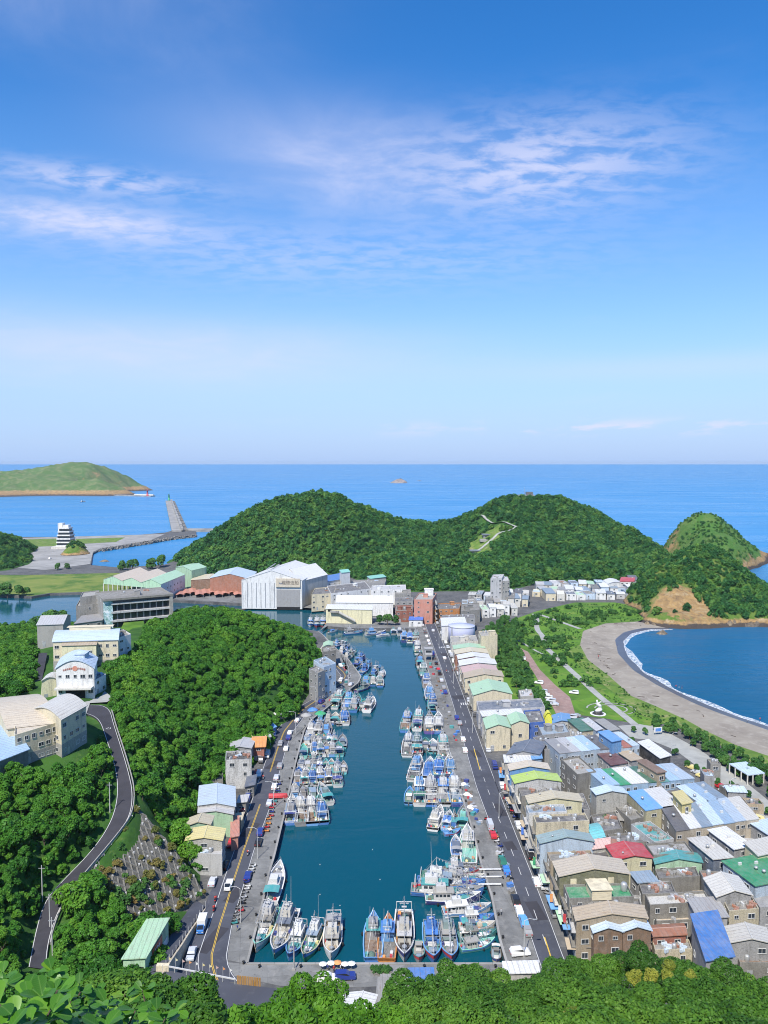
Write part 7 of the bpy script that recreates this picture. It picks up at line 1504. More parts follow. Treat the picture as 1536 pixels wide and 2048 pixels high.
rowof([(k, b, s, None) for k, b, s in (('b', (865, 1393), (866, 1420)), ('a', (859, 1372), (860, 1399)), ('b', (852, 1351), (855, 1379)), ('b', (845, 1328), (849, 1356)), ('d', (840, 1309), (841, 1336)), ('b', (834, 1285), (836, 1308)), ('b', (831, 1265), (832, 1286)), ('a', (820, 1266), (820, 1283)), ('a', (809, 1266), (808, 1282)), ('d', (799, 1258), (799, 1268)), ('d', (787, 1258), (787, 1267)))], 'from the front, single file along the right-hand quay')
rowof([('a', (726, 1263), (688, 1266), 'blue', {}), ('a', (772, 1264), (731, 1268), 'white', {}), ('d', (752, 1270), (778, 1268), 'white', {}), ('d', (676, 1260), (657, 1263), 'white', {}), ('a', (621, 1252), (621, 1243), 'white', {'cc': 'white'}), ('a', (634, 1253), (634, 1243), 'red', {'cc': 'white', 'beam': 5}), ('a', (646, 1253), (646, 1243), 'red', {'cc': 'white', 'beam': 5}), ('a', (588, 1217), (590, 1206), 'red', {'dc': 'red'})], 'on the far quay before the shipyard')
rowof([('d', (561, 1731), (540, 1806), 'white', {'dc': 'white', 'gc': 'white', 'cc': 'white', 'sc': 'white', 'beam': 4.6})], 'moored alone along the left-hand quay')
rowof(fan([(580, 1645), (603, 1647), (625, 1646), (646, 1644)], [(585, 1598), (601, 1598), (620, 1598), (637, 1598)], 'abba', ['blue', 'grey', 'skyblue', 'blue']), 'from the left in the nearest western rank')
rowof(fan([(590, 1598), (607, 1598), (628, 1598), (658, 1606)], [(589, 1571), (605, 1573), (621, 1571), (640, 1571)], 'addd', ['skyblue', 'white', 'white', 'white']), 'from the left in the second western rank')
rowof(fan([(593, 1566), (609, 1568), (625, 1568), (641, 1568), (658, 1566), (676, 1570)], [(598, 1540), (613, 1540), (626, 1540), (641, 1540), (654, 1538), (670, 1538)], 'daabab', [None, 'white', 'white', 'grey', 'white', 'white']), 'from the left in the third western rank')
rowof(fan([(601, 1538), (614, 1538), (627, 1538), (639, 1538), (651, 1537), (663, 1537), (675, 1541), (687, 1544)], [(605, 1519), (616, 1519), (628, 1519), (640, 1521), (652, 1521), (663, 1521), (675, 1523), (687, 1526)], 'adaaccac', ['white', 'white', None, 'blue', 'aqua', 'teal', 'skyblue', 'aqua']), 'from the left in the fourth western rank')
rowof(fan([(606, 1514), (617, 1512), (629, 1505), (641, 1509), (653, 1509), (665, 1509), (679, 1512)], [(607, 1492), (643, 1514), (629, 1486), (641, 1488), (652, 1488), (665, 1488), (676, 1486)], 'cdaacac', ['mint', 'white', 'white', 'white', 'white', 'skyblue', 'aqua']), 'from the left in the fifth western rank')
rowof(fan([(614, 1491), (627, 1489), (638, 1488), (649, 1487), (659, 1487), (669, 1488), (685, 1494)], [(614, 1472), (627, 1472), (638, 1471), (649, 1470), (659, 1471), (668, 1471), (685, 1472)], 'aaacaac', [None, 'skyblue', 'white', 'orange', 'blue', 'blue', 'aqua']), 'from the left in the sixth western rank')
rowof(fan([(620, 1470), (635, 1473), (650, 1473)], [(627, 1447), (640, 1447), (657, 1448)], 'aad', ['blue', 'white', 'white']), 'from the left in the seventh western rank')
rowof(fan([(639, 1444), (655, 1446), (668, 1449), (678, 1448), (690, 1447)], [(644, 1425), (660, 1430), (672, 1425), (680, 1435), (688, 1422)], 'cacca', ['skyblue', 'brown', 'blue', 'grey', 'white']), 'from the left in the eighth western rank')
rowof(fan([(667, 1415), (691, 1421), (705, 1421), (718, 1423), (733, 1422), (712, 1381)], [(689, 1384), (703, 1388), (718, 1394), (732, 1396), (747, 1399), (741, 1371)], 'bbacab', ['white', 'white', 'blue', 'white', 'white', 'purple']), 'from the left in the slanting rank at the bend')
rowof(fan([(731, 1369), (745, 1369), (760, 1371), (720, 1346), (742, 1351), (762, 1353), (708, 1336), (729, 1335), (748, 1338), (690, 1319), (714, 1323), (680, 1306), (699, 1309), (670, 1292), (685, 1296), (668, 1283), (682, 1286)], [(733, 1353), (748, 1354), (758, 1355), (736, 1334), (756, 1340), (768, 1343), (724, 1324), (744, 1328), (760, 1332), (706, 1309), (730, 1313), (695, 1297), (714, 1302), (684, 1286), (699, 1290), (682, 1278), (694, 1281)], 'ddabdadbaabaaaacc', [None] * 17), 'from the front among the boats beyond the bend')
boat('a', (172, 1003), (160, 1004), 'navy', 'grey', 'white', 'small dark boat crossing the outer harbour below the cape', None, 6)

# ------------------------------------------------------------------ vehicles
def car_meshes(kind):
    "body, glass, wheel by a side profile swept over the width"
    if kind == 'van': low = [(-2.3, .35), (2.2, .35), (2.35, .9), (2.2, 1.2), (1.6, 1.95), (-2.3, 2.0)]; gl = [(1.62, 1.25), (2.14, 1.25), (1.64, 1.85), (-2.1, 1.85), (-2.1, 1.3)]; w_ = 1.75
    elif kind == 'suv': low = [(-2.2, .35), (2.2, .35), (2.25, .85), (1.9, 1.05), (1.0, 1.1), (.3, 1.65), (-1.9, 1.65), (-2.25, 1.0)]; gl = [(.95, 1.12), (.28, 1.6), (-1.85, 1.6), (-2.15, 1.1)]; w_ = 1.85
    else: low = [(-2.2, .3), (2.2, .3), (2.25, .7), (1.9, .88), (1.0, .92), (.3, 1.4), (-1.0, 1.42), (-1.7, 1.0), (-2.2, .95)]; gl = [(.95, .95), (.28, 1.36), (-.98, 1.38), (-1.6, 1.02)]; w_ = 1.75
    def sweep(pr, hw, ins=.12, zc=1.0):
        m = MB(); n = len(pr); A = [(x, -hw + (ins if z > zc else 0), z) for x, z in pr]; Bq = [(x, hw - (ins if z > zc else 0), z) for x, z in pr]
        return m.add(A + Bq, [tuple(range(n)), tuple(range(2 * n - 1, n - 1, -1))] + [(i, n + i, n + (i + 1) % n, (i + 1) % n) for i in range(n)])
    body = sweep(low, w_ / 2).mesh('body', M['car'])
    gm = MB(); n = len(gl)
    gm = sweep([(x * 1.0 + (.03 if x > 0 else -.03), z) for x, z in gl], w_ / 2 + .015, .12, 1.0)
    cx = sum(x for x, z in gl) / n
    return body, gm.mesh('window_glass', M['carglass']), MB().box((cx - .1, 0, max(z for x, z in low) + .01), (1.5 if kind != 'van' else 3.2, w_ * .8, .05)).mesh('roof_panel', M['car'])
wheel_m = MB().tube((0, -.1, 0), (0, .1, 0), .31, .31, 12).mesh('wheel', M['rubber']); hub_m = MB().tube((0, -.115, 0), (0, .115, 0), .17, .17, 8).mesh('hub', M['steel'])
head_m = MB().box((0, 0, 0), (.08, .35, .16)).mesh('headlight', M['whitepaint']); tail_m = MB().box((0, 0, 0), (.06, .3, .2)).mesh('tail_light', M['paint'])
CM = {k: car_meshes(k) for k in ('car', 'suv', 'van')}
cargo_m = MB().box((-1.1, 0, 1.55), (3.4, 1.9, 2.0)).mesh('cargo_box', M['paint']); cabt_m = MB().loft([[(1.0, y, z) for y, z in ((-.85, .4), (.85, .4), (.8, 1.9), (-.8, 1.9))], [(2.2, y, z) for y, z in ((-.85, .4), (.85, .4), (.75, 1.15), (-.75, 1.15))]]).mesh('cab', M['car']); bedt_m = MB().box((-1.1, 0, .7), (3.2, 1.75, .5)).mesh('cargo_bed', M['car']); wst_m = MB().loft([[(1.25, y, z) for y, z in ((-.7, 1.25), (.7, 1.25), (.68, 1.88), (-.68, 1.88))], [(2.02, y, z) for y, z in ((-.7, 1.22), (.7, 1.22), (.68, 1.32), (-.68, 1.32))]]).mesh('windscreen', M['carglass'])
def car(kind, p, yaw, col, label, group='vehicles along the harbour roads', z=.06):
    T = thing('truck' if kind in ('truck', 'pickup') else 'van' if kind == 'van' else 'car', label, 'truck' if kind in ('truck', 'pickup') else 'van' if kind == 'van' else 'car', (p.x, p.y, p.z + z), yaw, group)
    if kind in CM:
        b, g_, r_ = CM[kind]; ob('body', b, T, C[col]); ob('window_glass', g_, T); ob('roof_panel', r_, T, C[col])
    else:
        ob('cab', cabt_m, T, C[col]); ob('windscreen', wst_m, T); ob('cargo_bed', bedt_m, T, C['grey'] if kind == 'truck' else C[col])
        if kind == 'truck': ob('cargo_box', cargo_m, T, C['white'])
    for x in (-1.35, 1.35):
        for y in (-.78, .78): o = ob('wheel', wheel_m, T, None, (x, y, .31)); ob('hub', hub_m, o)
    for y in (-.6, .6): ob('headlight', head_m, T, None, (2.24, y, .72)); ob('tail_light', tail_m, T, C['red'], (-2.3, y, .8))
    return T
def heading(line, p):
    best = min(range(len(line) - 1), key=lambda i: ((line[i] + line[i + 1]) / 2 - p).length); d = line[best + 1] - line[best]; return math.atan2(d.y, d.x)
VR = random.Random(9); CP_ = ['white', 'white', 'silver', 'silver', 'grey', 'black', 'darkgrey', 'navy', 'white', 'red', 'lightgrey']
WC = [('truck', 403, 1860, 'blue', 'box truck with blue cab and white box in the lay-by', 1), ('car', 383, 1913, 'silver', 'silver blue car parked below the ramp wall', 1), ('pickup', 457, 1776, 'white', 'white pickup truck driving on the left-hand road', 1), ('car', 425, 1768, 'silver', 'silver car parked at the foot of the grid slope', 0), ('suv', 449, 1735, 'black', 'black car parked beside the white house', 0), ('car', 496, 1756, 'navy', 'dark blue car on the kerb line of the left-hand quay', 0),
      ('car', 517, 1688, 'black', 'black car second in the kerb line of the left-hand quay', 0), ('suv', 521, 1668, 'navy', 'navy van shaped car third in the kerb line', 0), ('car', 539, 1609, 'silver', 'silver car just below the red boat cradle', 0), ('car', 549, 1576, 'white', 'white car above the red boat cradle', 0), ('car', 553, 1558, 'silver', 'silver car two places above the red boat cradle', 0), ('suv', 560, 1535, 'grey', 'grey car parked opposite the white house', 0), ('suv', 518, 1552, 'white', 'white car driving below the white blank-fronted house', 1), ('van', 535, 1514, 'white', 'white van at the left kerb near the temple', 1), ('car', 572, 1500, 'white', 'white car parked on the quay across from the temple', 0), ('car', 561, 1490, 'grey', 'grey car driving past the orange temple', 1), ('suv', 577, 1478, 'navy', 'dark car parked at the quay kerb beyond the temple', 0), ('car', 580, 1468, 'white', 'white car beyond the dark one at the quay kerb', 0), ('car', 595, 1443, 'white', 'white car at the start of the bend', 0), ('suv', 643, 1406, 'navy', 'dark van parked inside the bend', 0), ('car', 682, 1362, 'white', 'white car in the far bend of the left-hand road', 1), ('car', 702, 1371, 'silver', 'silver car on the quay outside the far bend', 0), ('car', 681, 1333, 'white', 'white car beyond the far bend', 1), ('car', 671, 1384, 'darkgrey', 'dark car driving out of the bend', 1)]
wl_line = line_between(west_l, west_r, .5, 60)
for k, u, v, col, lb, flip in WC:
    p = G(u, v); car(k, p, heading(wl_line, p) + (math.pi if flip else 0), col, lb)
car('suv', G(1040, 1910), R(8), 'white', 'white car parked crosswise at the near end of the right-hand quay')
EC = [('car', 1055, 1865, 'grey'), ('suv', 1047, 1847, 'skyblue'), ('car', 1038, 1826, 'white'), ('suv', 1031, 1805, 'black'), ('car', 1012, 1743, 'blue'), ('suv', 1005, 1728, 'darkgreen'), ('car', 986, 1673, 'red'), ('van', 980, 1655, 'silver'), ('car', 930, 1503, 'white'), ('car', 926, 1481, 'white'), ('suv', 919, 1449, 'grey'), ('suv', 913, 1438, 'navy')]
el_line = line_between(east_l, east_r, .5, 60)
for i, (k, u, v, col) in enumerate(EC):
    p = G(u, v); car(k, p, heading(el_line, p), col, f'{ORD[i]} from the near end, {cname(col)} {"van" if k == "van" else "car"} parked on the harbour side')
for i, f in enumerate(np.linspace(.50, .93, 17)):
    a_, b_ = along(east_l, 100)[int(f * 100)], along(east_r, 100)[int(f * 100)]; p = a_ + (a_ - b_).normalized() * 1.9; col = VR.choice(CP_); k = VR.choice(['car', 'car', 'suv', 'van'])
    car(k, p, heading(el_line, p), col, f'{cname(col)} {"van" if k == "van" else "car"}, {ORD[i]} in the far line parked on the harbour side of the road')
for i, f in enumerate(np.linspace(.42, .95, 20)):
    a_, b_ = along(east_l, 100)[int(f * 100)], along(east_r, 100)[int(f * 100)]; p = b_ + (b_ - a_).normalized() * 1.4; col = VR.choice(CP_); k = VR.choice(['car', 'suv', 'van', 'car'])
    car(k, p, heading(el_line, p) + math.pi, col, f'{cname(col)} {"van" if k == "van" else "car"}, {ORD[i]} in the line parked before the warehouses')
for i, (u, v, k, col, lb) in enumerate(((1073, 1768, 'car', 'white', 'white car parked at the shophouse side of the right-hand road'), (889, 1318, 'car', 'white', 'white car driving on the far part of the right-hand road'), (866, 1263, 'suv', 'silver', 'silver car driving near the far end of the right-hand road'), (906, 1341, 'car', 'darkgrey', 'dark car driving beside the white roofed warehouse'), (1062, 1672, 'suv', 'darkgrey', 'dark car at the shop awnings below the pale front'), (1060, 1714, 'suv', 'black', 'black car before the tan shophouse'))):
    p = G(u, v); car(k, p, heading(el_line, p), col, lb)
for i, (u, v) in enumerate(((1090, 1392), (1096, 1398), (1102, 1404), (1108, 1411), (1086, 1386), (1078, 1368), (1028, 1292), (1148, 1388), (1044, 1320), (1151, 1434), (1144, 1437))):
    col = VR.choice(['white', 'silver', 'white', 'grey', 'silver']); car('suv' if i % 3 else 'car', G(u, v), R(160), col, f'{cname(col)} car, {ORD[i]} of those parked around the red paved car park', z=.16)
for i, (u, v) in enumerate(((1395, 1548), (1405, 1556), (1383, 1538), (1422, 1566), (1440, 1576), (1452, 1586), (1492, 1618), (1512, 1640))):
    col = VR.choice(['white', 'silver', 'white', 'grey', 'yellow', 'red']); car('suv' if i % 2 else 'car', G(u, v), R(125), col, f'{cname(col)} car, {ORD[i]} in the line behind the town houses', z=.08)
for i, (u, v, col) in enumerate(((655, 1962, 'white'), (690, 1958, 'navy'))): car('suv', G(u, v), R(5), col, f'{cname(col)} car parked on the near quay below the boats')
for i, f in enumerate(np.linspace(.20, .52, 10)):
    a_, b_ = along(west_l, 100)[int(f * 100)], along(west_r, 100)[int(f * 100)]; p = a_ + (a_ - b_).normalized() * 1.3; col = VR.choice(CP_); k = VR.choice(['car', 'suv', 'van', 'car'])
    car(k, p, heading(wl_line, p) + math.pi, col, f'{cname(col)} {"van" if k == "van" else "car"}, {ORD[i]} from below in the line before the left-hand houses')
for i, f in enumerate(np.linspace(.06, .36, 9)):
    a_, b_ = along(east_l, 100)[int(f * 100)], along(east_r, 100)[int(f * 100)]; p = b_ + (b_ - a_).normalized() * 1.5; col = VR.choice(CP_); k = VR.choice(['car', 'suv', 'van', 'car'])
    car(k, p, heading(el_line, p) + math.pi, col, f'{cname(col)} {"van" if k == "van" else "car"}, {ORD[i]} from below in the line before the shophouses')
car('suv', G(100, 1118), R(95), 'white', 'white car on the apron road near the control tower')
# scooters
sb = MB().box((0, 0, .42), (1.0, .3, .22)).box((-.35, 0, .6), (.7, .32, .25)).mesh('body', M['car']); sseat = MB().box((-.35, 0, .78), (.75, .3, .12)).mesh('seat', M['rubber']); sshield = MB().box((.5, 0, .68), (.12, .4, .65), m=Matrix.Rotation(R(-15), 3, 'Y')).mesh('front_shield', M['car']); shb = MB().tube((.48, -.35, 1.05), (.48, .35, 1.05), .03, .03, 5).mesh('handlebar', M['rubber']); swh = MB().tube((0, -.06, 0), (0, .06, 0), .25, .25, 10).mesh('wheel', M['rubber'])
def scooter(p, yaw, col, label, group):
    T = thing('scooter', label, 'scooter', (p.x, p.y, p.z + .06), yaw, group, 1.1); ob('body', sb, T, C[col]); ob('seat', sseat, T); ob('front_shield', sshield, T, C[col]); ob('handlebar', shb, T)
    for x in (-.62, .66): ob('wheel', swh, T, None, (x, 0, .25))
    return T
def scooters(line, n, yaw, lb, grp):
    for i, p in enumerate(along(line, n)):
        p = p + Vector((VR.uniform(-.4, .4), VR.uniform(-.3, .3), 0))
        scooter(p, yaw + VR.uniform(-.3, .3), VR.choice(['red', 'white', 'black', 'navy', 'grey', 'teal', 'silver', 'orange']), lb, grp)
scooters(px((472, 1850), (486, 1800), (500, 1755), (505, 1735)), 16, .3, 'scooter parked at the kerb of the near left-hand quay', 'scooters along the near left-hand quay')
scooters(px((532, 1665), (545, 1620), (560, 1565)), 14, .3, 'scooter parked at the kerb below the red boat cradle', 'scooters along the middle left-hand quay')
scooters(px((1093, 1790), (1072, 1735), (1040, 1655), (1012, 1600)), 26, 2.9, 'scooter parked before the shophouses', 'scooters before the shophouses')
scooters(px((1020, 1760), (1000, 1700), (975, 1640)), 12, .1, 'scooter parked on the right-hand quay', 'scooters on the right-hand quay')

# ------------------------------------------------------------------ people
def person_mesh(name, pose, cols):
    me = bpy.data.meshes.new(name); bm = bmesh.new(); sk = bm.verts.layers.skin.verify()
    j = dict(pelvis=((0, 0, .95), .14), chest=((0, 0, 1.32), .16), neck=((0, 0, 1.5), .06), head=((0, .01, 1.63), .10), top=((0, 0, 1.74), .07))
    for s, n in ((1, 'l'), (-1, 'r')):
        st = .18 * s * pose
        j.update({'hip' + n: ((.1 * s, 0, .9), .1), 'knee' + n: ((.11 * s, st * .5 + .03, .5), .075), 'ank' + n: ((.11 * s, st, .09), .05), 'toe' + n: ((.12 * s, st + .16, .04), .04), 'sh' + n: ((.19 * s, 0, 1.42), .065), 'el' + n: ((.25 * s, -st * .4, 1.14), .048), 'wr' + n: ((.25 * s, .1 - st * .5, .90), .035), 'ha' + n: ((.25 * s, .13 - st * .5, .80), .04)})
    ed = [('pelvis', 'chest'), ('chest', 'neck'), ('neck', 'head'), ('head', 'top')]
    for n in 'lr': ed += [('pelvis', 'hip' + n), ('hip' + n, 'knee' + n), ('knee' + n, 'ank' + n), ('ank' + n, 'toe' + n), ('chest', 'sh' + n), ('sh' + n, 'el' + n), ('el' + n, 'wr' + n), ('wr' + n, 'ha' + n)]
    vm = {}
    for k, (c, r_) in j.items(): v = bm.verts.new(c); v[sk].radius = (r_, r_ * .8 if k in ('pelvis', 'chest') else r_); v[sk].use_root = k == 'pelvis'; vm[k] = v
    for a, b in ed: bm.edges.new((vm[a], vm[b]))
    bm.to_mesh(me); bm.free(); o = bpy.data.objects.new(name, me); COL.objects.link(o); o.modifiers.new('skin', 'SKIN'); o.modifiers.new('sub', 'SUBSURF').levels = 1
    dg = bpy.context.evaluated_depsgraph_get(); out = bpy.data.meshes.new_from_object(o.evaluated_get(dg)); bpy.data.objects.remove(o)
    m, t, ot = new_mat(name + '_clothes'); z = nd(t, 'ShaderNodeSeparateXYZ', Vector=nd(t, 'ShaderNodeTexCoord').outputs['Object']).outputs[2]
    col = ramp(t, mth(t, 'DIVIDE', z, 1.85), [(0, (.03, .03, .03)), (.05, cols[0]), (.49, cols[1]), (.80, (.45, .28, .2)), (.90, (.02, .015, .012))], 'CONSTANT'); finish(t, ot, bsdf(t, col, .8)); out.materials.clear(); out.materials.append(m); out.polygons.foreach_set('use_smooth', [True] * len(out.polygons)); return out
PM = [person_mesh('person', .6, ((.03, .04, .08), (.5, .06, .05))), person_mesh('person', .2, ((.05, .05, .05), (.6, .6, .6))), person_mesh('person', 1.0, ((.2, .18, .12), (.03, .05, .2)))]
for i, (u, v, z, lb) in enumerate(((1352, 1376, -1.2, 'person on the left of the group walking at the waterline'), (1358, 1379, -1.2, 'person in pale clothes in the middle of the group at the waterline'), (1364, 1378, -1.3, 'person on the right of the group walking at the waterline'), (1520, 1442, -1.2, 'person alone at the waterline near the right edge'), (1494, 1445, -1.0, 'person on the sand left of the one at the right edge'), (1234, 1294, -.6, 'person standing on the sand near the far curve of the beach'), (1197, 1316, 0, 'person on the path beside the dune grass'), (481, 1842, .1, 'person in red standing by the scooters on the left-hand quay'), (475, 1862, .1, 'person in pale clothes standing by the scooters on the left-hand quay'), (908, 1478, .1, 'person walking on the right-hand quay'), (1002, 1830, .1, 'person on the right-hand quay beside the stacked boats'), (655, 1943, .1, 'first person from the left by the tables on the near quay'), (668, 1945, .1, 'second person from the left by the tables on the near quay'), (681, 1943, .1, 'third person from the left by the tables on the near quay'))):
    ob('person', PM[i % 3], None, None, G(u, v, z), i * 1.1, 1.0, lb, 'person')
for i, (u, v, lb) in enumerate(((431, 1803, 'rider in red on a scooter heading up the left-hand road'), (428, 1822, 'rider in red on a scooter just behind the first one'), (496, 1710, 'rider on a scooter in the middle of the left-hand road'), (527, 1558, 'rider on a scooter passing the white house'), (893, 1345, 'rider on a scooter on the far right-hand road'))):
    p = G(u, v); scooter(p, heading(wl_line, p), 'red' if i < 2 else 'white', lb.replace('rider in red on a', 'ridden red').replace('rider on a', 'ridden'), 'scooters driving'); ob('person', PM[0], None, None, p + Vector((-.1, -.1, .1)), heading(wl_line, p) - R(90), (1, 1, .9), lb, 'person')

# ------------------------------------------------------------------ street furniture and small things
def lamp(p, yaw, label, h=8.5):
    T = thing('street_lamp', label, 'street lamp', p, yaw, 'street lamps'); MB().tube((0, 0, 0), (0, 0, h), .11, .07, 7).build('pole', M['whitepaint'], T); MB().tube((0, 0, h), (1.1, 0, h + .5), .06, .05, 6).tube((1.1, 0, h + .5), (2.0, 0, h + .35), .05, .05, 6).build('arm', M['whitepaint'], T); MB().box((2.3, 0, h + .3), (.8, .3, .14)).build('lamp_head', M['galv'], T)
for i, (u, v, yw) in enumerate(((515, 1718, 3), (547, 1618, 3), (591, 1466, 3), (632, 1412, 3), (697, 1366, 3), (481, 1846, 3), (985, 1500, 3.1), (998, 1640, 0), (1048, 1915, 0), (945, 1466, 0), (907, 1368, 0), (878, 1296, 0))):
    lamp(G(u, v), yw, f'white street lamp, {ORD[i % 6]} one on the {"left" if i < 6 else "right"} side of the basin')
for i, (u, v) in enumerate(((1460, 1600), (1425, 1580), (1343, 1502))): lamp(G(u, v), .5, f'{ORD[i]} lamp from the right along the promenade', 6.5)
for i, (u, v, z) in enumerate(((85, 1800, 12.5), (220, 1625, 19.5), (105, 1910, 9), (100, 1860, 10))):
    T_ = thing('utility_pole', f'{ORD[i]} pale utility pole beside the hill road', 'pole', G(u, v, z)); MB().tube((0, 0, -1), (0, 0, 8), .13, .09, 7).build('pole', M['whitepaint'], T_); MB().box((0, 0, 7.3), (1.4, .1, .1)).build('cross_arm', M['galv'], T_)
T_ = thing('mast_pole', 'tall grey pole at the near quay before the moored boats', 'pole', G(588, 1940)); MB().tube((0, 0, 0), (0, 0, 11), .17, .11, 8).build('pole', M['galv'], T_); MB().box((0, 0, .2), (.7, .7, .4)).build('footing', M['breakwater'], T_)
bol = MB().lathe([(.22, 0), (.18, .1), (.16, .35), (.28, .42), (.28, .52), (.1, .56)], 10).mesh('bollard', M['rubber'], True)
for ln, nm, grp in ((west_quay[:9], 'black mooring bollard on the left-hand quay edge', 'bollards of the left-hand quay'), (east_quay[:10], 'black mooring bollard on the right-hand quay edge', 'bollards of the right-hand quay'), (px((520, 1931), (990, 1931)), 'black mooring bollard on the near quay edge', 'bollards of the near quay')):
    for p in resample(ln, 9.0):
        off = Vector((-1, 0, 0)) if 'left-hand' in nm else Vector((1, 0, 0)) if 'right-hand' in nm else Vector((0, -1, 0)); ob('mooring_bollard', bol, None, None, p + off * .75 + Vector((0, 0, .05)), 0, 1.15, nm, 'bollard', grp)
# red boat cradle with an upturned hull
p = G(557, 1596); T_ = thing('red_boat', 'upturned red boat on the left-hand quay', 'boat', p + Vector((0, 0, .9)), R(5)); o = ob('hull', HULL, T_, C['red'], (0, 0, .3), 0, (.45, .55, .6)); o.rotation_euler = (R(180), 0, 0)
for x in (-1.6, 1.6): MB().box((x, 0, -.6), (.2, 1.8, .5)).build('cradle', M['galv'], T_)
p = G(625, 1421); 
for i, (u, v, col) in enumerate(((625, 1421, 'blue'), (640, 1428, 'green'), (612, 1432, 'grey'))):
    T_ = thing('tarp_heap', f'{col} tarpaulin over fishing gear on the quay before the bend', 'tarpaulin', G(u, v)); ob('tarpaulin', lump('tarpaulin', (0, 0, 0), 2.6, 1.5, i + 20, M['cloth']), T_, C[col]); MB().tube((-2, -1.6, .3), (2, 1.6, .9), .03, .03, 4).build('rope', M['whitepaint'], T_)
# tables and parasol on the near quay
for i, (u, v, col) in enumerate(((646, 1940, 'white'), (662, 1938, 'white'), (675, 1937, 'orange'), (690, 1940, 'white'), (703, 1939, 'white'))):
    T_ = thing('parasol', f'{col} parasol, {ORD[i]} from the left on the near quay', 'parasol', G(u, v), 0, None, .7); MB().tube((0, 0, 0), (0, 0, 2.4), .04, .04, 6).build('pole', M['steel'], T_); MB().lathe([(1.3, 2.0), (.7, 2.3), (.08, 2.55)], 8).build('canopy', M['cloth'], T_, C[col])
for i in range(14):
    p = G(745 + i * 2.6, 1941 + (i % 3) * 4); T_ = thing('planter', 'green leafy planter on the near quay', 'plant', p, i, 'planters on the near quay', .5); ob('foliage', shrub_crowns[i % 2], T_, loc=(0, 0, .6)); MB().box((0, 0, .4), (1.6, 1.6, .8)).build('box', M['wall'], T_, C['dirty'])
# gear on the quays: crates and heaps
cr_m = MB().box((0, 0, .3), (1.1, .8, .6)).box((0, 0, .62), (1.16, .86, .07)).mesh('gear_crate', M['boat'])
def gear(line, n, spread, lb, grp):
    for p in along(line, n):
        p = p + Vector((VR.uniform(-spread, spread), VR.uniform(-spread, spread), .05)); ob('gear_crate', cr_m, None, C[VR.choice(['blue', 'lightgrey', 'red', 'teal', 'grey', 'dirty', 'dirty', 'brown', 'navy', 'greyblue'])], p, VR.random() * 3, VR.uniform(.7, 1.5), lb, 'crate', grp)
gear(px((866, 1330), (885, 1400), (902, 1450), (914, 1480)), 24, 1.6, 'fish crate on the right-hand quay', 'crates on the right-hand quay')
gear(px((630, 1425), (660, 1402), (700, 1358), (690, 1330)), 24, 1.2, 'fish crate on the quay around the bend', 'crates around the bend')
gear(px((930, 1560), (945, 1610), (958, 1650)), 16, .9, 'crate heap beside the nearest eastern rank', 'crates beside the eastern ranks')
gear(px((1000, 1700), (1025, 1790)), 10, .8, 'crate beside the stacked boats', 'crates beside the stacked boats')
for i, (u, v) in enumerate(((928, 1570), (934, 1590), (942, 1615))):
    T_ = thing('white_bag_heap', f'{ORD[i]} heap of white sacks on the right-hand quay', 'sacks', G(u, v)); ob('sack', lump('sack', (0, 0, 0), 1.5, 1.0, 31 + i, M['cloth']), T_, C['white']); ob('sack', lump('sack', (.9, -1.2, 0), 1.1, .8, 36 + i, M['cloth']), T_, C['white'])
for i, (u, v) in enumerate(((1002, 1742), (1003, 1757), (1002, 1772))):
    T_ = thing('gangway', f'{ORD[i]} white gangway plank on the right-hand quay', 'gangway', G(u, v) + Vector((-3, 0, .5)), R(1)); MB().box((0, 0, 0), (6, .45, .14)).build('plank', M['wall'], T_, C['white']); MB().tube((-3.5, .4, .0), (3.5, .4, .0), .06, .06, 5).build('side_rail', M['galv'], T_); MB().box((3.4, 0, -.25), (.3, .9, .4)).build('support', M['rubber'], T_)
T_ = thing('control_kiosk', 'grey two-storey kiosk on posts on the far right-hand quay', 'kiosk', G(857, 1320)); MB().box((0, 0, 5), (4, 4, 3)).build('cabin', M['wall'], T_, C['lightgrey']); MB().box((0, 0, 6.7), (4.8, 4.8, .3)).build('roof', M['flatroof'], T_, C['grey']); MB().box((0, -2.03, 5.3), (3.2, .08, 1.2)).build('window', M['glass'], T_)
for x in (-1.7, 1.7):
    for y in (-1.7, 1.7): MB().box((x, y, 1.75), (.35, .35, 3.5)).build('post', M['wall'], T_, C['concrete'])
dw = MB().tube((-1.2, 0, .1), (1.3, .2, .18), .12, .07, 6).tube((.2, 0, .12), (.9, .7, .35), .06, .03, 5).mesh('driftwood', M['bark'])
for i in range(34):
    f, k = VR.random(), VR.uniform(.12, .7); j = int(f * (N_B - 1)); a_ = A_[j].lerp(mid[j], k); ob('driftwood', dw, None, None, a_ + Vector((0, 0, .05)), VR.random() * 3, VR.uniform(.5, 1.3), 'piece of dark driftwood lying on the sand', 'driftwood', 'driftwood on the beach')
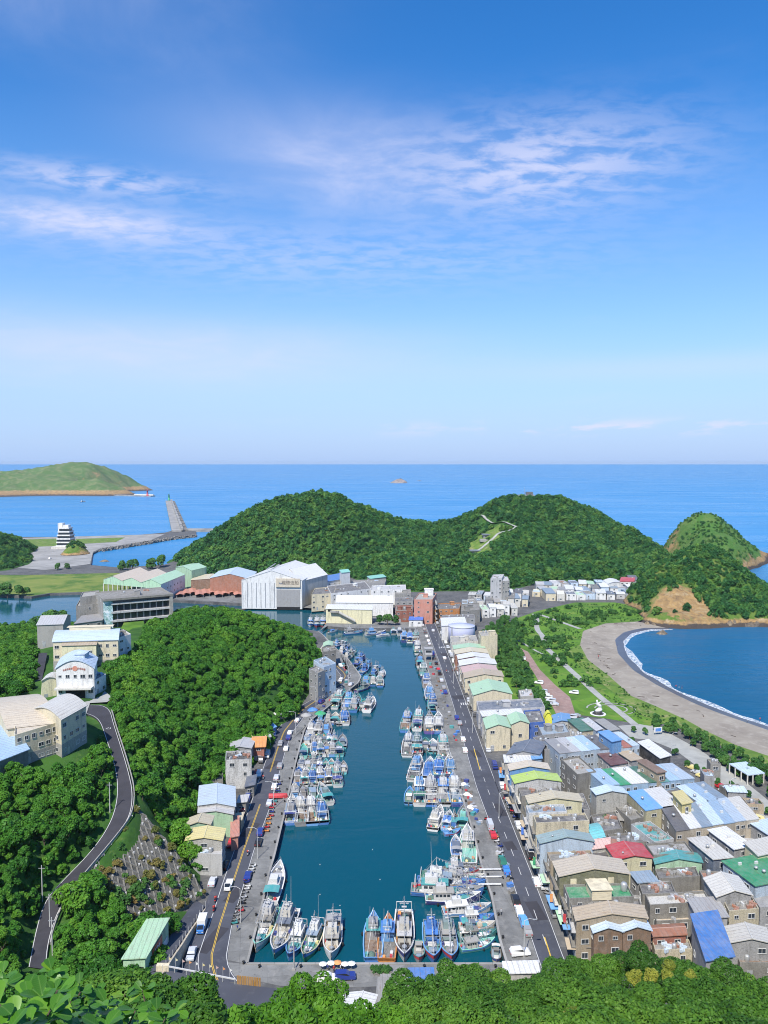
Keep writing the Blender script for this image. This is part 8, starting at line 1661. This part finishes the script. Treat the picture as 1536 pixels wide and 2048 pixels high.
# white statue on its black plinth
T_ = thing('statue', 'white leaping sculpture on a black plinth in the park circle', 'statue', G(1196, 1428), 0, None, .75); MB().lathe([(3.4, 0), (3.4, .5), (2.6, .5), (2.4, 1.6), (2.0, 1.6)], 8).build('plinth', M['paint'], T_, C['black']); MB().lathe([(4.6, 0), (4.6, .25), (4.0, .25)], 16).build('base_step', M['wall'], T_, C['white'])
secs = []
for k in range(14):
    f = k / 13; c = Vector((1.1 * math.sin(f * 5.0) * (1 - f * .3), .4 * math.cos(f * 4), 1.5 + 7.0 * f)); r_ = (1.5 * (1 - f) ** .7 + .28) * (1 + .25 * math.sin(f * 14)); secs.append([(c.x + r_ * math.cos(a), c.y + r_ * .8 * math.sin(a), c.z) for a in [2 * math.pi * i / 10 for i in range(10)]])
MB().loft(secs).build('figure', M['wall'], T_, C['white'], True); MB().tube((.2, 0, 6.4), (1.9, 0, 7.6), .5, .12, 8).tube((-.2, 0, 5.2), (-1.8, .1, 6.6), .45, .1, 8).build('fin', M['wall'], T_, C['white'])
T_ = thing('notice_board', 'white framed blue notice board beside the promenade', 'sign', G(1316, 1470), R(10)); MB().box((0, 0, 2.2), (3.4, .2, 2.0)).build('frame', M['wall'], T_, C['white']); MB().box((0, -.12, 2.2), (2.4, .06, 1.3)).build('panel', M['paint'], T_, C['blue'])
for x in (-1.3, 1.3): MB().box((x, 0, .6), (.15, .15, 1.2)).build('post', M['galv'], T_)
for i, (u, v) in enumerate(((745, 1700), (640, 1730), (760, 1760), (640, 1790), (680, 1812))):
    ob('float_ball', MB().lathe([(.05, 0), (.25, .1), (.3, .3), (.2, .5), (.05, .55)], 8).mesh('float_ball', M['whitepaint'], True), None, None, G(u, v, WATER), 0, .5, 'small white float drifting in the basin', 'float', 'floats in the basin')

# ------------------------------------------------------------------ sea air
m, t, out = new_mat('sea_haze')
pv = nd(t, 'ShaderNodeVolumePrincipled', Color=(.78, .88, 1.0, 1), Density=.00004, Anisotropy=.2)
t.links.new(pv.outputs[0], out.inputs['Volume'])
MB().box((0, 3000, 57), (11000, 8000, 126)).build('haze', m, kind='stuff', label='thin pale sea haze over the bay and hills', cat='haze')
